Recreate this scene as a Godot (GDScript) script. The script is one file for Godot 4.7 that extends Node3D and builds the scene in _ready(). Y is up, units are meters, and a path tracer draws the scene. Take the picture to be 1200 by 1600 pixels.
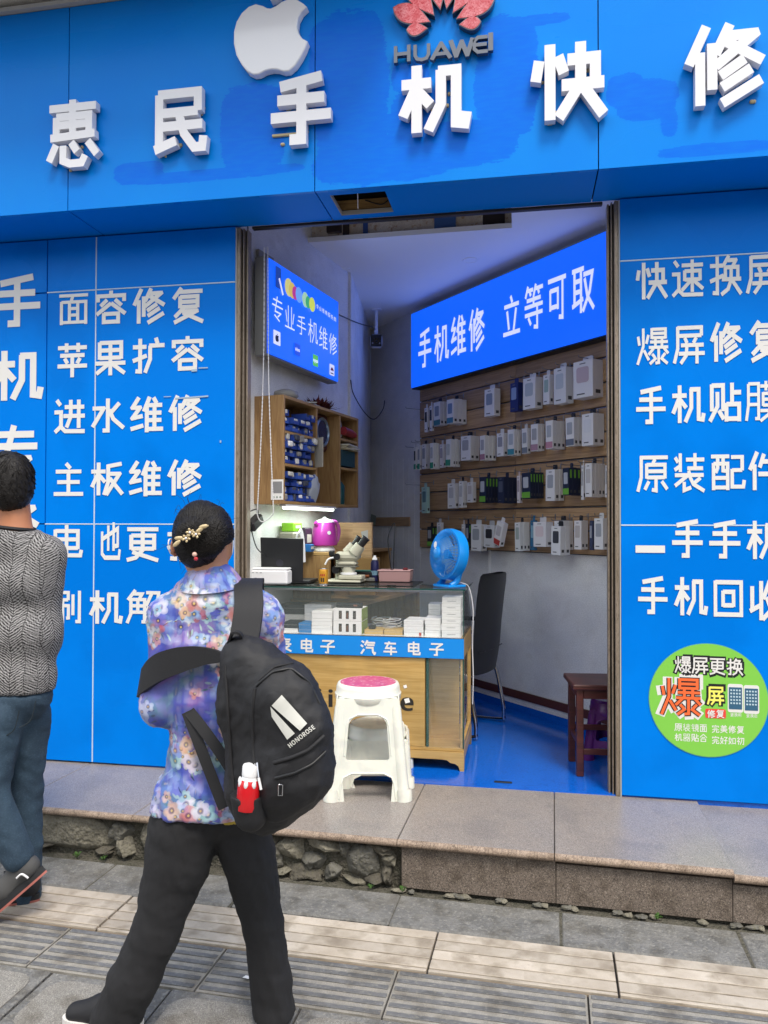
extends Node3D
# A phone repair shop seen from the pavement. Facade plane z = 0, plinth top y = 0, pavement y = -0.21, x to the right.
const F := 1200.0
const PAVE := -0.21
var cam_t := Transform3D()
var used := {}
var M := {}
var rng := RandomNumberGenerator.new()
var mesh_cache := {}

# ---------- measuring: points of the place along the camera's sight lines ----------
func ray(px: float, py: float) -> Vector3:
	return cam_t.basis * Vector3((px - 600.0) / F, (800.0 - py) / F, -1.0)
func at(px: float, py: float, d: float) -> Vector3:
	return cam_t.origin + ray(px, py) * d
func onz(px: float, py: float, z: float) -> Vector3:
	var r := ray(px, py)
	return cam_t.origin + r * ((z - cam_t.origin.z) / r.z)
func ony(px: float, py: float, y: float) -> Vector3:
	var r := ray(px, py)
	return cam_t.origin + r * ((y - cam_t.origin.y) / r.y)
func onplane(px: float, py: float, o: Vector3, n: Vector3) -> Vector3:
	var r := ray(px, py)
	return cam_t.origin + r * ((o - cam_t.origin).dot(n) / r.dot(n))
func flat(x: float, d: float, y := 0.0) -> Vector3:      # lateral x and depth d from the camera, at height y
	var b := Basis(Vector3.UP, deg_to_rad(10.3))
	var p := cam_t.origin + b.x * x - b.z * d
	p.y = y
	return p

# ---------- nodes ----------
func numbered(n: String) -> String:
	var k: int = used.get(n, -1) + 1
	used[n] = k
	return n if k == 0 else "%s_%03d" % [n, k]
func tag(o: Node, label: String, category: String, group := "", kind := ""):
	if label: o.set_meta("label", label)
	if category: o.set_meta("category", category)
	if group: o.set_meta("group", group)
	if kind: o.set_meta("kind", kind)
	return o
func thing(called: String, label: String, category: String, t := Transform3D(), group := "") -> Node3D:
	var o := Node3D.new()
	o.name = numbered(called)
	add_child(o)
	o.transform = t
	tag(o, label, category, group)
	return o
func structure(called: String, label := "", category := "") -> Node3D:
	var o := thing(called, label, category)
	o.set_meta("kind", "structure")
	return o
func part(parent: Node, called: String, m: Mesh, mat: Material, t := Transform3D()) -> MeshInstance3D:
	var o := MeshInstance3D.new()
	o.name = called if parent != self else numbered(called)
	o.mesh = m
	o.material_override = mat
	o.transform = t
	parent.add_child(o, true)
	return o
func T(p: Vector3, b := Basis()) -> Transform3D:
	return Transform3D(b, p)
func frame(o: Vector3, xdir: Vector3, ydir := Vector3.UP) -> Transform3D:   # x along xdir, y near ydir
	var x := xdir.normalized()
	var z := x.cross(ydir).normalized()
	return Transform3D(Basis(x, z.cross(x).normalized(), z), o)

# ---------- materials ----------
func mat(called: String, c: Color, rough := 0.7, metal := 0.0, spec := 0.5) -> StandardMaterial3D:
	if M.has(called): return M[called]
	var m := StandardMaterial3D.new()
	m.resource_name = called
	m.albedo_color = c
	m.roughness = rough
	m.metallic = metal
	m.metallic_specular = spec
	M[called] = m
	return m
func hexmat(hex: String, rough := 0.6, metal := 0.0) -> StandardMaterial3D:
	return mat("paint_%s_%d_%d" % [hex, int(rough * 100), int(metal * 100)], Color(hex), rough, metal)
func noise(freq: float, sd := 1, type := FastNoiseLite.TYPE_SIMPLEX_SMOOTH, oct := 4) -> FastNoiseLite:
	var n := FastNoiseLite.new()
	n.seed = sd
	n.frequency = freq
	n.noise_type = type
	n.fractal_octaves = oct
	return n
func noise_tex(n: FastNoiseLite, w: int, cols: Array, stops := [], normal := false, strength := 4.0) -> NoiseTexture2D:
	var t := NoiseTexture2D.new()
	t.width = w
	t.height = w
	t.seamless = true
	t.noise = n
	if normal:
		t.as_normal_map = true
		t.bump_strength = strength
	elif cols:
		var g := Gradient.new()
		var offs := PackedFloat32Array()
		for i in cols.size(): offs.append(stops[i] if stops else float(i) / (cols.size() - 1))
		g.offsets = offs
		g.colors = PackedColorArray(cols)
		t.color_ramp = g
	return t
func triplanar(m: StandardMaterial3D, scale: Vector3, world := true):
	m.uv1_triplanar = true
	m.uv1_world_triplanar = world
	m.uv1_scale = scale
	return m
func image_tex(im: Image) -> ImageTexture:
	return ImageTexture.create_from_image(im)

# ---------- meshes ----------
func commit(v: PackedVector3Array, n: PackedVector3Array, idx: PackedInt32Array, uv := PackedVector2Array()) -> ArrayMesh:
	var a := []
	a.resize(Mesh.ARRAY_MAX)
	a[Mesh.ARRAY_VERTEX] = v
	a[Mesh.ARRAY_NORMAL] = n
	a[Mesh.ARRAY_INDEX] = idx
	if uv.size(): a[Mesh.ARRAY_TEX_UV] = uv
	var m := ArrayMesh.new()
	m.add_surface_from_arrays(Mesh.PRIMITIVE_TRIANGLES, a)
	return m

class Builder:
	var v := PackedVector3Array()
	var n := PackedVector3Array()
	var uv := PackedVector2Array()
	var idx := PackedInt32Array()
	func quad(a: Vector3, b: Vector3, c: Vector3, d: Vector3, out := Vector3.ZERO, uvs := []):
		var nn := (b - a).cross(d - a)
		if nn.length_squared() < 1e-18: nn = (c - b).cross(d - b)
		nn = nn.normalized()
		if out != Vector3.ZERO and nn.dot(out) < 0.0: nn = -nn
		var s := v.size()
		for p in [a, b, c, d]:
			v.append(p)
			n.append(nn)
		if uvs:
			for q in uvs: uv.append(q)
		else:
			for p in [a, b, c, d]: uv.append(Vector2(p.x, -p.y))
		var g := (b - a).cross(c - a)
		if g.length_squared() < 1e-18: g = (c - a).cross(d - a)
		if g.dot(nn) > 0.0:
			idx.append_array(PackedInt32Array([s, s + 2, s + 1, s, s + 3, s + 2]))
		else:
			idx.append_array(PackedInt32Array([s, s + 1, s + 2, s, s + 2, s + 3]))
	func tri(a: Vector3, b: Vector3, c: Vector3, out := Vector3.ZERO):
		var nn := (b - a).cross(c - a).normalized()
		var flip := out != Vector3.ZERO and nn.dot(out) < 0.0
		if flip: nn = -nn
		var s := v.size()
		for p in [a, b, c]:
			v.append(p)
			n.append(nn)
			uv.append(Vector2(p.x, -p.y))
		if flip: idx.append_array(PackedInt32Array([s, s + 1, s + 2]))
		else: idx.append_array(PackedInt32Array([s, s + 2, s + 1]))
	func smooth_vert(p: Vector3, nn: Vector3, t := Vector2.ZERO) -> int:
		v.append(p)
		n.append(nn)
		uv.append(t)
		return v.size() - 1
	func grid_faces(s: int, rows: int, cols: int):     # rows x cols vertices laid row after row
		for r in rows - 1:
			for c in cols - 1:
				var a := s + r * cols + c
				var b := a + 1
				var d := a + cols
				var e := d + 1
				# wind so that the face agrees with the vertex normals
				var g := (v[b] - v[a]).cross(v[d] - v[a])
				if g.length_squared() < 1e-16: g = (v[e] - v[b]).cross(v[d] - v[b])
				if g.dot(n[a] + n[e]) > 0.0: idx.append_array(PackedInt32Array([a, d, b, b, d, e]))
				else: idx.append_array(PackedInt32Array([a, b, d, b, e, d]))
	func box(c: Vector3, s: Vector3, b := 0.0, bs := Basis()):
		var h := s / 2.0
		b = minf(b, minf(h.x, minf(h.y, h.z)) * 0.9)
		for ax in 3:
			for sg in [-1.0, 1.0]:
				var u := (ax + 1) % 3
				var w := (ax + 2) % 3
				var q := []
				for k in [[-1, -1], [1, -1], [1, 1], [-1, 1]]:
					var p := Vector3.ZERO
					p[ax] = sg * h[ax]
					p[u] = k[0] * (h[u] - b)
					p[w] = k[1] * (h[w] - b)
					q.append(c + bs * p)
				var o := Vector3.ZERO
				o[ax] = sg
				quad(q[0], q[1], q[2], q[3], bs * o)
		if b <= 0.0: return
		for ax in 3:
			var u := (ax + 1) % 3
			var w := (ax + 2) % 3
			for su in [-1.0, 1.0]:
				for sw in [-1.0, 1.0]:
					var q := []
					for k in [[-1, 0], [1, 0], [1, 1], [-1, 1]]:
						var p := Vector3.ZERO
						p[ax] = k[0] * (h[ax] - b)
						p[u] = su * (h[u] - (b if k[1] == 1 else 0.0))
						p[w] = sw * (h[w] - (0.0 if k[1] == 1 else b))
						q.append(c + bs * p)
					var o := Vector3.ZERO
					o[u] = su
					o[w] = sw
					quad(q[0], q[1], q[2], q[3], bs * o)
		for sx in [-1.0, 1.0]:
			for sy in [-1.0, 1.0]:
				for sz in [-1.0, 1.0]:
					var o := Vector3(sx, sy, sz)
					var p := Vector3(sx * h.x, sy * h.y, sz * h.z)
					tri(c + bs * (p - Vector3(0, sy * b, sz * b)), c + bs * (p - Vector3(sx * b, 0, sz * b)), c + bs * (p - Vector3(sx * b, sy * b, 0)), bs * o)
	func ring_normal(path: PackedVector3Array, i: int) -> Vector3:
		var a := path[maxi(i - 1, 0)]
		var b := path[mini(i + 1, path.size() - 1)]
		return (b - a).normalized()
	func tube(path: PackedVector3Array, radii, sides := 8, caps := true, flatten := 1.0, up := Vector3.UP):
		var s := v.size()
		var t0 := ring_normal(path, 0)
		var x := up.cross(t0)
		if x.length() < 0.05: x = Vector3.RIGHT.cross(t0)
		if x.length() < 0.05: x = Vector3.BACK.cross(t0)
		x = x.normalized()
		for i in path.size():
			var t := ring_normal(path, i)
			x = (x - t * x.dot(t)).normalized()
			var y := t.cross(x)
			var r: float = radii[i] if radii is Array or radii is PackedFloat32Array else radii
			for k in sides + 1:
				var a := TAU * k / sides
				var dir := x * cos(a) + y * sin(a) * flatten
				smooth_vert(path[i] + dir * r, (x * cos(a) + y * sin(a) / flatten).normalized(), Vector2(float(k) / sides, float(i)))
		grid_faces(s, path.size(), sides + 1)
		if caps:
			for e in [0, path.size() - 1]:
				var t := ring_normal(path, e) * (-1.0 if e == 0 else 1.0)
				var c := smooth_vert(path[e], t)
				for k in sides:
					var a := smooth_vert(v[s + e * (sides + 1) + k], t)
					var b := smooth_vert(v[s + e * (sides + 1) + k + 1], t)
					if (v[a] - v[c]).cross(v[b] - v[c]).dot(t) > 0.0: idx.append_array(PackedInt32Array([c, b, a]))
					else: idx.append_array(PackedInt32Array([c, a, b]))
	func lathe(prof: Array, sides := 24, t := Transform3D()):    # prof of Vector2(radius, height); a repeated point makes a hard edge
		for j in prof.size() - 1:
			var a: Vector2 = prof[j]
			var b: Vector2 = prof[j + 1]
			if a.distance_to(b) < 1e-6: continue
			var s := v.size()
			var nn := Vector2(b.y - a.y, a.x - b.x).normalized()
			var na := nn
			var nb := nn
			if j > 0 and prof[j - 1].distance_to(a) > 1e-6:
				var p: Vector2 = prof[j - 1]
				var m := Vector2(a.y - p.y, p.x - a.x).normalized()
				if m.dot(nn) > 0.5: na = (m + nn).normalized()
			if j + 2 < prof.size() and prof[j + 2].distance_to(b) > 1e-6:
				var p: Vector2 = prof[j + 2]
				var m := Vector2(p.y - b.y, b.x - p.x).normalized()
				if m.dot(nn) > 0.5: nb = (m + nn).normalized()
			for e in [[a, na], [b, nb]]:
				for k in sides + 1:
					var an := TAU * k / sides
					var q: Vector2 = e[0]
					var m: Vector2 = e[1]
					smooth_vert(t * Vector3(q.x * cos(an), q.y, q.x * sin(an)), (t.basis * Vector3(m.x * cos(an), m.y, m.x * sin(an))).normalized(), Vector2(float(k) / sides, q.y))
			grid_faces(s, 2, sides + 1)
	func ribbon(path: Array, side: Array, width, thick: float):   # a flat band: side[i] points across the band
		var rings := []
		for i in path.size():
			var p: Vector3 = path[i]
			var tt: Vector3 = (path[mini(i + 1, path.size() - 1)] - path[maxi(i - 1, 0)]).normalized()
			var sd: Vector3 = side[i] if side.size() > 1 else side[0]
			sd = (sd - tt * sd.dot(tt)).normalized()
			var up := tt.cross(sd).normalized()
			var w: float = width[i] if width is Array else width
			rings.append([p - sd * w / 2 - up * thick / 2, p + sd * w / 2 - up * thick / 2, p + sd * w / 2 + up * thick / 2, p - sd * w / 2 + up * thick / 2, up, sd])
		for k in 4:
			var s := v.size()
			for r in rings:
				var nn: Vector3 = [-r[4], r[5], r[4], -r[5]][k]
				smooth_vert(r[k], nn, Vector2(0, 0))
				smooth_vert(r[(k + 1) % 4], nn, Vector2(1, 0))
			grid_faces(s, rings.size(), 2)
		for e in [0, rings.size() - 1]:
			var r = rings[e]
			quad(r[0], r[1], r[2], r[3])
	func prism(poly: PackedVector2Array, z0: float, z1: float, bevel := 0.0, t := Transform3D()):   # polygon in xy pulled along z
		var pl := poly
		if Geometry2D.is_polygon_clockwise(pl): pl.reverse()
		var inner := pl
		if bevel > 0.0:
			var off := Geometry2D.offset_polygon(pl, -bevel, Geometry2D.JOIN_MITER)
			if off.size() == 1 and off[0].size() == pl.size():
				inner = off[0]
				if Geometry2D.is_polygon_clockwise(inner): inner.reverse()
				var best := 0                       # line the inner ring up with the outer one
				for k in inner.size():
					if inner[k].distance_to(pl[0]) < inner[best].distance_to(pl[0]): best = k
				var turned := PackedVector2Array()
				for k in inner.size(): turned.append(inner[(best + k) % inner.size()])
				inner = turned
			else: bevel = 0.0
		var tr := Geometry2D.triangulate_polygon(inner)
		var fz := t.basis * Vector3(0, 0, 1)
		for k in range(0, tr.size(), 3):
			var a := inner[tr[k]]
			var b := inner[tr[k + 1]]
			var c := inner[tr[k + 2]]
			tri(t * Vector3(a.x, a.y, z1), t * Vector3(b.x, b.y, z1), t * Vector3(c.x, c.y, z1), fz)
			tri(t * Vector3(a.x, a.y, z0), t * Vector3(b.x, b.y, z0), t * Vector3(c.x, c.y, z0), -fz)
		for k in pl.size():
			var a := pl[k]
			var b := pl[(k + 1) % pl.size()]
			var o := t.basis * Vector3(b.y - a.y, a.x - b.x, 0)
			quad(t * Vector3(a.x, a.y, z0), t * Vector3(b.x, b.y, z0), t * Vector3(b.x, b.y, z1 - bevel), t * Vector3(a.x, a.y, z1 - bevel), o)
			if bevel > 0.0:
				var ia := inner[k]
				var ib := inner[(k + 1) % pl.size()]
				quad(t * Vector3(a.x, a.y, z1 - bevel), t * Vector3(b.x, b.y, z1 - bevel), t * Vector3(ib.x, ib.y, z1), t * Vector3(ia.x, ia.y, z1), o + fz * 0.001)
	func mesh() -> ArrayMesh:
		var a := []
		a.resize(Mesh.ARRAY_MAX)
		a[Mesh.ARRAY_VERTEX] = v
		a[Mesh.ARRAY_NORMAL] = n
		a[Mesh.ARRAY_TEX_UV] = uv
		a[Mesh.ARRAY_INDEX] = idx
		var m := ArrayMesh.new()
		m.add_surface_from_arrays(Mesh.PRIMITIVE_TRIANGLES, a)
		return m

func box(s: Vector3, b := 0.0, c := Vector3.ZERO) -> ArrayMesh:
	var key := [s, b, c]
	if mesh_cache.has(key): return mesh_cache[key]
	var k := Builder.new()
	k.box(c, s, b)
	mesh_cache[key] = k.mesh()
	return mesh_cache[key]
func tube(path: Array, r, sides := 8) -> ArrayMesh:
	var k := Builder.new()
	k.tube(PackedVector3Array(path), r, sides)
	return k.mesh()
func lathe(prof: Array, sides := 24) -> ArrayMesh:
	var k := Builder.new()
	k.lathe(prof, sides)
	return k.mesh()
func prism(poly: Array, z0: float, z1: float, bevel := 0.0) -> ArrayMesh:
	var k := Builder.new()
	k.prism(PackedVector2Array(poly), z0, z1, bevel)
	return k.mesh()
func curve(pts: Array, per := 6) -> Array:      # Catmull-Rom through the points
	var out := []
	for i in pts.size() - 1:
		var a: Vector3 = pts[maxi(i - 1, 0)]
		var b: Vector3 = pts[i]
		var c: Vector3 = pts[i + 1]
		var d: Vector3 = pts[mini(i + 2, pts.size() - 1)]
		for k in per:
			out.append(b.cubic_interpolate(c, a, d, float(k) / per))
	out.append(pts[-1])
	return out
func round_rect(w: float, h: float, r: float, seg := 4) -> Array:
	var out := []
	for k in 4:
		var c := Vector2([w / 2 - r, -w / 2 + r, -w / 2 + r, w / 2 - r][k], [h / 2 - r, h / 2 - r, -h / 2 + r, -h / 2 + r][k])
		for j in seg + 1:
			var a := PI / 2 * (k + float(j) / seg)
			out.append(c + Vector2(cos(a), sin(a)) * r)
	return out
func circle(r: float, n := 32, ry := -1.0) -> Array:
	var out := []
	for k in n: out.append(Vector2(cos(TAU * k / n) * r, sin(TAU * k / n) * (ry if ry > 0 else r)))
	return out

# ---------- lettering: each character as brush strokes on a 100 x 100 grid, y down ----------
const PIECE := {
	"wood": "3 29 46 29;25 3 25 98;24 34 5 74;27 40 45 60",
	"hand": "3 26 44 26;25 3 25 93 11 92;3 64 45 50",
	"man": "27 3 5 48;19 34 19 98",
	"silk": "28 3 9 31 31 31 9 60 39 54;4 90 41 80",
	"walk": "9 5 21 20;2 39 23 39 23 78 4 95;20 78 36 92 97 93",
	"roof": "50 2 50 14;10 34 10 17 90 17 90 34",
	"metal": "25 2 4 32;20 17 46 17;10 38 43 38;4 57 46 57;26 38 26 91 46 80",
	"woman": "2 30 47 30;23 3 9 58 43 94;41 32 32 66 4 97",
	"box": "4 2 4 98;4 6 96 6 96 98;4 90 96 90",
	"moon": "8 8 8 60 2 97;8 8 37 8 37 92 27 92;8 34 36 34;8 58 36 58",
}
const GLYPH := {
	"H": "12 2 12 98;88 2 88 98;12 50 88 50",
	"U": "10 2 10 66 22 88 50 95 78 88 90 66 90 2",
	"A": "4 98 50 8 96 98;24 68 76 68",
	"W": "2 2 26 92 50 16 74 92 98 2",
	"E": "94 10 32 10 10 28 10 72 32 90 94 90;12 50 88 50",
	"I": "50 2 50 98",
	"惠": "10 13 90 13;50 2 50 58;22 26 22 52;22 26 78 26 78 52;22 38 78 38;12 56 88 53;22 66 10 90;34 68 34 90 46 95 66 95 72 84;48 64 58 78;76 64 92 84",
	"民": "14 10 84 10 84 38;16 38 84 38;16 10 16 90;8 92 46 80;16 58 92 58;50 38 60 70 78 92 92 92 94 76",
	"手": "82 7 18 17;14 36 86 36;4 60 96 60;51 14 51 92 33 92",
	"机": "@wood;60 12 60 60 42 96;56 14 82 14 82 88 94 90 97 74",
	"快": "24 3 24 97;9 22 4 48;35 18 43 40;48 24 86 24 86 54;40 55 98 55;66 3 66 54 36 95;68 56 97 95",
	"修": "@man;34 24 34 80;56 3 38 38;54 17 86 17 38 52;52 24 96 50;74 46 44 64;82 58 46 78;94 72 46 97",
	"专": "14 20 88 20;5 42 95 42;47 3 30 65 78 65 50 84;24 80 68 98",
	"面": "5 9 95 9;48 9 42 28;12 27 12 98;12 29 88 29 88 98;12 91 88 91;37 30 37 90;63 30 63 90;37 49 63 49;37 69 63 69",
	"容": "@roof;38 28 18 46;62 28 82 46;50 38 6 70;50 38 94 70;28 66 28 98;28 69 72 69 72 98;28 92 72 92",
	"复": "30 2 6 32;22 13 93 13;26 25 26 58;26 27 78 27 78 58;26 41 78 41;26 55 78 55;38 56 10 82;32 67 76 67 8 97;34 70 95 97",
	"苹": "5 15 95 15;32 2 32 28;68 2 68 28;12 37 88 37;26 45 35 60;74 45 65 60;4 67 96 67;50 37 50 99",
	"果": "17 6 17 54;17 8 83 8 83 54;17 29 83 29;17 50 83 50;50 8 50 99;4 65 96 65;46 66 7 94;54 66 94 94",
	"扩": "@hand;72 2 77 18;52 23 98 23;55 23 55 60 40 97",
	"进": "@walk;34 25 95 25;30 50 97 50;53 5 53 52 40 82;78 5 78 84",
	"水": "50 3 50 92 35 92;5 30 38 30 5 82;84 16 58 44;54 34 66 60 97 86",
	"维": "@silk;59 2 42 42;51 28 51 99;70 4 79 20;51 25 95 25;51 46 93 46;51 66 93 66;51 90 98 90;73 25 73 90",
	"主": "42 2 56 17;10 26 90 26;15 57 85 57;4 92 96 92;50 26 50 92",
	"板": "@wood;94 7 54 14 54 60 42 97;54 36 88 36 48 97;58 48 97 95",
	"电": "13 16 13 76;13 20 85 20 85 72;13 44 85 44;13 69 85 69;49 2 49 90 93 90 96 74",
	"也": "8 26 8 84 22 94 90 94 94 72;4 48 84 18 84 62 70 64;38 10 38 76;64 2 64 76",
	"更": "5 9 95 9;17 25 17 67;17 27 83 27 83 67;17 46 83 46;17 64 83 64;50 9 50 68 30 90 4 97;20 74 95 97",
	"换": "@hand;61 2 43 28;57 14 82 14 72 30;50 28 50 60;50 31 88 31 88 60;68 31 67 60;39 60 98 60;68 60 58 84 37 97;70 62 98 97",
	"刷": "9 9 57 9 57 31;9 30 57 30;10 9 10 56 2 92;23 45 23 85;23 47 58 47 58 82 51 83;40 33 40 99;72 14 72 74;92 3 92 92 80 92",
	"解": "27 2 5 31;20 13 46 13 38 28;14 26 14 70 3 97;14 29 54 29 54 92 45 92;14 47 54 47;14 65 54 65;34 29 34 65;58 9 94 9 90 42 80 42;75 9 58 47;66 48 59 70;62 60 96 60;56 79 98 79;78 46 78 99",
	"锁": "@metal;73 2 73 30;55 7 61 23;93 5 85 22;56 33 56 76;56 35 91 35 91 76;73 46 73 66 49 97;78 76 97 97",
	"速": "@walk;32 17 97 17;41 30 41 57;41 32 88 32 88 57;41 54 88 54;64 3 64 86;60 56 32 81;68 56 97 79",
	"屏": "13 8 88 8 88 29;14 28 88 28;14 5 14 60 3 97;36 33 43 47;72 33 63 47;24 52 95 52;17 73 98 73;43 52 40 78 23 98;74 52 74 99",
	"爆": "6 24 10 47;38 20 31 43;22 3 22 50 4 97;24 60 39 86;48 3 48 31;48 6 90 6 90 31;48 17 90 17;48 28 90 28;43 39 97 39;39 53 98 53;59 28 59 53;79 28 79 53;55 54 38 72;84 54 98 70;69 53 69 93 59 94;49 70 58 80;89 69 80 79;62 80 42 96;75 80 96 96",
	"贴": "10 5 10 72;10 8 44 8 44 72;27 24 27 60 4 97;31 70 46 92;71 2 71 55;71 26 98 26;54 52 54 98;54 55 92 55 92 98;54 91 92 91",
	"膜": "@moon;42 14 98 14;58 2 58 25;82 2 82 25;50 29 50 62;50 32 92 32 92 62;50 46 92 46;50 60 92 60;42 73 98 73;70 60 66 82 42 98;73 74 98 98",
	"原": "10 8 97 8;14 5 14 60 3 97;57 12 50 25;31 24 31 63;31 27 88 27 88 63;31 44 88 44;31 60 88 60;60 60 60 94 47 92;38 70 25 92;78 70 95 91",
	"装": "22 2 22 49;6 12 15 25;4 44 22 34;40 18 97 18;44 40 93 40;68 2 68 40;5 57 95 57;48 46 52 57;45 58 5 84;34 74 34 95 56 88;50 58 63 80 97 97;85 64 64 78",
	"配": "2 10 55 10;9 27 9 98;9 29 50 29 50 98;21 10 21 40 15 53;37 10 37 47 46 48;10 66 50 66;10 91 50 91;60 12 92 12 92 47;63 46 92 46;63 43 63 89 95 89 98 72",
	"件": "@man;47 8 34 42;43 27 95 27;30 58 98 58;66 3 66 99",
	"一": "2 50 98 50",
	"回": "8 4 8 98;8 8 92 8 92 98;8 92 92 92;33 30 33 72;33 33 67 33 67 72;33 68 67 68",
	"收": "10 16 10 72;3 77 35 62;36 3 36 99;61 2 42 47;54 24 98 24;87 25 75 64 40 97;52 42 66 76 98 97",
	"立": "45 2 55 19;10 25 90 25;26 36 36 82;75 34 61 89;4 91 96 91",
	"等": "22 2 8 27;18 12 48 12;30 14 36 25;62 2 50 27;58 12 97 12;72 14 78 25;15 34 86 34;50 26 50 48;4 48 96 48;5 66 95 66;68 50 68 97 51 95;23 72 36 89",
	"可": "3 11 97 11;79 11 79 95 60 93;15 30 15 76;15 33 55 33 55 76;15 69 55 69",
	"取": "2 9 55 9;13 9 13 78;42 9 42 99;13 32 42 32;13 54 42 54;2 82 52 71;53 22 92 22 80 60 50 97;58 30 70 68 98 97",
	"业": "34 4 34 91;66 4 66 91;9 27 22 72;91 27 78 72;3 92 97 92",
	"表": "10 14 90 14;15 30 85 30;4 46 96 46;50 2 50 46;47 46 4 78;30 66 30 95 57 85;46 48 63 78 97 97;85 56 64 73",
	"子": "14 11 86 11 53 38;3 52 97 52;52 36 52 93 33 93",
	"汽": "9 7 25 19;3 35 19 47;5 95 25 62;47 2 30 37;42 18 96 18;44 34 92 34;36 52 80 52 82 80 92 95 98 80",
	"车": "10 16 90 16;44 2 21 50 88 50;3 74 97 74;56 32 56 99",
	"镜": "@metal;74 1 74 11;52 13 97 13;62 16 66 28;87 16 82 28;48 29 98 29;56 38 56 68;56 40 92 40 92 68;56 53 92 53;56 66 92 66;66 66 62 85 46 97;80 66 80 92 96 92 98 80",
	"完": "@roof;25 41 75 41;7 61 93 61;38 61 34 85 5 97;62 61 62 92 92 92 95 78",
	"美": "29 1 38 15;71 1 62 15;10 18 90 18;15 34 85 34;5 51 95 51;50 18 50 51;7 67 93 67;50 53 46 78 5 97;52 68 95 97",
	"器": "12 4 12 36;12 7 42 7 42 36;12 33 42 33;58 4 58 36;58 7 88 7 88 36;58 33 88 33;4 51 96 51;50 38 44 58 6 70;54 52 94 68;12 66 12 98;12 69 42 69 42 98;12 94 42 94;58 66 58 98;58 69 88 69 88 98;58 94 88 94",
	"合": "50 2 4 44;50 2 96 44;29 43 71 43;20 58 20 98;20 61 80 61 80 98;20 92 80 92",
	"好": "@woman;52 13 93 13 74 38;48 54 98 54;74 38 74 93 60 93",
	"如": "@woman;58 18 58 94;58 22 92 22 92 94;58 84 92 84",
	"初": "20 1 29 15;4 23 43 23 4 64;24 46 24 99;30 52 45 68;50 17 94 17 90 93 74 91;70 17 64 60 44 96",
	"前": "29 1 38 15;71 1 62 15;3 20 97 20;14 33 14 98;14 36 48 36 48 95;14 53 48 53;14 70 48 70;66 38 66 78;87 32 87 95 74 95",
	"后": "88 5 20 14;22 12 22 60 5 97;22 38 97 38;36 54 36 98;36 58 87 58 87 98;36 91 87 91",
	"服": "@moon;54 5 54 99;54 8 90 8 86 35;56 46 90 46 56 97;64 60 96 97",
	"务": "36 2 7 35;30 14 77 14 5 51;30 24 95 49;16 61 84 61 80 95 64 93;50 50 40 74 9 97",
	"商": "50 1 50 14;5 16 95 16;32 20 38 31;68 20 62 31;10 33 10 98;10 36 90 36 90 95 79 95;42 38 28 55;58 38 72 55;32 60 32 88;32 63 68 63 68 88;32 84 68 84",
}

func stroke_list(ch: String) -> Array:
	var out := []
	for s in GLYPH[ch].split(";"):
		if s.begins_with("@"):
			for q in PIECE[s.substr(1)].split(";"): out.append(q)
		else: out.append(s)
	return out

# union of polygons as trapezoids (slab decomposition, nonzero winding)
func trapezoids(polys: Array) -> Array:
	var edges := []
	var ys := PackedFloat32Array()
	for p in polys:
		var pl: PackedVector2Array = p
		for k in pl.size():
			var a := pl[k]
			var b := pl[(k + 1) % pl.size()]
			ys.append(a.y)
			if absf(a.y - b.y) < 1e-4: continue
			if a.y < b.y: edges.append([a, b, 1])
			else: edges.append([b, a, -1])
	for i in edges.size():
		var e = edges[i]
		for j in range(i + 1, edges.size()):
			var f = edges[j]
			if f[0].y > e[1].y or f[1].y < e[0].y: continue
			var x = Geometry2D.segment_intersects_segment(e[0], e[1], f[0], f[1])
			if x != null: ys.append(x.y)
	ys.sort()
	var out := []
	var last := -1e9
	var cuts := PackedFloat32Array()
	for y in ys:
		if y - last > 0.02:
			cuts.append(y)
			last = y
	for i in cuts.size() - 1:
		var y0 := cuts[i]
		var y1 := cuts[i + 1]
		var ym := (y0 + y1) / 2
		var hit := []
		for e in edges:
			if e[0].y < ym and e[1].y > ym:
				var k: float = (e[1].x - e[0].x) / (e[1].y - e[0].y)
				hit.append([e[0].x + k * (ym - e[0].y), e[2], e[0].x + k * (y0 - e[0].y), e[0].x + k * (y1 - e[0].y)])
		hit.sort_custom(func(a, b): return a[0] < b[0])
		var w := 0
		var start = null
		for h in hit:
			var was := w
			w += h[1]
			if was == 0 and w != 0: start = h
			elif was != 0 and w == 0 and start != null:
				out.append([Vector2(start[2], y0), Vector2(h[2], y0), Vector2(h[3], y1), Vector2(start[3], y1)])
	return out

func glyph_polys(ch: String, w: float) -> Array:
	var polys := []
	var seen_first := true
	for s in stroke_list(ch):
		var f: PackedFloat64Array = s.split_floats(" ")
		var pts := PackedVector2Array()
		for k in range(0, f.size(), 2): pts.append(Vector2(f[k], f[k + 1]))
		for p in Geometry2D.offset_polyline(pts, w / 2.0, Geometry2D.JOIN_MITER, Geometry2D.END_BUTT):
			if Geometry2D.is_polygon_clockwise(p): p.reverse()
			polys.append(p)
	return polys

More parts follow.
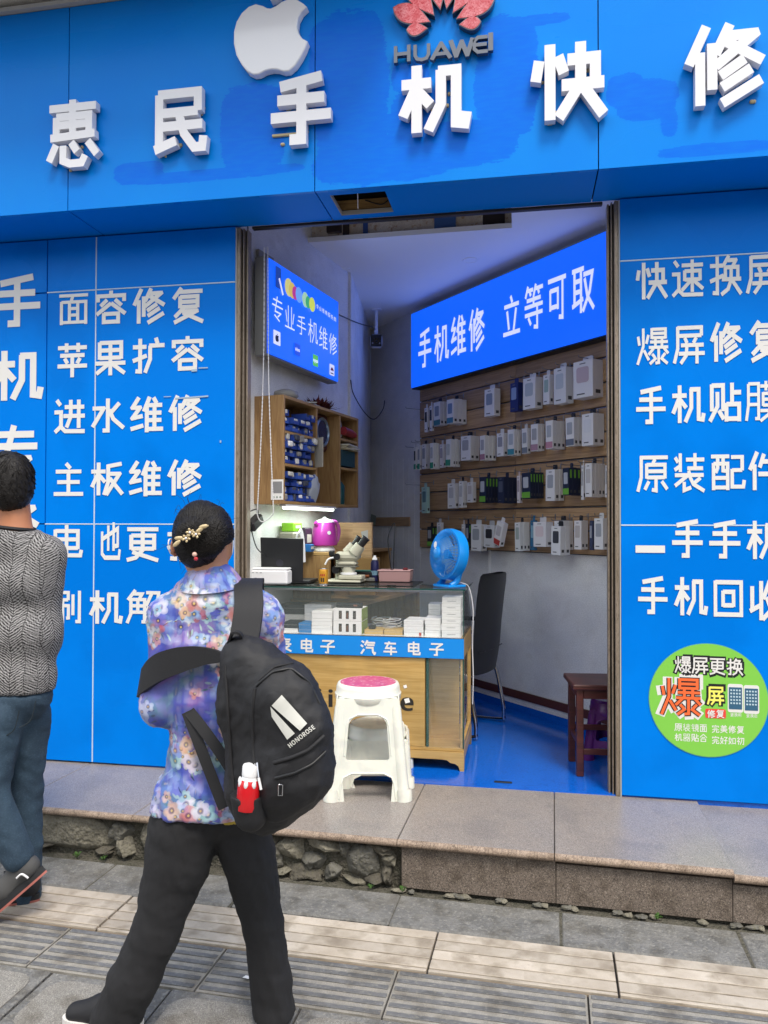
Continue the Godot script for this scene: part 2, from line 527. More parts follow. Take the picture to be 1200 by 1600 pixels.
# a character in a unit square centred on the origin, its face at z = depth (flat when depth is 0)
func glyph(ch: String, w := 11.0, depth := 0.0) -> ArrayMesh:
	var key := [ch, w, depth]
	if mesh_cache.has(key): return mesh_cache[key]
	mesh_cache[key] = shape_mesh(glyph_polys(ch, w), depth)
	return mesh_cache[key]
func shape_mesh(polys: Array, depth: float) -> ArrayMesh:
	var k := Builder.new()
	var c := func(p: Vector2, z: float): return Vector3((p.x - 50.0) / 100.0, (50.0 - p.y) / 100.0, z)
	for q in trapezoids(polys):
		if q[0].distance_to(q[1]) < 0.01 and q[2].distance_to(q[3]) < 0.01: continue
		k.quad(c.call(q[0], depth), c.call(q[1], depth), c.call(q[2], depth), c.call(q[3], depth), Vector3.BACK)
	if depth > 0.0:
		for p in polys:
			for i in p.size():
				var a: Vector2 = p[i]
				var b: Vector2 = p[(i + 1) % p.size()]
				var o := Vector3(a.y - b.y, a.x - b.x, 0)       # outward for a counter-clockwise ring seen with y down
				k.quad(c.call(a, 0.0), c.call(b, 0.0), c.call(b, depth), c.call(a, depth), -o if Geometry2D.is_polygon_clockwise(p) else o)
	return k.mesh()

# a character put on a plane where the sight lines through its box meet it
func letter_on(parent: Node3D, called: String, ch: String, b: Array, o: Vector3, n: Vector3, m: Material, w := 11.0, depth := 0.0) -> MeshInstance3D:
	var cx: float = (b[0] + b[2]) / 2.0
	var cy: float = (b[1] + b[3]) / 2.0
	var l := onplane(b[0], cy, o, n)
	var r := onplane(b[2], cy, o, n)
	var t := onplane(cx, b[1], o, n)
	var d := onplane(cx, b[3], o, n)
	var width := Vector2(r.x - l.x, r.z - l.z).length()
	var height := t.y - d.y
	var z := n.normalized()
	var x := Vector3.UP.cross(z).normalized()
	var bs := Basis(x * width, Vector3.UP * height, z * (height if depth > 0.0 else 1.0))
	var c := (l + r + t + d) / 4.0
	return part(parent, called, glyph(ch, w, depth / height if depth > 0.0 else 0.0), m, parent.transform.affine_inverse() * Transform3D(bs, c))
func latin(text: String, height: float, depth := 0.002, bold := true) -> TextMesh:
	var t := TextMesh.new()
	var f := SystemFont.new()
	f.font_names = PackedStringArray(["Droid Sans"])
	f.font_weight = 700 if bold else 400
	t.font = f
	t.text = text
	t.font_size = 64
	t.pixel_size = height / 46.0
	t.depth = depth
	t.curve_step = 2.0
	return t

# ---------- procedural surfaces ----------
func speckle(w: int, sd: int, cols: Array, grain := 1) -> Image:      # granite: crystals of several tones
	var im := Image.create(w, w, false, Image.FORMAT_RGB8)
	var r := RandomNumberGenerator.new()
	r.seed = sd
	im.fill(cols[0])
	for k in w * w / (3 * grain):
		var c: Color = cols[r.randi_range(0, cols.size() - 1)]
		var j := r.randf_range(0.88, 1.12)
		var s := r.randi_range(1, 2 + grain)
		im.fill_rect(Rect2i(r.randi_range(0, w - 1), r.randi_range(0, w - 1), s, r.randi_range(1, 2 + grain)), Color(c.r * j, c.g * j, c.b * j))
	return im
func wood_image(base: Color, dark: Color, sd: int, w := 512) -> Image:   # grain runs along u
	var im := Image.create(w, w, false, Image.FORMAT_RGB8)
	var n := noise(0.012, sd)
	var f := noise(0.25, sd + 3, FastNoiseLite.TYPE_SIMPLEX, 2)
	for y in w:
		for x in w:
			var a := n.get_noise_2d(x * 0.18, y * 1.6)
			var g := 0.5 + 0.5 * sin((y * 0.055 + a * 9.0))
			var k := clampf(0.55 * g * g + 0.25 + 0.5 * f.get_noise_2d(x * 0.04, y * 1.3), 0.0, 1.0)
			im.set_pixel(x, y, base.lerp(dark, k))
	return im
func mottled(a: Color, b: Color, c: Color, sd: int, f1 := 0.01, f2 := 0.09, w := 512) -> Image:
	var im := Image.create(w, w, false, Image.FORMAT_RGB8)
	var n1 := noise(f1, sd)
	var n2 := noise(f2, sd + 7, FastNoiseLite.TYPE_SIMPLEX, 3)
	var n3 := noise(0.35, sd + 11, FastNoiseLite.TYPE_SIMPLEX, 1)
	for y in w:
		for x in w:
			var t := clampf(0.5 + 0.9 * n1.get_noise_2d(x, y) + 0.35 * n2.get_noise_2d(x, y), 0, 1)
			var q := a.lerp(b, t)
			var s := n2.get_noise_2d(x + 900.0, y * 1.0)
			if s > 0.3: q = q.lerp(c, minf(0.8, (s - 0.3) * 2.0))
			var j := 1.0 + 0.08 * n3.get_noise_2d(x, y)
			im.set_pixel(x, y, Color(q.r * j, q.g * j, q.b * j))
	return im
func limestone(a: Color, b: Color, vein: Color, sd: int, w := 512) -> Image:      # soft clouds, thin veins, fine pits
	var im := Image.create(w, w, false, Image.FORMAT_RGB8)
	var n1 := noise(0.007, sd, FastNoiseLite.TYPE_SIMPLEX_SMOOTH, 5)
	var n2 := noise(0.011, sd + 3, FastNoiseLite.TYPE_SIMPLEX_SMOOTH, 4)
	var n3 := noise(0.4, sd + 5, FastNoiseLite.TYPE_SIMPLEX, 2)
	for y in w:
		for x in w:
			var c := a.lerp(b, clampf(0.5 + 1.1 * n1.get_noise_2d(x, y), 0, 1))
			var v := absf(n2.get_noise_2d(x * 1.0, y * 1.6))
			var m := clampf(0.5 + 2.0 * n1.get_noise_2d(x + 700.0, y), 0, 1)
			c = c.lerp(vein, clampf(1.0 - v / 0.03, 0, 1) * 0.3 * m)
			var g := n3.get_noise_2d(x, y)
			if g > 0.46: c = c.lerp(vein, 0.2)
			var j := 1.0 + 0.05 * g
			im.set_pixel(x, y, Color(c.r * j, c.g * j, c.b * j))
	return im
func fascia_image(w: int, h: int, x0: float, x1: float, y0: float, y1: float) -> Image:
	# blue board touched up by brush with a second, deeper blue; patches listed as seen on the board
	var im := Image.create(w, h, false, Image.FORMAT_RGB8)
	var n := noise(0.02, 5)
	var st := noise(0.05, 9)
	var base := Color("0580e2")
	var deep := Color("006be0")
	var pale := Color("128ee8")
	var patches := []
	for p in [[548, 150, 62, 150], [520, 90, 40, 70], [395, 200, 55, 78], [330, 272, 150, 22], [215, 268, 40, 20], [790, 120, 52, 105], [700, 225, 110, 50], [650, 190, 45, 60], [600, 250, 120, 45], [845, 30, 45, 14], [1010, 155, 50, 38], [975, 140, 30, 30], [1045, 190, 14, 26], [1120, 232, 95, 18], [640, 120, 30, 30]]:
		var a := onz(p[0] - p[2], p[1] + p[3], 0.315)
		var b := onz(p[0] + p[2], p[1] - p[3], 0.315)
		patches.append([(a + b) / 2.0, (b - a) / 2.0])
	for y in h:
		for x in w:
			var q := Vector3(lerpf(x0, x1, float(x) / w), lerpf(y1, y0, float(y) / h), 0)
			var e := 0.0
			var wob := 0.30 * n.get_noise_2d(x, y) + 0.10 * st.get_noise_2d(x * 3.0, y * 3.0) + 0.16 * st.get_noise_2d(x * 0.7, y * 5.0)
			for p in patches:
				var d := Vector2((q.x - p[0].x) / p[1].x, (q.y - p[0].y) / p[1].y)
				e = maxf(e, 1.0 - (pow(absf(d.x), 3.0) + pow(absf(d.y), 3.0)) + wob)
			var c := base.lerp(pale, clampf(0.35 * n.get_noise_2d(x * 0.4, y * 0.25) + 0.12, 0, 1))
			if e > 0.12: c = deep.lerp(base, clampf(0.15 + 0.35 * st.get_noise_2d(x * 0.8, y * 4.0), 0, 0.5))
			im.set_pixel(x, y, c)
	return im
func flower_image(w: int) -> Image:      # printed blouse cloth: periwinkle ground, washes of violet and green, clusters of pansies
	var im := Image.create(w, w, false, Image.FORMAT_RGB8)
	var n1 := noise(0.006, 31)
	var n2 := noise(0.009, 77)
	for y in w:
		for x in w:
			# wrap the noise so that the cloth repeats without a seam
			var u := TAU * x / w
			var v := TAU * y / w
			var a := n1.get_noise_3d(cos(u) * 95, sin(u) * 95 + cos(v) * 95, sin(v) * 95)
			var b := n2.get_noise_3d(sin(u) * 80 + 300, cos(u) * 80 + sin(v) * 80, cos(v) * 80)
			var c := Color("7f88d4").lerp(Color("3d52b8"), clampf(0.5 + 1.5 * a, 0, 1))
			if b > 0.08: c = c.lerp(Color("a06cb8"), minf(0.75, (b - 0.08) * 3.0))
			if b < -0.12: c = c.lerp(Color("5f9a9c"), minf(0.75, (-b - 0.12) * 3.0))
			im.set_pixel(x, y, c)
	var r := RandomNumberGenerator.new()
	r.seed = 12
	var petals := [Color("d8e8f4"), Color("8fb8e8"), Color("e88a7a"), Color("f4c08c"), Color("9cd8cc"), Color("4a40a8"), Color("f4e4ec"), Color("c84a5c"), Color("b8e4dc"), Color("f8f4f4"), Color("4a78d8"), Color("f0e8e4")]
	var blob := func(cx: float, cy: float, rx: float, ry: float, ang: float, c: Color, soft: float):
		var m := int(maxf(rx, ry)) + 1
		var ca := cos(ang)
		var sa := sin(ang)
		for dy in range(-m, m + 1):
			for dx in range(-m, m + 1):
				var px := (dx * ca + dy * sa) / rx
				var py := (-dx * sa + dy * ca) / ry
				var d := px * px + py * py
				if d < 1.0:
					var ix := posmod(int(cx) + dx, w)
					var iy := posmod(int(cy) + dy, w)
					im.set_pixel(ix, iy, im.get_pixel(ix, iy).lerp(c, 1.0 - soft * d))
	var heads := []
	for cl in 24:
		var cx := r.randf() * w
		var cy := r.randf() * w
		for s in 26:       # leaves and fine sprigs round the cluster
			var an := r.randf() * TAU
			var ds := r.randf_range(0.02, 0.12) * w
			var lc: Color = [Color("3f6c5c"), Color("5f8f78"), Color("2c4468"), Color("b8d8c8"), Color("6a3a4a")][r.randi_range(0, 4)]
			blob.call(cx + cos(an) * ds, cy + sin(an) * ds, r.randf_range(0.012, 0.022) * w, r.randf_range(0.003, 0.006) * w, an + r.randf_range(-0.5, 0.5), lc, 0.3)
		for s in 12:
			heads.append([cx + r.randfn() * 0.05 * w, cy + r.randfn() * 0.05 * w])
	for hd in heads:
		var c: Color = petals[r.randi_range(0, petals.size() - 1)]
		var sz := r.randf_range(0.020, 0.040) * w
		for k in 5:
			var an := TAU * k / 5 + r.randf()
			blob.call(hd[0] + cos(an) * sz * 0.6, hd[1] + sin(an) * sz * 0.6, sz * 0.62, sz * 0.5, an, c.lerp(Color.WHITE, r.randf_range(0.0, 0.35)), 0.45)
		blob.call(hd[0], hd[1], sz * 0.42, sz * 0.42, 0, c.darkened(0.55), 0.8)
		blob.call(hd[0], hd[1], sz * 0.16, sz * 0.16, 0, Color("f4d060"), 0.2)
	return im
func herringbone_image(w: int) -> Image:
	var im := Image.create(w, w, false, Image.FORMAT_RGB8)
	var n := noise(0.02, 3)
	var f := noise(0.3, 4, FastNoiseLite.TYPE_SIMPLEX, 2)
	var col := w / 8
	for y in w:
		for x in w:
			var u := posmod(x, col * 2)
			var tri := float(u if u < col else 2 * col - u)
			var edge := minf(tri, col - tri)
			var ph := fposmod(y + tri * 0.72 + 7.0 * n.get_noise_2d(x, y), w / 36.0) / (w / 36.0)
			var on := ph < 0.44 + 0.22 * f.get_noise_2d(x, y) and edge > 1.5
			var j := 0.06 * f.get_noise_2d(x * 2.0, y * 2.0)
			im.set_pixel(x, y, Color(0.86 + j, 0.85 + j, 0.85 + j) if on else Color(0.05 + j * 0.2, 0.048 + j * 0.2, 0.058 + j * 0.2))
	return im
func weave_normal(sd: int, f := 0.5, strength := 3.0) -> NoiseTexture2D:
	return noise_tex(noise(f, sd, FastNoiseLite.TYPE_SIMPLEX, 2), 256, [], [], true, strength)

func make_materials():
	var m: StandardMaterial3D
	# blue aluminium cladding
	m = mat("blue cladding", Color(0.0, 0.485, 0.885), 0.32, 0.0, 0.18)
	m.roughness_texture = noise_tex(noise(0.006, 21), 256, [Color(0.7, 0.7, 0.7), Color(1, 1, 1)])
	triplanar(m, Vector3.ONE * 0.6)
	m = mat("blue soffit", Color(0.0, 0.485, 0.885), 0.45, 0.0, 0.18)
	m = mat("vinyl white", Color("e0deda"), 0.5)
	m = mat("sealant", Color("c4d4e0"), 0.7)
	m = mat("acrylic white", Color("e2e1e5"), 0.22, 0.0, 0.6)
	m = mat("letter side", Color("dcd6cc"), 0.5)
	m = mat("glue", Color("c9b78c"), 0.6)
	# granite
	m = mat("granite top", Color.WHITE, 0.34, 0.0, 0.5)
	m.albedo_texture = image_tex(speckle(512, 1, [Color("8e8782"), Color("a39b94"), Color("7b7571"), Color("8f8783"), Color("5f5b59"), Color("b0a8a2"), Color("94857d")]))
	triplanar(m, Vector3.ONE * 2.2)
	m = mat("granite riser", Color.WHITE, 0.7)
	m.albedo_texture = image_tex(speckle(512, 2, [Color("6f645b"), Color("82776d"), Color("574e46"), Color("958a7e"), Color("463f39"), Color("766a60")], 2))
	triplanar(m, Vector3.ONE * 2.0)
	m = mat("granite edge", Color.WHITE, 0.75)
	m.albedo_texture = image_tex(speckle(256, 3, [Color("a3907f"), Color("7c6c60"), Color("b5a392"), Color("6b5d52"), Color("93806f")]))
	triplanar(m, Vector3.ONE * 3.0)
	# paving
	m = mat("grey paving", Color.WHITE, 0.85)
	m.albedo_texture = image_tex(mottled(Color("686867"), Color("7e7d7a"), Color("8f8d88"), 15, 0.008, 0.05))
	triplanar(m, Vector3.ONE * 1.3)
	m.normal_enabled = true
	m.normal_texture = noise_tex(noise(0.12, 8), 512, [], [], true, 3.0)
	m = mat("dusty paving", Color.WHITE, 0.85)
	m.albedo_texture = image_tex(mottled(Color("85827c"), Color("959189"), Color("a39e94"), 17, 0.02, 0.15))
	triplanar(m, Vector3.ONE * 1.6)
	m = mat("dark rib", Color.WHITE, 0.7)
	m.albedo_texture = image_tex(mottled(Color("5e5f61"), Color("6f6f70"), Color("87857f"), 19, 0.015, 0.06))
	triplanar(m, Vector3(1.0, 1.8, 1.8))
	m = mat("rough paver", Color.WHITE, 0.92)
	m.albedo_texture = image_tex(speckle(512, 23, [Color("807e79"), Color("93908a"), Color("6c6a66"), Color("a39f98"), Color("78756f")]))
	triplanar(m, Vector3.ONE * 2.4)
	for k in 3:
		m = mat("beige rib %d" % k, Color.WHITE, 0.75)
		var g := 1.0 - 0.035 * k
		m.albedo_texture = image_tex(limestone(Color("c6bcae") * Color(g, g, g), Color("b2a798") * Color(g, g, g), Color("86786a"), 40 + k))
		triplanar(m, Vector3.ONE * 1.2)
	m = mat("joint", Color("3b3835"), 0.95)
	m = mat("beige groove", Color("7c6f5f"), 0.95)
	m = mat("asphalt", Color("3c3c3d"), 0.95)
	m = mat("mortar", Color.WHITE, 0.95)
	m.albedo_texture = image_tex(mottled(Color("5d5950"), Color("46453a"), Color("767064"), 51, 0.02, 0.1))
	triplanar(m, Vector3.ONE * 2.0)
	m.normal_enabled = true
	m.normal_texture = noise_tex(noise(0.05, 12), 512, [], [], true, 10.0)
	for k in 3:
		m = mat("rubble %d" % k, Color.WHITE, 0.9)
		var a: Color = [Color("8b8678"), Color("75736c"), Color("676258")][k]
		m.albedo_texture = image_tex(mottled(a, a.darkened(0.25), Color("5d5a42"), 60 + k, 0.015, 0.08, 256))
		triplanar(m, Vector3.ONE * 3.0)
		m.normal_enabled = true
		m.normal_texture = noise_tex(noise(0.04, 70 + k), 256, [], [], true, 9.0)
	m = mat("leaf", Color("46682c"), 0.7)
	m.backlight_enabled = true
	m.backlight = Color("30481a")
	m = mat("moss", Color("4d5a2c"), 0.95)
	# indoors
	m = mat("plaster", Color.WHITE, 0.8)
	m.albedo_texture = image_tex(mottled(Color("ecebe8"), Color("e2e0dd"), Color("dddad6"), 80, 0.006, 0.015))
	triplanar(m, Vector3.ONE * 0.7)
	m = mat("ceiling paint", Color("f0f0ee"), 0.75)
	m = mat("blue floor", Color("0862cc"), 0.22, 0.0, 0.55)
	m.roughness_texture = noise_tex(noise(0.02, 33), 256, [Color(0.5, 0.5, 0.5), Color(1, 1, 1)])
	m.albedo_texture = image_tex(mottled(Color(1, 1, 1), Color(0.92, 0.94, 0.96), Color(0.85, 0.88, 0.9), 81, 0.01, 0.06, 256))
	triplanar(m, Vector3.ONE * 0.8)
	m = mat("brown skirting", Color("5a3028"), 0.5)
	m = mat("oak", Color.WHITE, 0.5)
	m.albedo_texture = image_tex(wood_image(Color("b28f5c"), Color("8f6d42"), 7))
	triplanar(m, Vector3(1.0, 1.0, 1.0))
	m = mat("oak upright", Color.WHITE, 0.5)
	var im := wood_image(Color("a9875a"), Color("876641"), 9)
	im.rotate_90(CLOCKWISE)
	m.albedo_texture = image_tex(im)
	triplanar(m, Vector3(1.5, 1.5, 1.5))
	m = mat("counter wood", Color.WHITE, 0.38)
	m.albedo_texture = image_tex(wood_image(Color("c9a566"), Color("b48f50"), 13))
	triplanar(m, Vector3(0.8, 1.2, 0.8))
	for k in 3:
		m = mat("slat wood %d" % k, Color.WHITE, 0.55)
		m.albedo_texture = image_tex(wood_image(Color("c8a47c").darkened(0.06 * k), Color("a4825c").darkened(0.05 * k), 90 + k))
		triplanar(m, Vector3(0.8, 2.2, 0.8), false)
	m = mat("bronze frame", Color.WHITE, 0.45, 0.35)
	m.albedo_texture = image_tex(mottled(Color("97897a"), Color("857867"), Color("6a5e50"), 95, 0.02, 0.1, 256))
	triplanar(m, Vector3(3, 0.8, 3))
	m = mat("tape residue", Color("9cb4c8"), 0.8)
	m = mat("dark frame", Color("2d2823"), 0.5, 0.3)
	m = mat("glass", Color(0.86, 0.93, 0.90, 0.04), 0.02, 0.0, 0.5)
	m.transparency = BaseMaterial3D.TRANSPARENCY_ALPHA
	m = mat("glass edge", Color("1f4a44"), 0.15)
	m = mat("chrome", Color("c8c8cc"), 0.12, 1.0)
	m = mat("wire", Color("8d8f94"), 0.35, 0.8)
	m = mat("black plastic", Color("17181b"), 0.45)
	m = mat("black vinyl", Color("15161c"), 0.42)
	m = mat("white plastic", Color("e6e6e8"), 0.35)
	m = mat("ivory plastic", Color("e9e8dc"), 0.33)
	m.subsurf_scatter_enabled = true
	m.subsurf_scatter_strength = 0.08
	m = mat("card white", Color("eeedea"), 0.6)
	m = mat("case grey", Color("86847f"), 0.6)
	m = mat("card grey", Color("b4b3b0"), 0.6)
	m = mat("fan blue", Color("0b87dd"), 0.3)
	m = mat("clear film", Color(0.9, 0.9, 0.92, 0.18), 0.08)
	M["clear film"].transparency = BaseMaterial3D.TRANSPARENCY_ALPHA
	m = mat("sign blue glow", Color("0a3fd0"), 0.3)
	m.emission_enabled = true
	m.emission = Color("0a5cf0")
	m.emission_energy_multiplier = 0.5
	m = mat("sign white glow", Color("d8dcf4"), 0.3)
	m.emission_enabled = true
	m.emission = Color("c9cdf2")
	m.emission_energy_multiplier = 0.45
	m = mat("lamp glow", Color("f2fff0"), 0.3)
	m.emission_enabled = true
	m.emission = Color("f0fff0")
	m.emission_energy_multiplier = 2.2
	# dust, stains and traffic film, layered over the outdoor surfaces
	var grime := noise_tex(noise(0.02, 201, FastNoiseLite.TYPE_SIMPLEX_SMOOTH, 7), 512, [Color(0.80, 0.785, 0.765), Color(0.93, 0.925, 0.915), Color(1, 1, 1), Color(0.96, 0.955, 0.95)], [0.1, 0.4, 0.56, 0.9])
	var film := noise_tex(noise(0.006, 203, FastNoiseLite.TYPE_SIMPLEX_SMOOTH, 6), 512, [Color(0.93, 0.94, 0.95), Color(1, 1, 1), Color(0.97, 0.98, 0.99)], [0.25, 0.5, 0.8])
	for q in [["granite top", film, 0.9], ["granite riser", grime, 0.9], ["granite edge", grime, 1.2], ["grey paving", grime, 0.8], ["dusty paving", grime, 0.7], ["dark rib", grime, 0.7], ["rough paver", grime, 0.6], ["beige rib 0", grime, 0.75], ["beige rib 1", grime, 0.75], ["beige rib 2", grime, 0.75], ["blue cladding", film, 0.35], ["counter wood", film, 0.6], ["plaster", film, 0.5], ["ivory plastic", film, 2.0]]:
		m = M[q[0]]
		m.detail_enabled = true
		m.detail_blend_mode = BaseMaterial3D.BLEND_MODE_MUL
		m.detail_albedo = q[1]
		m.detail_uv_layer = BaseMaterial3D.DETAIL_UV_2
		m.uv2_triplanar = true
		m.uv2_world_triplanar = true
		m.uv2_scale = Vector3.ONE * float(q[2])
	# clothes
	m = mat("blouse", Color(0.88, 0.88, 0.92), 0.62)
	m.albedo_texture = image_tex(flower_image(1024))
	triplanar(m, Vector3.ONE * 1.75)
	m.rim_enabled = true
	m.rim = 0.15
	m = mat("herringbone", Color(0.8, 0.8, 0.8), 0.85)
	m.albedo_texture = image_tex(herringbone_image(512))
	triplanar(m, Vector3.ONE * 2.7)
	m = mat("black trousers", Color("1d1d20"), 0.85)
	m.normal_enabled = true
	m.normal_texture = weave_normal(5)
	triplanar(m, Vector3.ONE * 8.0)
	m = mat("denim", Color.WHITE, 0.85)
	m.albedo_texture = image_tex(mottled(Color("324859"), Color("26394a"), Color("46596a"), 99, 0.01, 0.2, 256))
	triplanar(m, Vector3.ONE * 2.0)
	m = mat("bag cloth", Color("16161a"), 0.62)
	m.normal_enabled = true
	m.normal_texture = weave_normal(15, 0.6, 2.0)
	triplanar(m, Vector3.ONE * 10.0)
	m = mat("webbing", Color("1a1a1d"), 0.75)
	m = mat("skin", Color("b88468"), 0.5)
	m.subsurf_scatter_enabled = true
	m.subsurf_scatter_strength = 0.1
	m = mat("hair", Color("15110f"), 0.4, 0.0, 0.4)
	m.normal_enabled = true
	m.normal_texture = noise_tex(noise(0.2, 61, FastNoiseLite.TYPE_SIMPLEX, 3), 512, [], [], true, 4.0)
	triplanar(m, Vector3(14, 1.4, 14))

# ---------- camera, sky, light ----------
func make_camera_and_light():
	var cam := Camera3D.new()
	cam.name = "camera"
	cam_t = Transform3D(Basis.from_euler(Vector3(deg_to_rad(0.955), deg_to_rad(10.3), deg_to_rad(0.1))), Vector3(0, 1.25, 3.69))
	cam.transform = cam_t
	cam.fov = rad_to_deg(2.0 * atan(800.0 / F))
	cam.near = 0.05
	cam.far = 400.0
	add_child(cam)
	cam.current = true
	var we := WorldEnvironment.new()
	we.name = "environment"
	var e := Environment.new()
	e.background_mode = Environment.BG_SKY
	var sky := Sky.new()
	var sm := ProceduralSkyMaterial.new()
	sm.sky_top_color = Color("e6ecf4")
	sm.sky_horizon_color = Color("c8cdd3")
	sm.sky_curve = 0.12
	sm.ground_bottom_color = Color("6a6a68")
	sm.ground_horizon_color = Color("9a9b9c")
	sm.sky_energy_multiplier = 1.0
	sky.sky_material = sm
	e.sky = sky
	e.tonemap_mode = Environment.TONE_MAPPER_LINEAR
	e.tonemap_exposure = 2.15
	e.sdfgi_enabled = true
	e.ssao_enabled = true
	e.ssil_enabled = true
	we.environment = e
	add_child(we)
	var sun := DirectionalLight3D.new()
	sun.name = "sun"
	sun.light_energy = 0.5
	sun.light_angular_distance = 18.0
	sun.light_color = Color("fff6ea")
	sun.shadow_enabled = true
	sun.rotation = Vector3(deg_to_rad(-58), deg_to_rad(28), 0)
	add_child(sun)

# ---------- the street ----------
var street := Transform3D()        # frame of the kerb line: x along it, z towards the camera
const UNDER := -0.034
func slab(parent: Node, called: String, u0: float, u1: float, y0: float, y1: float, v0: float, v1: float, m: Material, b := 0.004, lift := 0.0) -> MeshInstance3D:
	return part(parent, called, box(Vector3(u1 - u0, y1 - y0, v1 - v0), b), m, street * T(Vector3((u0 + u1) / 2, (y0 + y1) / 2 + lift, (v0 + v1) / 2)))
func ribbed(length: float, width: float, base: float, rib_h: float, count: int, gap: float, end_gap: float) -> ArrayMesh:
	var k := Builder.new()
	var pitch := width / count
	for i in count:
		var z := -width / 2 + pitch * (i + 0.5)
		k.box(Vector3(0, base + rib_h / 2, z), Vector3(length - end_gap * 2, rib_h, pitch - gap), 0.0015)
	return k.mesh()
func make_street():
	var e := ony(620, 1313, 0)
	var a := deg_to_rad(2.1)
	street = Transform3D(Basis(Vector3(cos(a), 0, sin(a)), Vector3.UP, Vector3(-sin(a), 0, cos(a))), Vector3(e.x, 0, e.z))
	var g := structure("ground")
	part(g, "asphalt", box(Vector3(120, 0.1, 120)), M["asphalt"], T(Vector3(0, PAVE - 0.11, 0)))
	var pv := structure("pavement")
	rng.seed = 41
	# bedding under the paving, seen only in the joints
	slab(pv, "bedding", -5, 5, PAVE - 0.06, PAVE - 0.012, -0.1, 4.6, M["joint"], 0.0)
	# grey kerb slabs against the step
	var v0 := 0.005
	var v1 := 0.236
	for i in range(-6, 7):
		var u := 0.33 + i * 0.62 + rng.randf_range(-0.01, 0.01)
		var s := slab(pv, "kerb_slab", u - 0.307, u + 0.307, PAVE - 0.05, PAVE, v0, v1, M["grey paving"], 0.006, rng.randf_range(-0.003, 0.003))
		s.rotation.x += rng.randf_range(-0.006, 0.006)
		slab(pv, "mortar_joint", u + 0.304, u + 0.318, PAVE - 0.05, PAVE - 0.003, v0 + 0.002, v1 - 0.002, M["mortar"], 0.0)
	# ribbed beige guide tiles
	for i in range(-5, 6):
		var u := -0.1 + i * 0.603
		var t := slab(pv, "beige_tile", u - 0.2985, u + 0.2985, PAVE - 0.04, PAVE - 0.004, 0.245, 0.502, M["beige groove"], 0.001, rng.randf_range(-0.002, 0.002))
		for r in 5:
			var w := [0.055, 0.059, 0.057, 0.056, 0.019]
			var z := [0.0295, 0.0885, 0.1485, 0.207, 0.2465]
			part(t, "rib", box(Vector3(0.5955, 0.0085, w[r] - 0.006), 0.0015), M["beige rib %d" % ((i + r + 9) % 3)], T(Vector3(0, 0.0215, z[r] - 0.1285)))
	# grey ribbed tiles
	for i in range(-5, 6):
		var u := -0.215 + i * 0.603 + 0.02
		var t := slab(pv, "ribbed_tile", u - 0.2985, u + 0.2985, PAVE - 0.04, PAVE - 0.003, 0.508, 0.752, M["dusty paving"], 0.001, rng.randf_range(-0.002, 0.002))
		for r in 6:
			part(t, "rib", box(Vector3(0.585, 0.004, 0.0195), 0.001), M["dark rib"], T(Vector3(rng.randf_range(-0.004, 0.004), 0.0200, -0.1085 + r * 0.0422)))
	# rough pavers in front
	for row in 5:
		for i in range(-8, 9):
			var u := 0.07 + i * 0.425 + (0.2 if row % 2 else 0.0)
			var v := 0.762 + row * 0.305
			var t := slab(pv, "rough_paver", u - 0.209, u + 0.209, PAVE - 0.04, PAVE - 0.003, v, v + 0.297, M["grey paving"], 0.002, rng.randf_range(-0.002, 0.002))
			part(t, "rough_field", prism(round_rect(0.36, 0.235, 0.06), 0.0, 0.004, 0.001), M["rough paver"], T(Vector3(0, 0.0175, 0), Basis(Vector3.RIGHT, -PI / 2)))
	slab(pv, "far_paving", -5, 5, PAVE - 0.06, PAVE - 0.002, 2.29, 4.6, M["rough paver"], 0.0)
	var li := part(self, "litter_scrap", prism([Vector2(-.016, -.006), Vector2(.004, -.009), Vector2(.018, -.002), Vector2(.012, .007), Vector2(-.01, .006)], 0, 0.0012), M["card white"], street * T(Vector3(-0.355, PAVE + 0.0035, 0.66), Basis(Vector3.RIGHT, -PI / 2)))
	tag(li, "small pale scrap of litter on the grey ribbed tiles", "litter")

func stone_mesh(sd: int, r: Vector3, rough := 0.22, flat_front := false) -> ArrayMesh:
	var sp := SphereMesh.new()
	sp.radial_segments = 28
	sp.rings = 16
	var a := sp.get_mesh_arrays()
	var n := noise(1.1, sd)
	var n2 := noise(4.0, sd + 5)
	var v: PackedVector3Array = a[Mesh.ARRAY_VERTEX]
	for i in v.size():
		var d := v[i].normalized()
		# push towards a box so that stones look broken, not round
		var q := d / pow(pow(absf(d.x), 4.0) + pow(absf(d.y), 4.0) + pow(absf(d.z), 4.0), 0.25)
		var s := 1.0 + rough * n.get_noise_3dv(d) * 1.6 + 0.10 * n2.get_noise_3dv(d)
		# break a few flat faces off, as a mason's hammer does
		var pt := q.lerp(d, 0.3) * s
		var rr := RandomNumberGenerator.new()
		rr.seed = sd
		for k in 7:
			var cn := Vector3(rr.randf_range(-1, 1), rr.randf_range(-1, 1), rr.randf_range(-0.2, 1)).normalized()
			var lim := rr.randf_range(0.72, 0.95)
			var over := pt.dot(cn) - lim
			if over > 0.0: pt -= cn * over * 0.9
		if flat_front and pt.z > 0.7: pt.z = lerpf(pt.z, 0.7, 0.8)
		v[i] = pt * r
	var idx: PackedInt32Array = a[Mesh.ARRAY_INDEX]
	var nn := PackedVector3Array()
	nn.resize(v.size())
	for i in range(0, idx.size(), 3):
		var f := (v[idx[i + 2]] - v[idx[i]]).cross(v[idx[i + 1]] - v[idx[i]])
		for k in 3: nn[idx[i + k]] += f
	for i in nn.size(): nn[i] = nn[i].normalized()
	return commit(v, nn, idx)
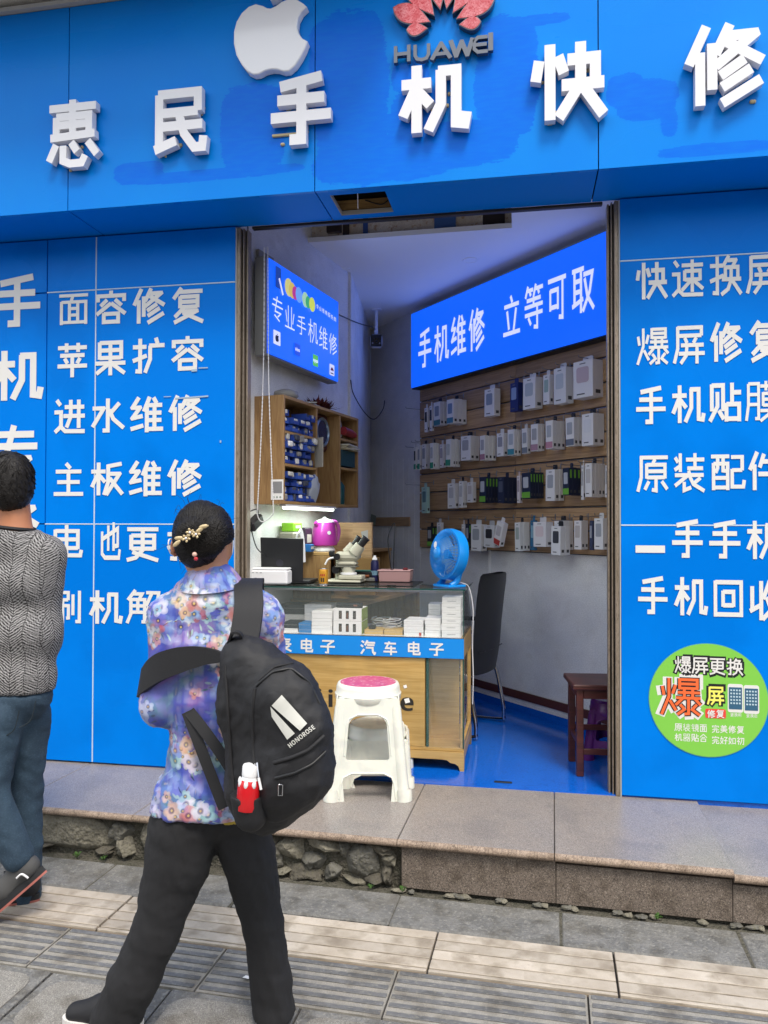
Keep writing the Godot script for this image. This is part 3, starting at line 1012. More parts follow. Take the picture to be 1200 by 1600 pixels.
func weed(where: Vector3, s: float, label: String, sd: int):
	var t := thing("weed", label, "weed", T(where), "weeds in the cracks at the foot of the step")
	var r := RandomNumberGenerator.new()
	r.seed = sd
	for k in 9:
		var b := Builder.new()
		var an := r.randf() * TAU
		var l := s * r.randf_range(0.5, 1.0)
		var dir := Vector3(cos(an), r.randf_range(0.5, 1.6), sin(an)).normalized()
		var side := dir.cross(Vector3.UP).normalized()
		var tip := dir * l
		var w := l * 0.28
		b.tube(PackedVector3Array([Vector3.ZERO, dir * l * 0.45]), 0.0012, 4, false)
		var up := side.cross(dir)
		b.quad(dir * l * 0.4, dir * l * 0.65 + side * w + up * w * 0.4, tip - Vector3.UP * w * 0.3, dir * l * 0.65 - side * w + up * w * 0.4, Vector3.UP)
		part(t, "leaf", b.mesh(), M["leaf"])

func make_plinth():
	var p := thing("granite_step", "speckled granite slab step along the shop front above rubble", "step")
	# slabs: joints measured along the front edge
	var joints := [-4.0, -3.4, -2.36, -1.76, -1.16, -0.58, 0.0, 0.61, 1.245, 1.86, 2.5, 3.4]
	for i in joints.size() - 1:
		var low := -0.016 if i >= 8 else 0.0
		var u0: float = joints[i] + 0.0015
		var u1: float = joints[i + 1] - 0.0015
		slab(p, "slab", u0, u1, -0.03 + low, low, -1.05, -0.012, M["granite top"], 0.003)
		# rounded nosing
		var k := Builder.new()
		var path := PackedVector3Array([Vector3(u0, -0.015 + low, -0.014), Vector3(u1, -0.015 + low, -0.014)])
		k.tube(path, 0.015, 12)
		part(p, "nosing", k.mesh(), M["granite edge"], street)
	# granite riser on the right
	var rj := [0.012, 0.615, 1.245, 1.86, 2.5, 3.4]
	for i in rj.size() - 1:
		var top: float = [-0.036, -0.034, -0.062, -0.06, -0.05][i]
		if i == 1: top = -0.045
		slab(p, "riser", rj[i] + 0.001, rj[i + 1] - 0.001, PAVE + 0.012, top, -0.052, -0.03, M["granite riser"], 0.002)
	slab(p, "core", -4, 3.4, PAVE - 0.08, -0.034, -1.0, -0.11, M["mortar"], 0.0)
	slab(p, "bed", 0.02, 3.4, PAVE - 0.08, -0.05, -0.11, -0.056, M["mortar"], 0.0)
	# rubble wall on the left
	var w := thing("rubble_wall", "rough rubble masonry with mossy gaps under the granite slabs", "wall")
	var st := [
		[-0.165, -0.115, 0.075, 0.07, 1], [-0.455, -0.09, 0.062, 0.05, 0], [-0.36, -0.135, 0.055, 0.035, 1], [-0.40, -0.185, 0.075, 0.03, 2], [-0.28, -0.175, 0.04, 0.03, 1], [-0.045, -0.1, 0.03, 0.028, 0],
		[-0.05, -0.16, 0.028, 0.04, 2], [-0.10, -0.19, 0.05, 0.02, 2], [-0.23, -0.075, 0.03, 0.03, 1], [-0.30, -0.065, 0.10, 0.022, 0], [-0.08, -0.06, 0.06, 0.018, 2], [-0.56, -0.15, 0.06, 0.05, 1], [-0.56, -0.075, 0.05, 0.035, 2], [-0.66, -0.12, 0.06, 0.07, 0],
		[-0.80, -0.11, 0.07, 0.075, 1], [-0.95, -0.14, 0.075, 0.05, 0], [-0.93, -0.07, 0.07, 0.03, 2], [-1.10, -0.125, 0.06, 0.07, 0], [-1.235, -0.09, 0.05, 0.045, 1], [-1.22, -0.155, 0.045, 0.045, 0],
		[-1.50, -0.115, 0.19, 0.085, 0], [-1.80, -0.11, 0.10, 0.075, 0], [-1.99, -0.12, 0.08, 0.085, 1], [-2.2, -0.11, 0.12, 0.08, 0], [-2.45, -0.12, 0.12, 0.08, 1], [-2.7, -0.11, 0.12, 0.08, 0], [-2.95, -0.12, 0.12, 0.08, 2],
		[-1.33, -0.185, 0.05, 0.02, 2], [-1.63, -0.19, 0.06, 0.018, 2], [-0.50, -0.195, 0.05, 0.015, 0], [-0.19, -0.2, 0.06, 0.012, 0]]
	for i in st.size():
		var s = st[i]
		var wide: bool = s[2] > 0.09 and s[0] < -1.3
		part(w, "stone", stone_mesh(i + 2, Vector3(s[2] * 1.1, s[3] * 1.1, 0.04 if wide else 0.06), 0.12 if wide else 0.34, wide), M["rubble %d" % s[4]], street * T(Vector3(s[0], s[1], -0.062 if wide else -0.085), Basis(Vector3.BACK, rng.randf_range(-0.25, 0.25) if not wide else 0.0)))
	slab(w, "mortar_bed", -4.0, 0.01, PAVE - 0.05, -0.034, -0.115, -0.066, M["mortar"], 0.0)
	slab(w, "mortar_foot", -4.0, 3.4, PAVE - 0.05, PAVE - 0.006, -0.066, 0.004, M["mortar"], 0.0)
	# crumbled mortar at the foot of the risers
	for i in 30:
		var u := 0.03 + i * 0.07 + rng.randf_range(-0.05, 0.05)
		if rng.randf() < 0.3: continue
		part(w, "rubble_chip", stone_mesh(200 + i % 6, Vector3(rng.randf_range(0.012, 0.034), 0.007, 0.012), 0.3), M["rubble %d" % (i % 2)], street * T(Vector3(u, PAVE + 0.006, -0.018 + rng.randf_range(-0.004, 0.008)), Basis(Vector3.UP, rng.randf_range(-0.4, 0.4))))
	for q in [[-0.11, "tiny green weed beside the round stone left of the granite riser"], [-0.53, "green weed in the rubble just right of the walking woman's leg"], [-1.43, "low green weed under the large pale stone near the man's shoe"], [-1.3, "mossy weed in the gap between pale stones"], [0.02, "sprig of grass at the foot of the first granite riser"], [0.98, "small sprig in the crack below the right granite riser"]]:
		weed(street * Vector3(q[0], PAVE + 0.004, -0.012), 0.034 if q[0] < -0.6 else 0.028, q[1], int(q[0] * 100) + 900)

# ---------- the other side of the street: it keeps the low sky off the shop front ----------
func make_opposite():
	var t := thing("opposite_building", "row of pale rendered buildings across the street behind the viewer", "building", T(Vector3(0, PAVE - 0.05, 14.0)))
	var wall := mat("opposite render", Color("c6beb2"), 0.85)
	part(t, "wall", box(Vector3(60, 5.6, 0.4)), wall, T(Vector3(0, 2.8, 0.2)))
	part(t, "cornice", box(Vector3(60, 0.3, 0.8), 0.02), wall, T(Vector3(0, 5.76, 0.0)))
	var gl := hexmat("2c3238", 0.15)
	var fr := hexmat("c8c8c4", 0.5)
	for i in 13:
		for f in 1:
			var w := part(t, "window", box(Vector3(1.6, 1.5, 0.06), 0.01), fr, T(Vector3(-20.5 + i * 3.4, 4.2, -0.02)))
			part(w, "pane", box(Vector3(1.45, 1.35, 0.02)), gl, T(Vector3(0, 0, -0.032)))
		part(t, "shop_shutter", box(Vector3(2.8, 2.6, 0.06), 0.01), hexmat(["6a6c70", "7a5a44", "4c5a6a"][i % 3], 0.6), T(Vector3(-20.5 + i * 3.4, 1.45, -0.02)))

func make_neighbours():
	for q in [[-8.6, "pale neighbouring shop front with grey shutters left of the blue one"], [8.6, "pale neighbouring shop front with grey shutters right of the blue one"]]:
		var t := thing("neighbour_building", q[1], "building", T(Vector3(q[0], PAVE, -0.2)))
		part(t, "wall", box(Vector3(10.3, 6.8, 0.3), 0.01), M["plaster"], T(Vector3(0, 3.4, -0.1)))
		for i in 3:
			var sh := part(t, "shutter", box(Vector3(2.6, 2.7, 0.05), 0.01), hexmat("7c7e80", 0.5, 0.3), T(Vector3(-3.3 + i * 3.3, 1.4, 0.08)))
			for k in 17: part(sh, "slat_ridge", box(Vector3(2.56, 0.03, 0.012), 0.004), hexmat("7c7e80", 0.5, 0.3), T(Vector3(0, -1.25 + k * 0.156, 0.03)))
			part(t, "fascia_board", box(Vector3(2.8, 0.6, 0.1), 0.01), hexmat(["a8a29a", "8a4a40", "6a7a6a"][i], 0.6), T(Vector3(-3.3 + i * 3.3, 3.15, 0.1)))
			var w := part(t, "window", box(Vector3(1.5, 1.4, 0.06), 0.01), hexmat("c8c8c4", 0.5), T(Vector3(-3.3 + i * 3.3, 5.2, 0.06)))
			part(w, "pane", box(Vector3(1.36, 1.26, 0.02)), hexmat("2c3238", 0.15), T(Vector3(0, 0, 0.032)))

# ---------- the shop front ----------
var xL := 0.0
var xR := 0.0
const SOFFIT := 2.775
const FASCIA_Z := 0.315
const FASCIA_TOP := 3.775
func panel(parent: Node, x0: float, x1: float, y0: float, y1: float, m: Material, called := "panel") -> MeshInstance3D:
	return part(parent, called, box(Vector3(x1 - x0, y1 - y0, 0.03), 0.0015), m, T(Vector3((x0 + x1) / 2, (y0 + y1) / 2, -0.0155)))
func seam(parent: Node, a: Vector3, b: Vector3, w := 0.006):
	var d := b - a
	var s := Vector3(absf(d.x) + (w if absf(d.x) < 0.01 else 0.0), absf(d.y) + (w if absf(d.y) < 0.01 else 0.0), 0.012)
	part(parent, "sealant_joint", box(s, 0.001), M["sealant"], T((a + b) / 2 + Vector3(0, 0, -0.0045)))
func make_facade():
	xL = onz(366, 700, 0).x
	xR = onz(970, 700, 0).x
	var g := 0.003
	# left cladding
	var l := thing("wall_cladding", "blue wall cladding with white service list left of the doorway", "wall")
	var sx := onz(147, 820, 0).x
	var s1 := onz(200, 819, 0).y
	var s2 := onz(200, 450, 0).y
	var rows := [0.006, s1, s2, SOFFIT - 0.004]
	for r in 3:
		for c in [[-3.4, -2.5], [-2.5, sx], [sx, xL]]:
			panel(l, c[0] + g, c[1] - (g if c[1] != xL else 0.0), rows[r] + g, rows[r + 1] - g, M["blue cladding"])
	seam(l, Vector3(sx, 0.01, 0), Vector3(sx, SOFFIT - 0.01, 0))
	for y in [s1, s2]:
		seam(l, Vector3(-2.5, y, 0), Vector3(sx - g, y, 0))
		seam(l, Vector3(sx + g, y, 0), Vector3(xL, y, 0))
	seam(l, Vector3(xL - 0.003, 0.01, -0.003), Vector3(xL - 0.003, SOFFIT - 0.01, -0.003), 0.005)
	var o := Vector3(0, 0, 0.0025)
	var big := [["手", -14, 428, 66, 512], ["机", -13, 545, 66, 627], ["专", -14, 662, 62, 746], ["修", -16, 780, 62, 862]]
	for c in big: letter_on(l, "character", c[0], c.slice(1), o, Vector3.BACK, M["vinyl white"], 12.5)
	var list := [["面", 90, 457, 140, 508], ["容", 148, 453, 199, 507], ["修", 207, 449, 259, 506], ["复", 268, 448, 320, 505],
		["苹", 88, 535, 138, 590], ["果", 147, 531, 198, 587], ["扩", 206, 527, 258, 584], ["容", 266, 524, 320, 580],
		["进", 84, 622, 134, 678], ["水", 142, 621, 195, 677], ["维", 202, 619, 256, 676], ["修", 263, 616, 317, 674],
		["主", 82, 723, 132, 776], ["板", 141, 721, 193, 775], ["维", 200, 719, 254, 776], ["修", 261, 717, 316, 775],
		["电", 80, 819, 129, 873], ["也", 157, 815, 189, 875], ["更", 196, 822, 250, 877], ["换", 260, 820, 315, 877],
		["刷", 78, 921, 128, 975], ["机", 139, 921, 191, 976], ["解", 197, 921, 251, 976], ["锁", 258, 921, 312, 976]]
	for c in list: letter_on(l, "character", c[0], c.slice(1), o, Vector3.BACK, M["vinyl white"], 9.6 if c[0] in ["面", "解", "锁", "刷"] else 11.5)
	for q in [[318, 575, 0.05, 0.006], [304, 579, 0.03, 0.012], [300, 621, 0.18, 0.008], [262, 620, 0.04, 0.004], [345, 690, 0.008, 0.012], [60, 372, 0.16, 0.003]]:
		part(l, "tape_residue", box(Vector3(q[2], q[3], 0.0008)), M["tape residue"], T(onz(q[0], q[1], 0.0) + Vector3(0, 0, 0.0036), Basis(Vector3.BACK, rng.randf_range(-0.03, 0.05))))
	# right cladding
	var r := thing("wall_cladding", "blue wall cladding with white service list right of the doorway", "wall")
	var t1 := onz(1000, 820.7, 0).y
	var t2 := onz(970, 408, 0).y
	rows = [0.006, t1, t2, SOFFIT - 0.004]
	for q in 3:
		for c in [[xR, xR + 1.22], [xR + 1.22, 3.4]]:
			panel(r, c[0] + (g if c[0] != xR else 0.0), c[1] - g, rows[q] + g, rows[q + 1] - g, M["blue cladding"])
	for y in [t1, t2]: seam(r, Vector3(xR, y, 0), Vector3(xR + 1.217, y, 0))
	seam(r, Vector3(xR + 1.22, 0.01, 0), Vector3(xR + 1.22, SOFFIT - 0.01, 0))
	list = [["快", 994, 408, 1043, 469], ["速", 1049, 404, 1100, 465], ["换", 1108, 398, 1159, 462], ["屏", 1166, 396, 1220, 459],
		["爆", 994, 511, 1045, 571], ["屏", 1052, 507, 1102, 569], ["修", 1109, 502, 1161, 566], ["复", 1170, 500, 1225, 565],
		["手", 992, 602, 1042, 664], ["机", 1049, 600, 1101, 662], ["贴", 1107, 597, 1159, 660], ["膜", 1165, 594, 1220, 659],
		["原", 995, 710, 1045, 770], ["装", 1052, 707, 1102, 769], ["配", 1110, 707, 1164, 767], ["件", 1169, 704, 1222, 767],
		["一", 992, 828, 1040, 888], ["手", 1048, 810, 1100, 873], ["手", 1106, 811, 1159, 874], ["机", 1166, 812, 1220, 875],
		["手", 995, 899, 1045, 961], ["机", 1053, 900, 1105, 963], ["回", 1114, 905, 1162, 965], ["收", 1170, 906, 1224, 970]]
	for c in list:
		var w := 11.5
		if c[0] == "爆" or c[0] == "膜": w = 8.0
		elif c[0] in ["配", "装", "原", "屏", "换", "速"]: w = 10.0
		elif c[0] == "一": w = 19.0
		letter_on(r, "character", c[0], c.slice(1), o, Vector3.BACK, M["vinyl white"], w)
	make_sticker()
	# door frame
	var f := thing("door_frame", "worn bronze metal door frame around the shop opening", "door frame")
	var hgt := SOFFIT - 0.01
	for s in [[xL, 1.0], [xR, -1.0]]:
		var x: float = s[0]
		var k: float = s[1]
		part(f, "edge_trim", box(Vector3(0.006, hgt, 0.03), 0.001), M["card grey"], T(Vector3(x + k * 0.0035, hgt / 2, -0.018)))
		part(f, "jamb", box(Vector3(0.019, hgt, 0.05), 0.003), M["bronze frame"], T(Vector3(x + k * 0.0165, hgt / 2, -0.03)))
		part(f, "track", box(Vector3(0.007, hgt, 0.02), 0.001), M["dark frame"], T(Vector3(x + k * 0.0297, hgt / 2, -0.052)))
		part(f, "track_lip", box(Vector3(0.006, hgt, 0.045), 0.002), M["bronze frame"], T(Vector3(x + k * 0.0364, hgt / 2, -0.042)))
		part(f, "track", box(Vector3(0.006, hgt, 0.02), 0.001), M["dark frame"], T(Vector3(x + k * 0.0426, hgt / 2, -0.066)))
		part(f, "inner_jamb", box(Vector3(0.009, hgt, 0.05), 0.002), M["bronze frame"], T(Vector3(x + k * 0.0503, hgt / 2, -0.065)))
	part(f, "header", box(Vector3(xR - xL - 0.15, 0.014, 0.03), 0.003), M["dark frame"], T(Vector3((xL + xR) / 2, SOFFIT - 0.004, -0.05)))

const APPLE := [[50, 26], [56, 24], [63, 20], [71, 18], [80, 20], [87, 25], [91, 29], [85, 34], [81, 41], [80, 49], [82, 57], [86, 63], [92, 67], [89, 75], [84, 84], [78, 92], [71, 97], [65, 97], [58, 94], [51, 93], [44, 94], [37, 97], [31, 97], [24, 93], [17, 84], [11, 73], [8, 60], [8, 47], [11, 36], [17, 27], [25, 21], [33, 19], [41, 22], [46, 25]]
const APPLE_LEAF := [[50, 17], [50, 12], [53, 6], [58, 1], [65, -2], [66, 3], [64, 9], [59, 14], [54, 16.5]]
func unit_poly(p: Array) -> PackedVector2Array:      # 100-grid, y down, to a unit square
	var o := PackedVector2Array()
	for q in p: o.append(Vector2((q[0] - 50.0) / 100.0, (50.0 - q[1]) / 100.0))
	return o
func fruit_logo(parent: Node, c: Vector3, size: float, depth: float, m: Material, b := Basis()):
	for pl in [[APPLE, "fruit_emblem"], [APPLE_LEAF, "emblem_leaf"]]:
		var k := Builder.new()
		var pts := unit_poly(pl[0])
		for i in pts.size(): pts[i] *= size
		k.prism(pts, 0.0, depth, minf(depth * 0.15, 0.004))
		part(parent, pl[1], k.mesh(), m, T(c, b))
func petal_poly(a: float, l0: float, l1: float, w: float) -> PackedVector2Array:
	var o := PackedVector2Array()
	var d := Vector2(cos(a), sin(a))
	var s := Vector2(-d.y, d.x)
	for k in 13:
		var t := float(k) / 12
		o.append(d * lerpf(l0, l1, t) + s * w * pow(sin(PI * pow(t, 1.35)), 0.75) * 0.5)
	for k in range(11, 0, -1):
		var t := float(k) / 12
		o.append(d * lerpf(l0, l1, t) - s * w * pow(sin(PI * pow(t, 1.35)), 0.75) * 0.5)
	return o

func make_fascia():
	var s := thing("shop_sign", "blue shop sign board with raised white characters above the doorway", "sign")
	# panels of the board
	var xs := [-3.4]
	for p in [107, 492, 935]: xs.append(onz(p, 200, FASCIA_Z).x)
	xs.append(3.4)
	var w := 1536
	var h := 256
	var im := fascia_image(w, h, -3.4, 3.4, SOFFIT, FASCIA_TOP)
	var m := mat("touched up blue board", Color.WHITE, 0.34, 0.0, 0.25)
	m.albedo_texture = image_tex(im)
	m.roughness_texture = M["blue cladding"].roughness_texture
	for i in 4:
		var x0: float = xs[i] + 0.0025
		var x1: float = xs[i + 1] - 0.0025
		var k := Builder.new()
		var uvs := []
		for c in [[x0, SOFFIT], [x1, SOFFIT], [x1, FASCIA_TOP], [x0, FASCIA_TOP]]: uvs.append(Vector2((c[0] + 3.4) / 6.8, (FASCIA_TOP - c[1]) / (FASCIA_TOP - SOFFIT)))
		var z := FASCIA_Z
		k.quad(Vector3(x0, SOFFIT, z), Vector3(x1, SOFFIT, z), Vector3(x1, FASCIA_TOP, z), Vector3(x0, FASCIA_TOP, z), Vector3.BACK, uvs)
		k.box(Vector3((x0 + x1) / 2, (SOFFIT + FASCIA_TOP) / 2, z - 0.0115), Vector3(x1 - x0, FASCIA_TOP - SOFFIT, 0.019))
		part(s, "board", k.mesh(), m)
	part(s, "board_backing", box(Vector3(6.8, FASCIA_TOP - SOFFIT - 0.05, 0.01)), M["dark frame"], T(Vector3(0, (SOFFIT + FASCIA_TOP) / 2 + 0.02, FASCIA_Z - 0.03)))
	# underside, with an open hatch
	var zb := FASCIA_Z - 0.023
	var y := SOFFIT + 0.006
	var h0 := ony(515, 306, SOFFIT)
	var h1 := ony(612, 332, SOFFIT)
	var hx0 := minf(h0.x, h1.x)
	var hx1 := maxf(h0.x, h1.x) + 0.01
	var hz1 := maxf(h0.z, h1.z)
	var hz0 := minf(h0.z, h1.z)
	for i in 4:
		var x0: float = xs[i] + 0.003
		var x1: float = xs[i + 1] - 0.003
		if i != 2:
			part(s, "underside_panel", box(Vector3(x1 - x0, 0.01, zb + 0.03), 0.001), M["blue soffit"], T(Vector3((x0 + x1) / 2, y, (zb - 0.03) / 2)))
		else:
			for q in [[x0, hx0, -0.03, zb], [hx1, x1, -0.03, zb], [hx0, hx1, -0.03, hz0], [hx0, hx1, hz1, zb]]:
				if q[1] - q[0] > 0.003 and q[3] - q[2] > 0.003:
					part(s, "underside_panel", box(Vector3(q[1] - q[0], 0.01, q[3] - q[2])), M["blue soffit"], T(Vector3((q[0] + q[1]) / 2, y, (q[2] + q[3]) / 2)))
	# the hatch: bare metal edge, batten and loose wires above it
	var ht := thing("ceiling_hatch", "open hatch with loose wires in the underside of the shop sign", "hatch")
	part(ht, "edge_trim", box(Vector3(hx1 - hx0, 0.022, 0.008), 0.001), M["card grey"], T(Vector3((hx0 + hx1) / 2, SOFFIT + 0.014, hz0 - 0.001)))
	part(ht, "edge_trim", box(Vector3(0.012, 0.02, hz1 - hz0), 0.001), M["card grey"], T(Vector3(hx0 - 0.002, SOFFIT + 0.014, (hz0 + hz1) / 2)))
	part(ht, "batten", box(Vector3(hx1 - hx0 + 0.1, 0.05, 0.03), 0.002), M["oak"], T(Vector3((hx0 + hx1) / 2, SOFFIT + 0.055, hz0 - 0.02)))
	part(ht, "white_wire", tube(curve([Vector3(hx0 + 0.1, SOFFIT + 0.2, hz1 - 0.02), Vector3(hx0 + 0.12, SOFFIT + 0.08, hz1 - 0.04), Vector3(hx0 + 0.09, SOFFIT + 0.02, hz0 + 0.03)]), 0.0022, 6), M["white plastic"])
	part(ht, "black_wire", tube(curve([Vector3(hx0 + 0.12, SOFFIT + 0.07, hz0), Vector3(hx0 + 0.2, SOFFIT + 0.035, hz0 + 0.02), Vector3(hx1 - 0.03, SOFFIT + 0.06, hz0)]), 0.003, 6), M["black plastic"])
	part(ht, "red_wire", tube(curve([Vector3(hx0, SOFFIT + 0.03, hz1 - 0.01), Vector3(hx0 + 0.2, SOFFIT + 0.045, hz1 - 0.015), Vector3(hx1, SOFFIT + 0.03, hz1 - 0.01)]), 0.0025, 6), hexmat("8a3030"))
	# raised characters
	var d := 0.037
	for c in [["惠", 75, 160, 165, 266, 11.5], ["民", 240, 142, 328, 246, 14.0], ["手", 423, 121, 524, 232, 15.0], ["机", 626, 104, 733, 214, 15.0], ["快", 832, 71, 945, 196, 15.0], ["修", 1067, 43, 1193, 172, 12.5]]:
		var o := Vector3(0, 0, FASCIA_Z + 0.012)
		var lt := letter_on(s, "character", c[0], c.slice(1, 5), o, Vector3.BACK, M["acrylic white"], c[5], d)
		# glue beads that show at the back edge
		var r := RandomNumberGenerator.new()
		r.seed = int(c[1])
		for q in 9:
			part(lt, "glue_bead", box(Vector3(r.randf_range(0.03, 0.09), r.randf_range(0.02, 0.05), 0.09), 0.01), M["glue"], T(Vector3(r.randf_range(-0.42, 0.42), r.randf_range(-0.5, 0.3), -0.05)))
	part(s, "broken_stroke", box(Vector3(0.12, 0.012, 0.012), 0.002), M["glue"], T(onz(445, 211, FASCIA_Z + 0.006)))
	# emblems
	var ac := onz(427, 56, FASCIA_Z)
	var asz := onz(482, 60, FASCIA_Z).x - onz(368, 60, FASCIA_Z).x
	fruit_logo(s, ac + Vector3(0, 0, 0.004), asz * 1.19, 0.04, mat("fruit acrylic", Color("f0eff2"), 0.12, 0.0, 0.6))
	var pc := onz(694, 50, FASCIA_Z)
	var red := mat("faded red acrylic", Color.WHITE, 0.25)
	red.albedo_texture = image_tex(mottled(Color("c24a52"), Color("d8848a"), Color("a82832"), 120, 0.02, 0.06, 256))
	triplanar(red, Vector3.ONE * 5.0)
	var steel := mat("steel side", Color("6a6c72"), 0.3, 0.8)
	var px := 0.0026
	for q in [[178, 26, 64, 25], [153, 24, 98, 36], [126, 26, 106, 36], [100, 30, 110, 33], [80, 30, 110, 33], [54, 26, 106, 36], [27, 24, 98, 36], [2, 26, 64, 25]]:
		var a := deg_to_rad(q[0])
		var k := Builder.new()
		k.prism(petal_poly(a, q[1] * px, q[2] * px, q[3] * px), 0.004, 0.034)
		var pt := part(s, "petal", k.mesh(), steel, T(pc))
		var k2 := Builder.new()
		k2.prism(petal_poly(a, (q[1] + 2) * px, (q[2] - 1.5) * px, (q[3] - 3.5) * px), 0.0345, 0.0365)
		part(pt, "petal_face", k2.mesh(), red)
	for c in [["H", 616, 75, 643, 102], ["U", 647, 73, 673, 99], ["A", 674, 70, 706, 97], ["W", 704, 65, 740, 93], ["E", 739, 60, 764, 88], ["I", 758, 55, 776, 84]]:
		letter_on(s, "lettering", c[0], c.slice(1), Vector3(0, 0, FASCIA_Z + 0.012), Vector3.BACK, steel, 42.0 if c[0] == "I" else 20.0, 0.022)
	# wall above, with the slab and eaves over the left part
	var u := thing("upper_facade", "pale rendered wall of the upper storey above the sign", "wall")
	part(u, "wall", box(Vector3(6.8, 3.2, 0.2)), M["plaster"], T(Vector3(0, 3.32 + 1.6, -0.13)))
	part(u, "lintel", box(Vector3(6.8, 0.5, 0.025)), M["dark frame"], T(Vector3(0, 3.04, -0.018)))
	part(u, "sign_cap", box(Vector3(6.8, 0.02, 0.36)), M["card grey"], T(Vector3(0, FASCIA_TOP + 0.014, 0.16)))
	part(u, "eave", box(Vector3(3.3, 0.12, 0.75), 0.01), M["plaster"], T(Vector3(-2.1, FASCIA_TOP + 0.12, 0.45)))

func make_sticker():
	var c := onz(1106, 1094, 0)
	var rx := onz(1200, 1094, 0).x - c.x
	var s := thing("round_sticker", "round green screen repair sticker on the right blue wall", "sticker", T(c + Vector3(0, 0, 0.002)))
	var g := mat("sticker green", Color("7fc74a"), 0.45)
	part(s, "disc", prism(circle(rx, 64), 0.0, 0.0012), g)
	part(s, "rim", prism(circle(rx + 0.003, 64), -0.0008, 0.0004), mat("sticker rim", Color("5aa78c"), 0.5))
	var put := func(ch: String, b: Array, m: Material, w: float, lift: float, called := "character"):
		letter_on(s, called, ch, b, Vector3(0, 0, 0.0036 + lift), Vector3.BACK, m, w)
	var black := mat("print black", Color("16181c"), 0.5)
	var white: Material = M["vinyl white"]
	var i := 0
	for ch in "爆屏更换":
		var x := 1054.0 + i * 27.0
		var y := 1025.0 + i * 1.2
		put.call(ch, [x - 1, y - 1, x + 28, y + 29], black, 24.0, 0.0, "character_outline")
		put.call(ch, [x, y, x + 26, y + 27], white, 8.5 if i == 0 else 10.0, 0.0012)
		i += 1
	put.call("爆", [1028, 1056, 1098, 1121], white, 22.0, 0.0, "character_outline")
	put.call("爆", [1031, 1058, 1096, 1119], black, 12.0, 0.0012)
	put.call("爆", [1031, 1058, 1096, 1119], mat("print orange", Color("ee6a34"), 0.5), 7.0, 0.0024)
	put.call("屏", [1103, 1070, 1134, 1104], black, 24.0, 0.0, "character_outline")
	put.call("屏", [1105, 1072, 1132, 1102], mat("print yellow", Color("f2ea6a"), 0.5), 11.0, 0.0012)
	var rc := onz(1118, 1115, 0.003)
	part(s, "red_tag", prism(round_rect(0.088, 0.042, 0.008), 0, 0.0012), mat("print red", Color("e2463a"), 0.5), s.transform.affine_inverse() * T(rc))
	put.call("修", [1105, 1109, 1118, 1122], white, 11.0, 0.0022)
	put.call("复", [1119, 1109, 1132, 1122], white, 11.0, 0.0022)
	for p in [[1149, 1091], [1174, 1093]]:
		var q := onz(p[0], p[1], 0.003)
		var ph := part(s, "phone_print", prism(round_rect(0.065, 0.127, 0.01), 0, 0.001), white, s.transform.affine_inverse() * T(q))
		part(ph, "screen_print", prism(round_rect(0.055, 0.098, 0.002), 0.0012, 0.002), mat("print screen", Color("35607c"), 0.4))
		for a in 4:
			for b in 5:
				part(ph, "icon_print", prism(round_rect(0.0075, 0.0075, 0.002, 2), 0.0022, 0.003), mat("print icon", Color("b9cfd8"), 0.5), T(Vector3(-0.018 + a * 0.012, 0.036 - b * 0.0145, 0)))
	i = 0
	for ch in "更换前":
		put.call(ch, [1141 + i * 6, 1114, 1146.6 + i * 6, 1120], white, 9.0, 0.0)
		i += 1
	i = 0
	for ch in "更换后":
		put.call(ch, [1166 + i * 6, 1115.5, 1171.6 + i * 6, 1121.5], white, 9.0, 0.0)
		i += 1
	var rows := [["原装镜面", 1054, 1130], ["完美修复", 1112, 1132.5], ["机器贴合", 1054, 1145.5], ["完好如初", 1112, 1150]]
	for r in rows:
		i = 0
		for ch in r[0]:
			put.call(ch, [r[1] + i * 13, r[2] + i * 0.5, r[1] + 12 + i * 13, r[2] + 12.5 + i * 0.5], white, 8.0 if ch in "镜器装" else 10.5, 0.0)
			i += 1

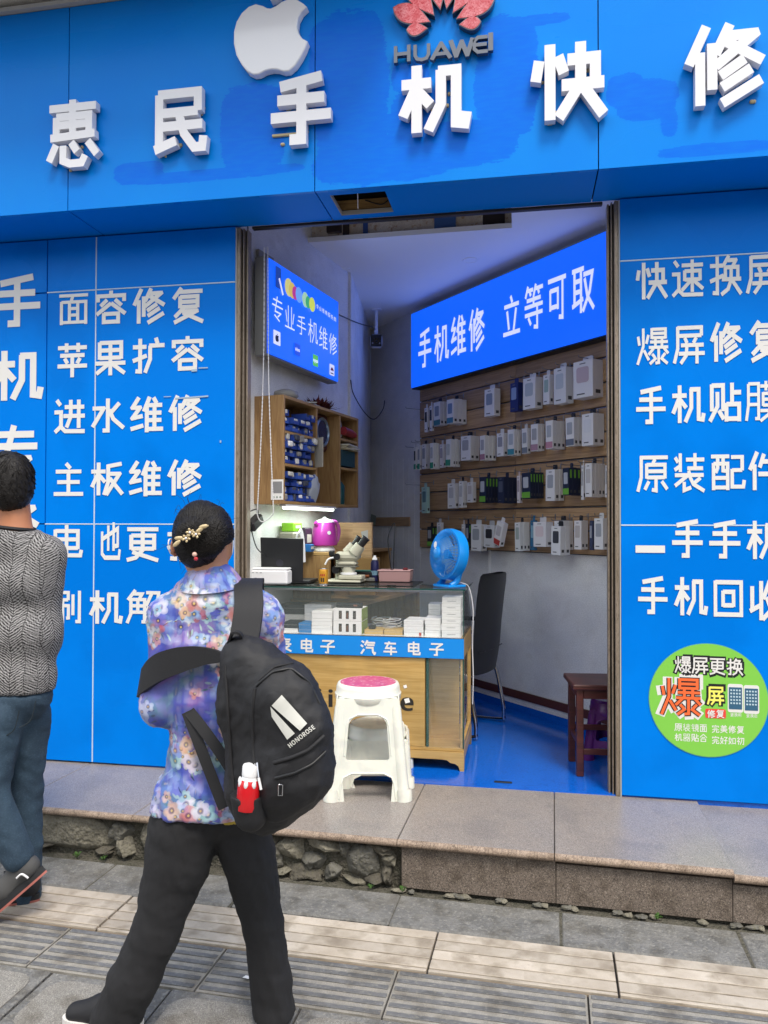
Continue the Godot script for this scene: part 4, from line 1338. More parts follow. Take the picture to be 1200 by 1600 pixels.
# ---------- the room ----------
var A := Vector3()
var B := Vector3()
var K := Vector3()
var E := Vector3()
var tl := Vector3()      # along the left wall, inwards
var nl := Vector3()      # its normal, into the room
var tr := Vector3()      # along the right wall, towards the street
var nr := Vector3()
const CEIL := 2.99
func wall_box(parent: Node, called: String, a: Vector3, b: Vector3, y0: float, y1: float, n: Vector3, th: float, m: Material, ext := 0.0) -> MeshInstance3D:
	var d := (b - a).normalized()
	var l := a.distance_to(b) + ext * 2
	var c := (a + b) / 2 - n * th / 2
	c.y = (y0 + y1) / 2
	return part(parent, called, box(Vector3(l, y1 - y0, th)), m, Transform3D(Basis(d, Vector3.UP, d.cross(Vector3.UP)), c))
func make_room():
	A = flat(-0.80, 3.87)
	B = flat(-0.227, 5.33)
	K = flat(-0.12, 6.84)
	var q := flat(1.144, 4.75)
	tr = (q - K).normalized()
	E = K + tr * ((-0.04 - K.z) / tr.z)
	tl = (B - A).normalized()
	A = A - tl * ((A.z + 0.04) / tl.z)
	nl = Vector3.UP.cross(tl)
	if nl.x < 0: nl = -nl
	nr = Vector3.UP.cross(tr)
	if nr.x > 0: nr = -nr
	var fl := structure("floor")
	var poly := [Vector2(A.x - 0.6, 0.0), Vector2(A.x - 0.6, -A.z), Vector2(B.x - 0.4, -B.z), Vector2(K.x - 0.3, -K.z + 0.3), Vector2(K.x + 0.3, -K.z + 0.2), Vector2(E.x + 0.4, -E.z + 0.3), Vector2(E.x + 0.4, 0.0)]
	poly[0].y = 0.012
	poly[6].y = 0.012
	part(fl, "painted_floor", prism(poly, -0.1, 0.004), M["blue floor"], T(Vector3.ZERO, Basis(Vector3.RIGHT, -PI / 2)))
	part(fl, "threshold_drain", box(Vector3(0.085, 0.004, 0.02), 0.001), M["black plastic"], T(ony(786, 1222, 0.006)))
	var wl := structure("wall_left")
	wall_box(wl, "plaster_wall", A, B, -0.05, 3.3, nl, 0.12, M["plaster"], 0.0)
	var wb := structure("wall_back")
	var nb := Vector3.UP.cross((K - B).normalized())
	if nb.x < 0: nb = -nb
	wall_box(wb, "plaster_wall", B, K, -0.05, 3.3, nb, 0.12, M["plaster"], 0.06)
	for i in 26:          # ribbed wall boards round the far corner
		var p := B.lerp(K, (i + 0.5) / 26)
		part(wb, "board_rib", box(Vector3(0.004, 1.5, 0.05), 0.001), M["plaster"], Transform3D(frame(Vector3.ZERO, nb).basis, Vector3(p.x, 0.95, p.z) + nb * 0.002))
	var wr := structure("wall_right")
	wall_box(wr, "plaster_wall", K, E, -0.05, 3.3, nr, 0.12, M["plaster"], 0.1)
	# skirting: blue paint, bare strip, brown tile
	wall_box(wr, "painted_skirting", K, E, 0.0, 0.05, nr, -0.004, M["blue floor"])
	wall_box(wr, "brown_skirting", K, E, 0.095, 0.14, nr, -0.008, M["brown skirting"])
	for i in 8:
		var p := K + tr * (0.2 + i * 0.085)
		part(wr, "board_rib", box(Vector3(0.006, 1.6, 0.003), 0.001), M["plaster"], Transform3D(Basis(tr, Vector3.UP, nr), Vector3(p.x, 1.0, p.z) + nr * 0.001))
	part(wr, "cable_trunking", box(Vector3(0.022, 0.9, 0.014), 0.002), M["card white"], Transform3D(Basis(tr, Vector3.UP, nr), Vector3(0, 0.75, 0) + onplane(765, 850, K + nr * 0.007, nr) * Vector3(1, 0, 1)))
	# closing walls behind the cladding
	var wf := structure("wall_front")
	part(wf, "wall", box(Vector3(1.9, 3.35, 0.06)), M["plaster"], T(Vector3(xL - 0.95, 1.6, -0.064)))
	part(wf, "wall", box(Vector3(2.2, 3.35, 0.06)), M["plaster"], T(Vector3(xR + 1.1, 1.6, -0.064)))
	var ce := structure("ceiling")
	# a lowered board that stops short of the doorway on the left
	var fe := flat(-0.8, 4.43)
	var fe2 := onplane(800, 356, Vector3(0, CEIL, 0), Vector3.UP)
	var front_a := onplane(412, 384, Vector3(0, CEIL, 0), Vector3.UP)
	var pts := [Vector2(A.x - 0.5, -front_a.z), Vector2(front_a.x, -front_a.z), Vector2(fe2.x, -fe2.z), Vector2(fe2.x + 0.001, 0.06), Vector2(E.x + 0.3, 0.06), Vector2(E.x + 0.4, -E.z + 0.4), Vector2(K.x + 0.5, -K.z + 0.3), Vector2(K.x - 0.5, -K.z + 0.3), Vector2(B.x - 0.5, -B.z)]
	part(ce, "ceiling_board", prism(pts, 0.0, 0.03), M["ceiling paint"], T(Vector3(0, CEIL, 0), Basis(Vector3.RIGHT, -PI / 2)))
	part(ce, "roof_slab", box(Vector3(6.8, 0.15, 4.6)), M["plaster"], T(Vector3(0, 3.39, -2.34)))
	var stripe := mat("old poster wall", Color.WHITE, 0.8)
	stripe.albedo_texture = image_tex(mottled(Color("d8d0bf"), Color("c4b49c"), Color("a8815c"), 130, 0.012, 0.05, 256))
	triplanar(stripe, Vector3.ONE * 1.5)
	var dir := (fe2 - front_a).normalized()
	part(ce, "old_wall_strip", box(Vector3(front_a.distance_to(fe2) + 0.3, 0.36, 0.02)), stripe, Transform3D(frame(Vector3.ZERO, dir).basis, (front_a + fe2) / 2 + Vector3(-0.1, 0.19, -0.06)))
	for s in [[0.02, 0.16, "3a322c"], [0.13, 0.05, "2c4a86"], [0.34, 0.04, "3c3026"], [0.42, 0.03, "30508c"], [0.74, 0.13, "3a5f96"], [0.93, 0.13, "2f2720"]]:
		part(ce, "poster_scrap", box(Vector3(s[1], 0.11, 0.006)), hexmat(s[2], 0.8), Transform3D(frame(Vector3.ZERO, dir).basis, front_a.lerp(fe2, s[0]) + Vector3(0, 0.085, -0.04)))
	part(ce, "steel_bracket", box(Vector3(0.09, 0.06, 0.03), 0.004), hexmat("33271f", 0.6, 0.4), T(front_a.lerp(fe2, 0.3) + Vector3(0, 0.07, 0.02)))
	# stain patches and a round access cover on the ceiling
	for s in [[735, 406, 0.05], [540, 420, 0.03]]:
		var p := onplane(s[0], s[1], Vector3(0, CEIL, 0), Vector3.UP)
		var k := Builder.new()
		k.lathe([Vector2(s[2], 0.0), Vector2(s[2] * 0.98, -0.004), Vector2(s[2] * 0.9, -0.004), Vector2(s[2] * 0.88, -0.002), Vector2(0, -0.002)], 28)
		part(ce, "light_cover", k.mesh(), M["ceiling paint"], T(p))

func light_box(called: String, label: String, o: Vector3, along: Vector3, n: Vector3, u0: float, u1: float, y0: float, y1: float, deep: float, case_m: String) -> Node3D:
	# the box's face lies in the plane through o with normal n; u runs along the wall
	var c := o + along * (u0 + u1) / 2
	c.y = (y0 + y1) / 2
	var x := Vector3.UP.cross(n).normalized()
	var t := thing(called, label, "light box", Transform3D(Basis(x, Vector3.UP, n), c), "glowing signs inside the shop")
	var w := absf(u1 - u0)
	var h := y1 - y0
	part(t, "case", box(Vector3(w + 0.02, h + 0.02, deep - 0.012), 0.003), M[case_m], T(Vector3(0, 0, -deep / 2 - 0.008)))
	part(t, "lit_face", box(Vector3(w, h, 0.01)), M["sign blue glow"], T(Vector3(0, 0, -0.007)))
	var l := AreaLight3D.new()
	l.name = "sign_light"
	l.area_size = Vector2(w, h)
	l.light_color = Color("a8c8ff")
	l.light_energy = 0.06
	l.shadow_enabled = true
	l.set("area_range", 6.0)
	t.add_child(l)
	l.position = Vector3(0, 0, 0.02)
	l.rotation.y = PI
	return t
func make_light_boxes():
	var o := K + nr * 0.12
	var uf := (onplane(642, 550, o, nr) - o).dot(tr)
	var un := (onplane(949.5, 440, o, nr) - o).dot(tr)
	var yt := (onplane(642, 493, o, nr).y + onplane(949, 357, o, nr).y) / 2
	var yb := (onplane(642, 610, o, nr).y + onplane(949, 516, o, nr).y) / 2
	var t := light_box("light_box", "long blue light box on the right wall above the hanging accessories", o, tr, nr, uf, un, yb, yt, 0.1, "black plastic")
	for c in [["手", 45, 660, 122, 920], ["机", 135, 635, 215, 885], ["维", 225, 590, 312, 850], ["修", 325, 545, 415, 825], ["立", 512, 478, 612, 745], ["等", 630, 415, 738, 705], ["可", 760, 360, 865, 660], ["取", 893, 305, 1018, 618]]:
		var b := [640 + c[1] * 0.28333, 320 + c[2] * 0.28333, 640 + c[3] * 0.28333, 320 + c[4] * 0.28333]
		var mid: float = (b[1] + b[3]) / 2
		var hh: float = (b[3] - b[1]) / 2 * 0.86       # the boxes are slanted by the view
		letter_on(t, "character", c[0], [b[0], mid - hh, b[2], mid + hh], o + nr * 0.002, nr, M["sign white glow"], 10.0 if c[0] != "等" else 9.0)
	o = A + nl * 0.12
	uf = (onplane(420.5, 470, o, nl) - o).dot(tl)
	un = (onplane(529, 530, o, nl) - o).dot(tl)
	yt = (onplane(420, 397, o, nl).y + onplane(530, 477, o, nl).y) / 2
	yb = (onplane(420, 549, o, nl).y + onplane(528, 598, o, nl).y) / 2
	t = light_box("light_box", "blue light box with coloured fruit and brand icons on the left wall", o, tl, nl, uf, un, yb, yt, 0.08, "case grey")
	var sc := func(x: float, y: float): return [410 + x * 0.13757, 390 + y * 0.1375]
	for c in [["专", 105, 515, 240, 825], ["业", 255, 620, 370, 925], ["手", 388, 730, 500, 990], ["机", 520, 780, 630, 1085], ["维", 642, 865, 742, 1145], ["修", 755, 945, 850, 1210]]:
		var a = sc.call(c[1], c[2])
		var b = sc.call(c[3], c[4])
		var mid: float = (a[1] + b[1]) / 2
		var hh: float = (b[1] - a[1]) / 2 * 0.92
		letter_on(t, "character", c[0], [a[0], mid - hh, b[0], mid + hh], o + nl * 0.002, nl, M["sign white glow"], 6.5)
	var i := 0
	for ch in "专业维修服务商":
		var a = sc.call(612 + i * 33, 620 + i * 24)
		var b = sc.call(640 + i * 33, 672 + i * 24)
		letter_on(t, "character", ch, [a[0], a[1], b[0], b[1]], o + nl * 0.002, nl, M["sign white glow"], 9.0)
		i += 1
	var glowmat := func(hex: String):
		var m := hexmat(hex, 0.4)
		m.emission_enabled = true
		m.emission = Color(hex)
		m.emission_energy_multiplier = 0.4
		return m
	var inv: Transform3D = t.transform.affine_inverse()
	var k := 0
	for f in [[300, 430, 0.045, "c8c070"], [340, 465, 0.04, "c8b050"], [372, 495, 0.034, "b03080"], [415, 515, 0.04, "6a9ae0"], [488, 570, 0.04, "a0c8a0"], [520, 600, 0.032, "3aa060"], [565, 625, 0.038, "c8d040"]]:
		var a = sc.call(f[0], f[1])
		var p := onplane(a[0], a[1], o + nl * (0.002 + k * 0.0008), nl)
		part(t, "fruit_print", prism(circle(f[2], 24, f[2] * 1.1), 0, 0.0006), glowmat.call(f[3]), Transform3D(Basis(), inv * p))
		k += 1
	for ic in [[165, 1003, 0.075, "c9cdf2"], [397, 1137, 0.068, "1a48c8"], [603, 1262, 0.068, "54b030"], [790, 1368, 0.068, "c9cdf2"], [180, 320, 0.06, "123a90"]]:
		var a = sc.call(ic[0], ic[1])
		var p := inv * onplane(a[0], a[1], o + nl * 0.002, nl)
		var tall: float = 1.9 if ic[1] == 320 else 1.0
		var sq := part(t, "icon_print", prism(round_rect(ic[2], ic[2] * tall, 0.006), 0, 0.0006), glowmat.call(ic[3]), T(p))
		if ic[0] == 165: fruit_logo(t, p + Vector3(0, 0, 0.001), 0.045, 0.0006, M["black plastic"])
		elif ic[0] == 397: part(sq, "lettering", latin("vivo", 0.02, 0.0006), M["sign white glow"], T(Vector3(0, 0, 0.0012)))
		elif ic[0] == 603: part(sq, "lettering", latin("oppo", 0.02, 0.0006), M["sign white glow"], T(Vector3(0, 0, 0.0012)))
		elif ic[0] == 790:
			for an in [165, 137, 107, 73, 43, 15]:
				part(sq, "petal_print", prism(Array(petal_poly(deg_to_rad(an), 0.004, 0.024, 0.009)), 0.001, 0.0016), hexmat("b03a40"), T(Vector3(0, -0.006, 0)))
			part(sq, "lettering", latin("HUAWEI", 0.008, 0.0006), M["black plastic"], T(Vector3(0, -0.022, 0.0012)))
		else:
			part(sq, "tool_print", box(Vector3(0.016, 0.09, 0.0006), 0.0), M["sign white glow"], T(Vector3(0.03, -0.04, 0.0014), Basis(Vector3.BACK, 0.5)))

# ---------- the right wall: slatted board, hooks, hanging packs ----------
const ORD := ["first", "second", "third", "fourth", "fifth", "sixth", "seventh", "eighth", "ninth", "tenth", "eleventh", "twelfth", "thirteenth", "fourteenth", "fifteenth", "sixteenth", "seventeenth", "eighteenth"]
func wall_point(px: float, py: float, off: float) -> Vector3:
	return onplane(px, py, K + nr * off, nr)
func make_slat_wall():
	var u0 := (wall_point(655, 800, 0.03) - K).dot(tr)
	var u1 := (E - K).length() - 0.15
	var t := thing("slat_board", "brown wooden slat board with hooks on the right wall", "display board")
	var y0 := 1.07
	var n := 9
	var pitch := 0.145
	var bs := Basis(tr, Vector3.UP, nr)
	part(t, "backing", box(Vector3(u1 - u0, n * pitch, 0.006)), M["dark frame"], Transform3D(bs, K + tr * (u0 + u1) / 2 + nr * 0.004 + Vector3.UP * (y0 + n * pitch / 2)))
	for i in n:
		for s in [[u0, u0 + 1.15], [u0 + 1.153, u1]]:
			part(t, "slat", box(Vector3(s[1] - s[0], pitch - 0.011, 0.018), 0.002), M["slat wood %d" % ((i * 2 + (1 if s[0] > u0 else 0)) % 3)], Transform3D(bs, K + tr * (s[0] + s[1]) / 2 + nr * 0.0165 + Vector3.UP * (y0 + (i + 0.5) * pitch)))
		if i > 0:
			part(t, "groove_insert", box(Vector3(u1 - u0, 0.004, 0.004)), M["wire"], Transform3D(bs, K + tr * (u0 + u1) / 2 + nr * 0.010 + Vector3.UP * (y0 + i * pitch)))
	# packs: [row, left, right, top, bottom (zoom units), body, print, accent, kind]
	var rows := [
		[[82, 108, 275, 412, "d8d6d2", "2a2c34", "", 1], [110, 132, 262, 405, "d8d6d2", "30343c", "", 1], [132, 205, 245, 380, "d2d0cc", "8a94a0", "3f8088", 2], [204, 314, 230, 368, "d6d4d0", "7a92b0", "3f7f9c", 3], [412, 500, 175, 328, "dad8d4", "8c98a8", "", 1], [552, 626, 140, 302, "1c2c6c", "8ea4c8", "", 1], [624, 735, 115, 290, "dcdad6", "b8c0c4", "", 1], [735, 795, 95, 262, "d8d6d2", "9cb4ac", "", 1], [792, 905, 60, 262, "d6d6d4", "c4ccd0", "", 1], [902, 1072, 25, 232, "dcdad8", "c8b4b8", "", 1]],
		[[22, 42, 490, 620, "d0cec8", "20242c", "2f8f70", 1], [42, 66, 480, 620, "d4d2cc", "a0a4a8", "2f8f70", 1], [66, 112, 475, 615, "d4d2cc", "9a9ca0", "", 2], [112, 164, 468, 615, "d8d6d0", "b8bab8", "2f9070", 3], [164, 198, 475, 608, "d0ccc8", "a8a4a8", "", 1], [198, 280, 448, 602, "d8d6d0", "c0c4c0", "2f9070", 4], [282, 384, 432, 570, "d6d4d0", "a8a8ac", "", 2], [386, 474, 428, 568, "d6d4ce", "a8a8ac", "a8788a", 3], [480, 540, 415, 546, "d8d6d2", "9a9ca4", "", 1], [540, 614, 395, 542, "d6d4d0", "b4bcc0", "3f8f9c", 2], [618, 668, 388, 532, "cfccc8", "a0a4a8", "788088", 1], [668, 746, 365, 518, "d6d4d0", "a8a8a8", "b08a98", 2], [750, 860, 346, 506, "d8d6d2", "b0b4b8", "c08a98", 3], [860, 950, 330, 492, "d8d6d2", "a8acb0", "687080", 2], [948, 1078, 310, 490, "dcdad6", "e4e4e4", "", 2]],
		[[66, 112, 710, 858, "a8ccc4", "5a7c84", "", 1], [210, 272, 690, 832, "d6d4d0", "c4c4c4", "", 1], [270, 316, 678, 828, "d6d4d0", "c4c4c4", "", 2], [316, 366, 684, 798, "d0ccc8", "c4bcb8", "", 1], [384, 486, 655, 800, "182440", "b8bcc0", "6fae3c", 4], [484, 590, 655, 802, "182440", "50586c", "", 3], [590, 620, 648, 802, "c8b8b8", "b0a0a4", "", 1], [618, 752, 632, 778, "182440", "b8bcc0", "6fae3c", 5], [750, 852, 615, 792, "d8d6d2", "a8acb0", "", 2], [844, 944, 605, 760, "182440", "b8bcc0", "6fae3c", 3], [944, 966, 590, 786, "d2d0cc", "b4b4b4", "", 1], [966, 1076, 580, 770, "d4d2cc", "c4c0bc", "", 4], [1078, 1110, 590, 772, "d8d6d2", "b0b0b0", "", 1]],
		[[96, 150, 928, 1040, "20262e", "a8acb0", "6fae3c", 2], [150, 188, 905, 1030, "c8c8c8", "b4b8bc", "", 1], [286, 310, 915, 1050, "d0ccc8", "b4b4b4", "", 1], [308, 340, 912, 1052, "1c2438", "a0a4ac", "6fae3c", 1], [338, 426, 915, 1065, "d8d8d4", "a4a8ac", "", 1], [408, 500, 920, 1045, "b8b8b8", "2c2c30", "", 1], [468, 532, 900, 1035, "dcd8d6", "c8c4c4", "b83c34", 1], [580, 664, 905, 1068, "d4d6d0", "a8b4ac", "", 3], [664, 704, 893, 1062, "2f6f94", "88b0c0", "", 1], [682, 792, 902, 1042, "d8d4d2", "e0d0d0", "", 1], [780, 884, 925, 1088, "dcdcda", "40444c", "", 2], [798, 904, 896, 1060, "d4d4d2", "b8b8b8", "", 2], [906, 986, 895, 1058, "d2ccc8", "c0b8b4", "", 2], [990, 1020, 895, 1062, "38405c", "a0a4ac", "", 1], [1016, 1098, 882, 1058, "dcdcd8", "a8acb0", "", 1]]]
	var rown := ["top", "second", "third", "bottom"]
	var hook := [2.22, 1.9, 1.6, 1.3]
	var words := {"1": "slim", "2": "doubled", "3": "three-deep", "4": "four-deep", "5": "five-deep"}
	for r in 4:
		var i := 0
		for p in rows[r]:
			var x0: float = 640 + p[0] / 3.5294
			var x1: float = 640 + p[1] / 3.5294
			var ya: float = 560 + p[2] / 3.5294
			var yb: float = 560 + p[3] / 3.5294
			var front := 0.15 if p[7] > 2 else 0.115
			if r == 3 and i in [5, 6, 9, 10]: front = 0.16
			var xm := x0 + (x1 - x0) * (0.62 if p[7] == 1 else (0.5 if p[7] == 2 else 0.34))
			var a := wall_point(x0, (ya + yb) / 2, front)
			var b := wall_point(xm, (ya + yb) / 2, front)
			var w := (b - a).dot(tr)
			var th := 0.02
			for k in 24:            # how thick the pack must be for its near side to show as it does
				var q := b - nr * th
				var loc := cam_t.affine_inverse() * q
				if 600 - F * loc.x / loc.z >= x1 or th > front - 0.03: break
				th += 0.005
			var top := wall_point(x0, ya, front).y
			var bot := wall_point(x0, yb, front).y
			bot = top - (top - bot) * 0.97
			var h := top - bot
			var cnt: int = p[7]
			var c := (a + b) / 2
			c.y = (top + bot) / 2
			var colour := "white"
			if p[4] in ["182440", "1c2438", "1c2c6c", "38405c"]: colour = "navy"
			elif p[4] == "20262e": colour = "black"
			elif p[4] == "2f6f94": colour = "blue"
			elif p[4] == "a8ccc4": colour = "mint green"
			var lab := "%s %s accessory pack hanging on the %s hook row, %s from the back wall" % [colour, words[str(cnt)], rown[r], ORD[i]]
			var yaw := rng.randf_range(-0.05, 0.05)
			var tilt := -0.32 if r == 3 and i == 6 else rng.randf_range(-0.02, 0.02)
			var o := thing("accessory_pack", lab, "package", Transform3D(bs * Basis(Vector3.UP, yaw) * Basis(Vector3.BACK, tilt), c), "packs hanging on the slat board")
			var each := th / cnt
			for k in cnt:
				var m := mat("carton " + p[4], Color(p[4]).lightened(0.4) if colour == "white" else Color(p[4]), 0.55)
				part(o, "carton", box(Vector3(w * rng.randf_range(0.97, 1.0), h, each - 0.0015), 0.0012), m, T(Vector3(rng.randf_range(-0.002, 0.002), rng.randf_range(-0.003, 0.003) if k else 0.0, -each * (k + 0.5))))
				# printed bar and code on the edge that faces the street
				if h > 0.1 and each > 0.012:
					part(o, "edge_print", box(Vector3(0.0008, h * 0.1, each * 0.45)), hexmat("4a4a4c"), T(Vector3(w / 2 + 0.0008, -h * 0.36, -each * (k + 0.5))))
					if p[6] == "6fae3c": part(o, "edge_stripe", box(Vector3(0.0008, h * 0.3, each * 0.4)), hexmat("6fae3c"), T(Vector3(w / 2 + 0.0008, h * 0.28, -each * (k + 0.5))))
			var pr := hexmat(p[5], 0.5)
			part(o, "front_print", prism(round_rect(w * 0.62, h * 0.42, minf(w, h) * 0.1, 3), 0.0, 0.0008), pr, T(Vector3(0, h * 0.12, 0.0002)))
			if p[6]:
				part(o, "front_band", box(Vector3(w * 0.94, h * 0.22, 0.0008)), hexmat(p[6], 0.5), T(Vector3(0, -h * 0.36, 0.0006)))
			else:
				part(o, "small_print", box(Vector3(w * 0.4, h * 0.03, 0.0008)), hexmat("55585c"), T(Vector3(-w * 0.1, -h * 0.4, 0.0006)))
				part(o, "small_print", box(Vector3(w * 0.3, h * 0.025, 0.0008)), hexmat("6c7074"), T(Vector3(0, h * 0.42, 0.0006)))
			part(o, "hang_tab", prism(round_rect(w * 0.5, 0.035, 0.008, 3), -0.0012, 0.0), hexmat("22242a" if cnt > 1 and colour == "white" else p[4]), T(Vector3(0, h / 2 + 0.014, -th * 0.5)))
			# the hook it hangs from
			var hy := maxf(hook[r], top + 0.018)
			var hk := Builder.new()
			var hb := K + tr * (c - K).dot(tr)
			hb.y = minf(hy, top + 0.035)
			hk.tube(PackedVector3Array(curve([hb + nr * 0.02, hb + nr * (front * 0.7), hb + nr * (front + 0.025), hb + nr * (front + 0.032) + Vector3.UP * 0.012], 3)), 0.0022, 6)
			hk.tube(PackedVector3Array([hb + nr * 0.026 + Vector3.UP * 0.02, hb + nr * 0.026 - Vector3.UP * 0.015]), 0.005, 6)
			part(t, "hook", hk.mesh(), M["wire"])
			i += 1
	for e in [[648, 640], [648, 700], [648, 758]]:
		var hb := wall_point(e[0] + 10, e[1], 0.02)
		part(t, "hook", tube([hb, hb + nr * 0.14, hb + nr * 0.15 + Vector3.UP * 0.01], 0.0022, 6), M["wire"])

# ---------- the left wall ----------
func left_point(px: float, py: float, off: float) -> Vector3:
	return onplane(px, py, A + nl * off, nl)
func make_left_wall_things():
	var near := (left_point(397, 700, 0.0) - A).dot(tl)
	var far := (left_point(560, 720, 0.18) - A).dot(tl)
	var y0 := 1.36
	var y1 := 1.94
	var w := far - near
	var dp := 0.18
	var o := A + tl * near
	var t := thing("wall_shelf", "oak shelf unit full of blue parts bins on the left wall", "shelf", Transform3D(Basis(-tl, Vector3.UP, nl) if Vector3.UP.cross(nl).dot(-tl) > 0 else Basis(tl, Vector3.UP, nl), o + Vector3(0, y0, 0)))
	var s := 1.0 if t.transform.basis.x.dot(tl) > 0 else -1.0
	var h := y1 - y0
	# local x = s * distance along the wall, z out of the wall
	var bd := func(called: String, u: float, wd: float, y: float, ht: float, z: float, d: float, m: String):
		return part(t, called, box(Vector3(wd, ht, d), 0.0012), M[m], T(Vector3(s * u, y, z)))
	bd.call("side_panel", 0.008, 0.016, h / 2, h, dp / 2, dp, "oak upright")
	bd.call("side_panel", w - 0.008, 0.016, h / 2, h, dp / 2, dp, "oak upright")
	bd.call("divider", 0.40, 0.014, h / 2 + 0.07, h - 0.16, dp / 2, dp - 0.004, "oak upright")
	bd.call("divider", 0.72, 0.014, h / 2, h - 0.034, dp / 2, dp - 0.004, "oak upright")
	bd.call("top_board", w / 2, w - 0.034, h - 0.008, 0.016, dp / 2, dp, "oak")
	bd.call("bottom_board", w / 2, w - 0.034, 0.008, 0.016, dp / 2, dp, "oak")
	bd.call("back_board", w / 2, w - 0.034, h / 2, h - 0.034, 0.004, 0.008, "oak upright")
	for y in [0.21, 0.385]: bd.call("shelf_board", 0.205, 0.374, y, 0.014, dp / 2, dp - 0.006, "oak")
	for y in [0.24, 0.42]: bd.call("shelf_board", (0.727 + w - 0.016) / 2, w - 0.75, y, 0.014, dp / 2, dp - 0.006, "oak")
	var base: Transform3D = t.transform
	# blue bins
	var blue := [hexmat("2f4a9c", 0.35), hexmat("3d5cb4", 0.35), hexmat("27408c", 0.35)]
	var tier := [["in the lower left shelf compartment", 0.018], ["in the middle left shelf compartment", 0.22], ["in the upper left shelf compartment", 0.395]]
	rng.seed = 77
	for q in 3:
		for row in 4:
			if q == 2 and row > 2: continue
			for c in 5:
				if q == 2 and row == 2 and c in [1, 2]: continue
				var u := 0.055 + c * 0.072 + rng.randf_range(-0.004, 0.004)
				var bw := 0.062
				var bh := 0.034
				var yy: float = tier[q][1] + row * 0.041
				var zz := 0.12 + rng.randf_range(-0.012, 0.03)
				var bt := thing("parts_bin", "small blue plastic parts bin " + tier[q][0], "bin", base * T(Vector3(s * u, yy, zz), Basis(Vector3.UP, rng.randf_range(-0.12, 0.12))), "parts bins " + tier[q][0])
				var k := Builder.new()
				k.box(Vector3(0, 0.0015, 0), Vector3(bw, 0.003, 0.09))
				for sd in [-1, 1]: k.box(Vector3(sd * (bw / 2 - 0.001), bh / 2 + 0.002, 0), Vector3(0.002, bh - 0.004, 0.09))
				k.box(Vector3(0, bh / 2 + 0.002, -0.044), Vector3(bw - 0.005, bh - 0.004, 0.002))
				k.box(Vector3(0, bh * 0.3, 0.044), Vector3(bw - 0.005, bh * 0.5, 0.002))
				part(bt, "tray", k.mesh(), blue[rng.randi_range(0, 2)])
				if rng.randf() < 0.85:
					part(bt, "contents", box(Vector3(bw * rng.randf_range(0.4, 0.85), bh * rng.randf_range(0.5, 1.05), 0.07), 0.004), hexmat(["dcdad6", "8c8a86", "d0cec8", "3a3e4c", "b8b6b0"][rng.randi_range(0, 4)]), T(Vector3(rng.randf_range(-0.006, 0.006), bh * 0.5 + 0.004, rng.randf_range(0.0, 0.022)), Basis(Vector3.BACK, rng.randf_range(-0.2, 0.2))))
	var on := func(called: String, label: String, cat: String, u: float, y: float, z: float, rot := 0.0):
		return thing(called, label, cat, base * T(Vector3(s * u, y, z), Basis(Vector3.UP, rot)))
	var g = on.call("book_stack", "pale folder standing at the divider of the oak shelf", "folder", 0.385, 0.22, 0.185)
	part(g, "cover", box(Vector3(0.004, 0.17, 0.12), 0.001), hexmat("b8b2a4"), T(Vector3(0, 0.085, 0), Basis(Vector3.UP, -0.5)))
	g = on.call("parts_bag", "crumpled clear bag of cables hanging from the lower left compartment", "bag", 0.37, 0.10, 0.17)
	part(g, "film", stone_mesh(31, Vector3(0.05, 0.08, 0.03), 0.35), hexmat("9aa0ac", 0.3))
	g = on.call("red_case", "dark red case with round blue window in the middle shelf bay", "case", 0.56, 0.33, 0.06)
	part(g, "shell", box(Vector3(0.26, 0.225, 0.1), 0.015), hexmat("4a2422", 0.5), T(Vector3(0, 0.12, 0)))
	var rg := Builder.new()
	rg.lathe([Vector2(0.088, 0.0), Vector2(0.09, 0.008), Vector2(0.08, 0.014), Vector2(0.072, 0.008), Vector2(0.072, 0.0)], 28)
	part(g, "ring", rg.mesh(), hexmat("7f90a4", 0.3, 0.5), T(Vector3(0.04 * s, 0.12, 0.05), Basis(Vector3.RIGHT, PI / 2)))
	part(g, "window", prism(circle(0.072, 28), 0.0, 0.004), hexmat("1a2a52", 0.2), T(Vector3(0.04 * s, 0.12, 0.05)))
	g = on.call("hair_dryer", "red and black hot air tool lying on the upper right shelf", "tool", 0.87, 0.45, 0.14, 0.3)
	part(g, "barrel", tube([Vector3(-0.08, 0.03, 0), Vector3(0.05, 0.025, 0.03), Vector3(0.1, 0.02, 0.05)], [0.026, 0.028, 0.02], 12), hexmat("8a2226", 0.4))
	part(g, "nozzle", tube([Vector3(0.1, 0.02, 0.05), Vector3(0.13, 0.018, 0.06)], 0.014, 10), M["black plastic"])
	g = on.call("carton", "small white carton leaning on the upper right shelf", "box", 0.78, 0.43, 0.12, 0.2)
	part(g, "body", box(Vector3(0.07, 0.1, 0.06), 0.002), hexmat("b8b8b4"), T(Vector3(0, 0.055, 0), Basis(Vector3.BACK, 0.4)))
	g = on.call("magazine_pile", "pile of pale yellowed magazines on the middle right shelf", "magazines", 0.87, 0.36, 0.13)
	for k in 4: part(g, "magazine", box(Vector3(0.2, 0.008, 0.14), 0.001), hexmat(["b8ae90", "c4bca4", "a89f84", "c8c4b4"][k]), T(Vector3(0, 0.004 + k * 0.009, 0), Basis(Vector3.UP, rng.randf_range(-0.15, 0.15))))
	part(g, "support", box(Vector3(0.21, 0.1, 0.13), 0.002), hexmat("174048"), T(Vector3(-0.02 * s, -0.053, -0.02)))
	g = on.call("tall_bottle", "teal pump bottle on the bottom right shelf", "bottle", 0.83, 0.017, 0.12)
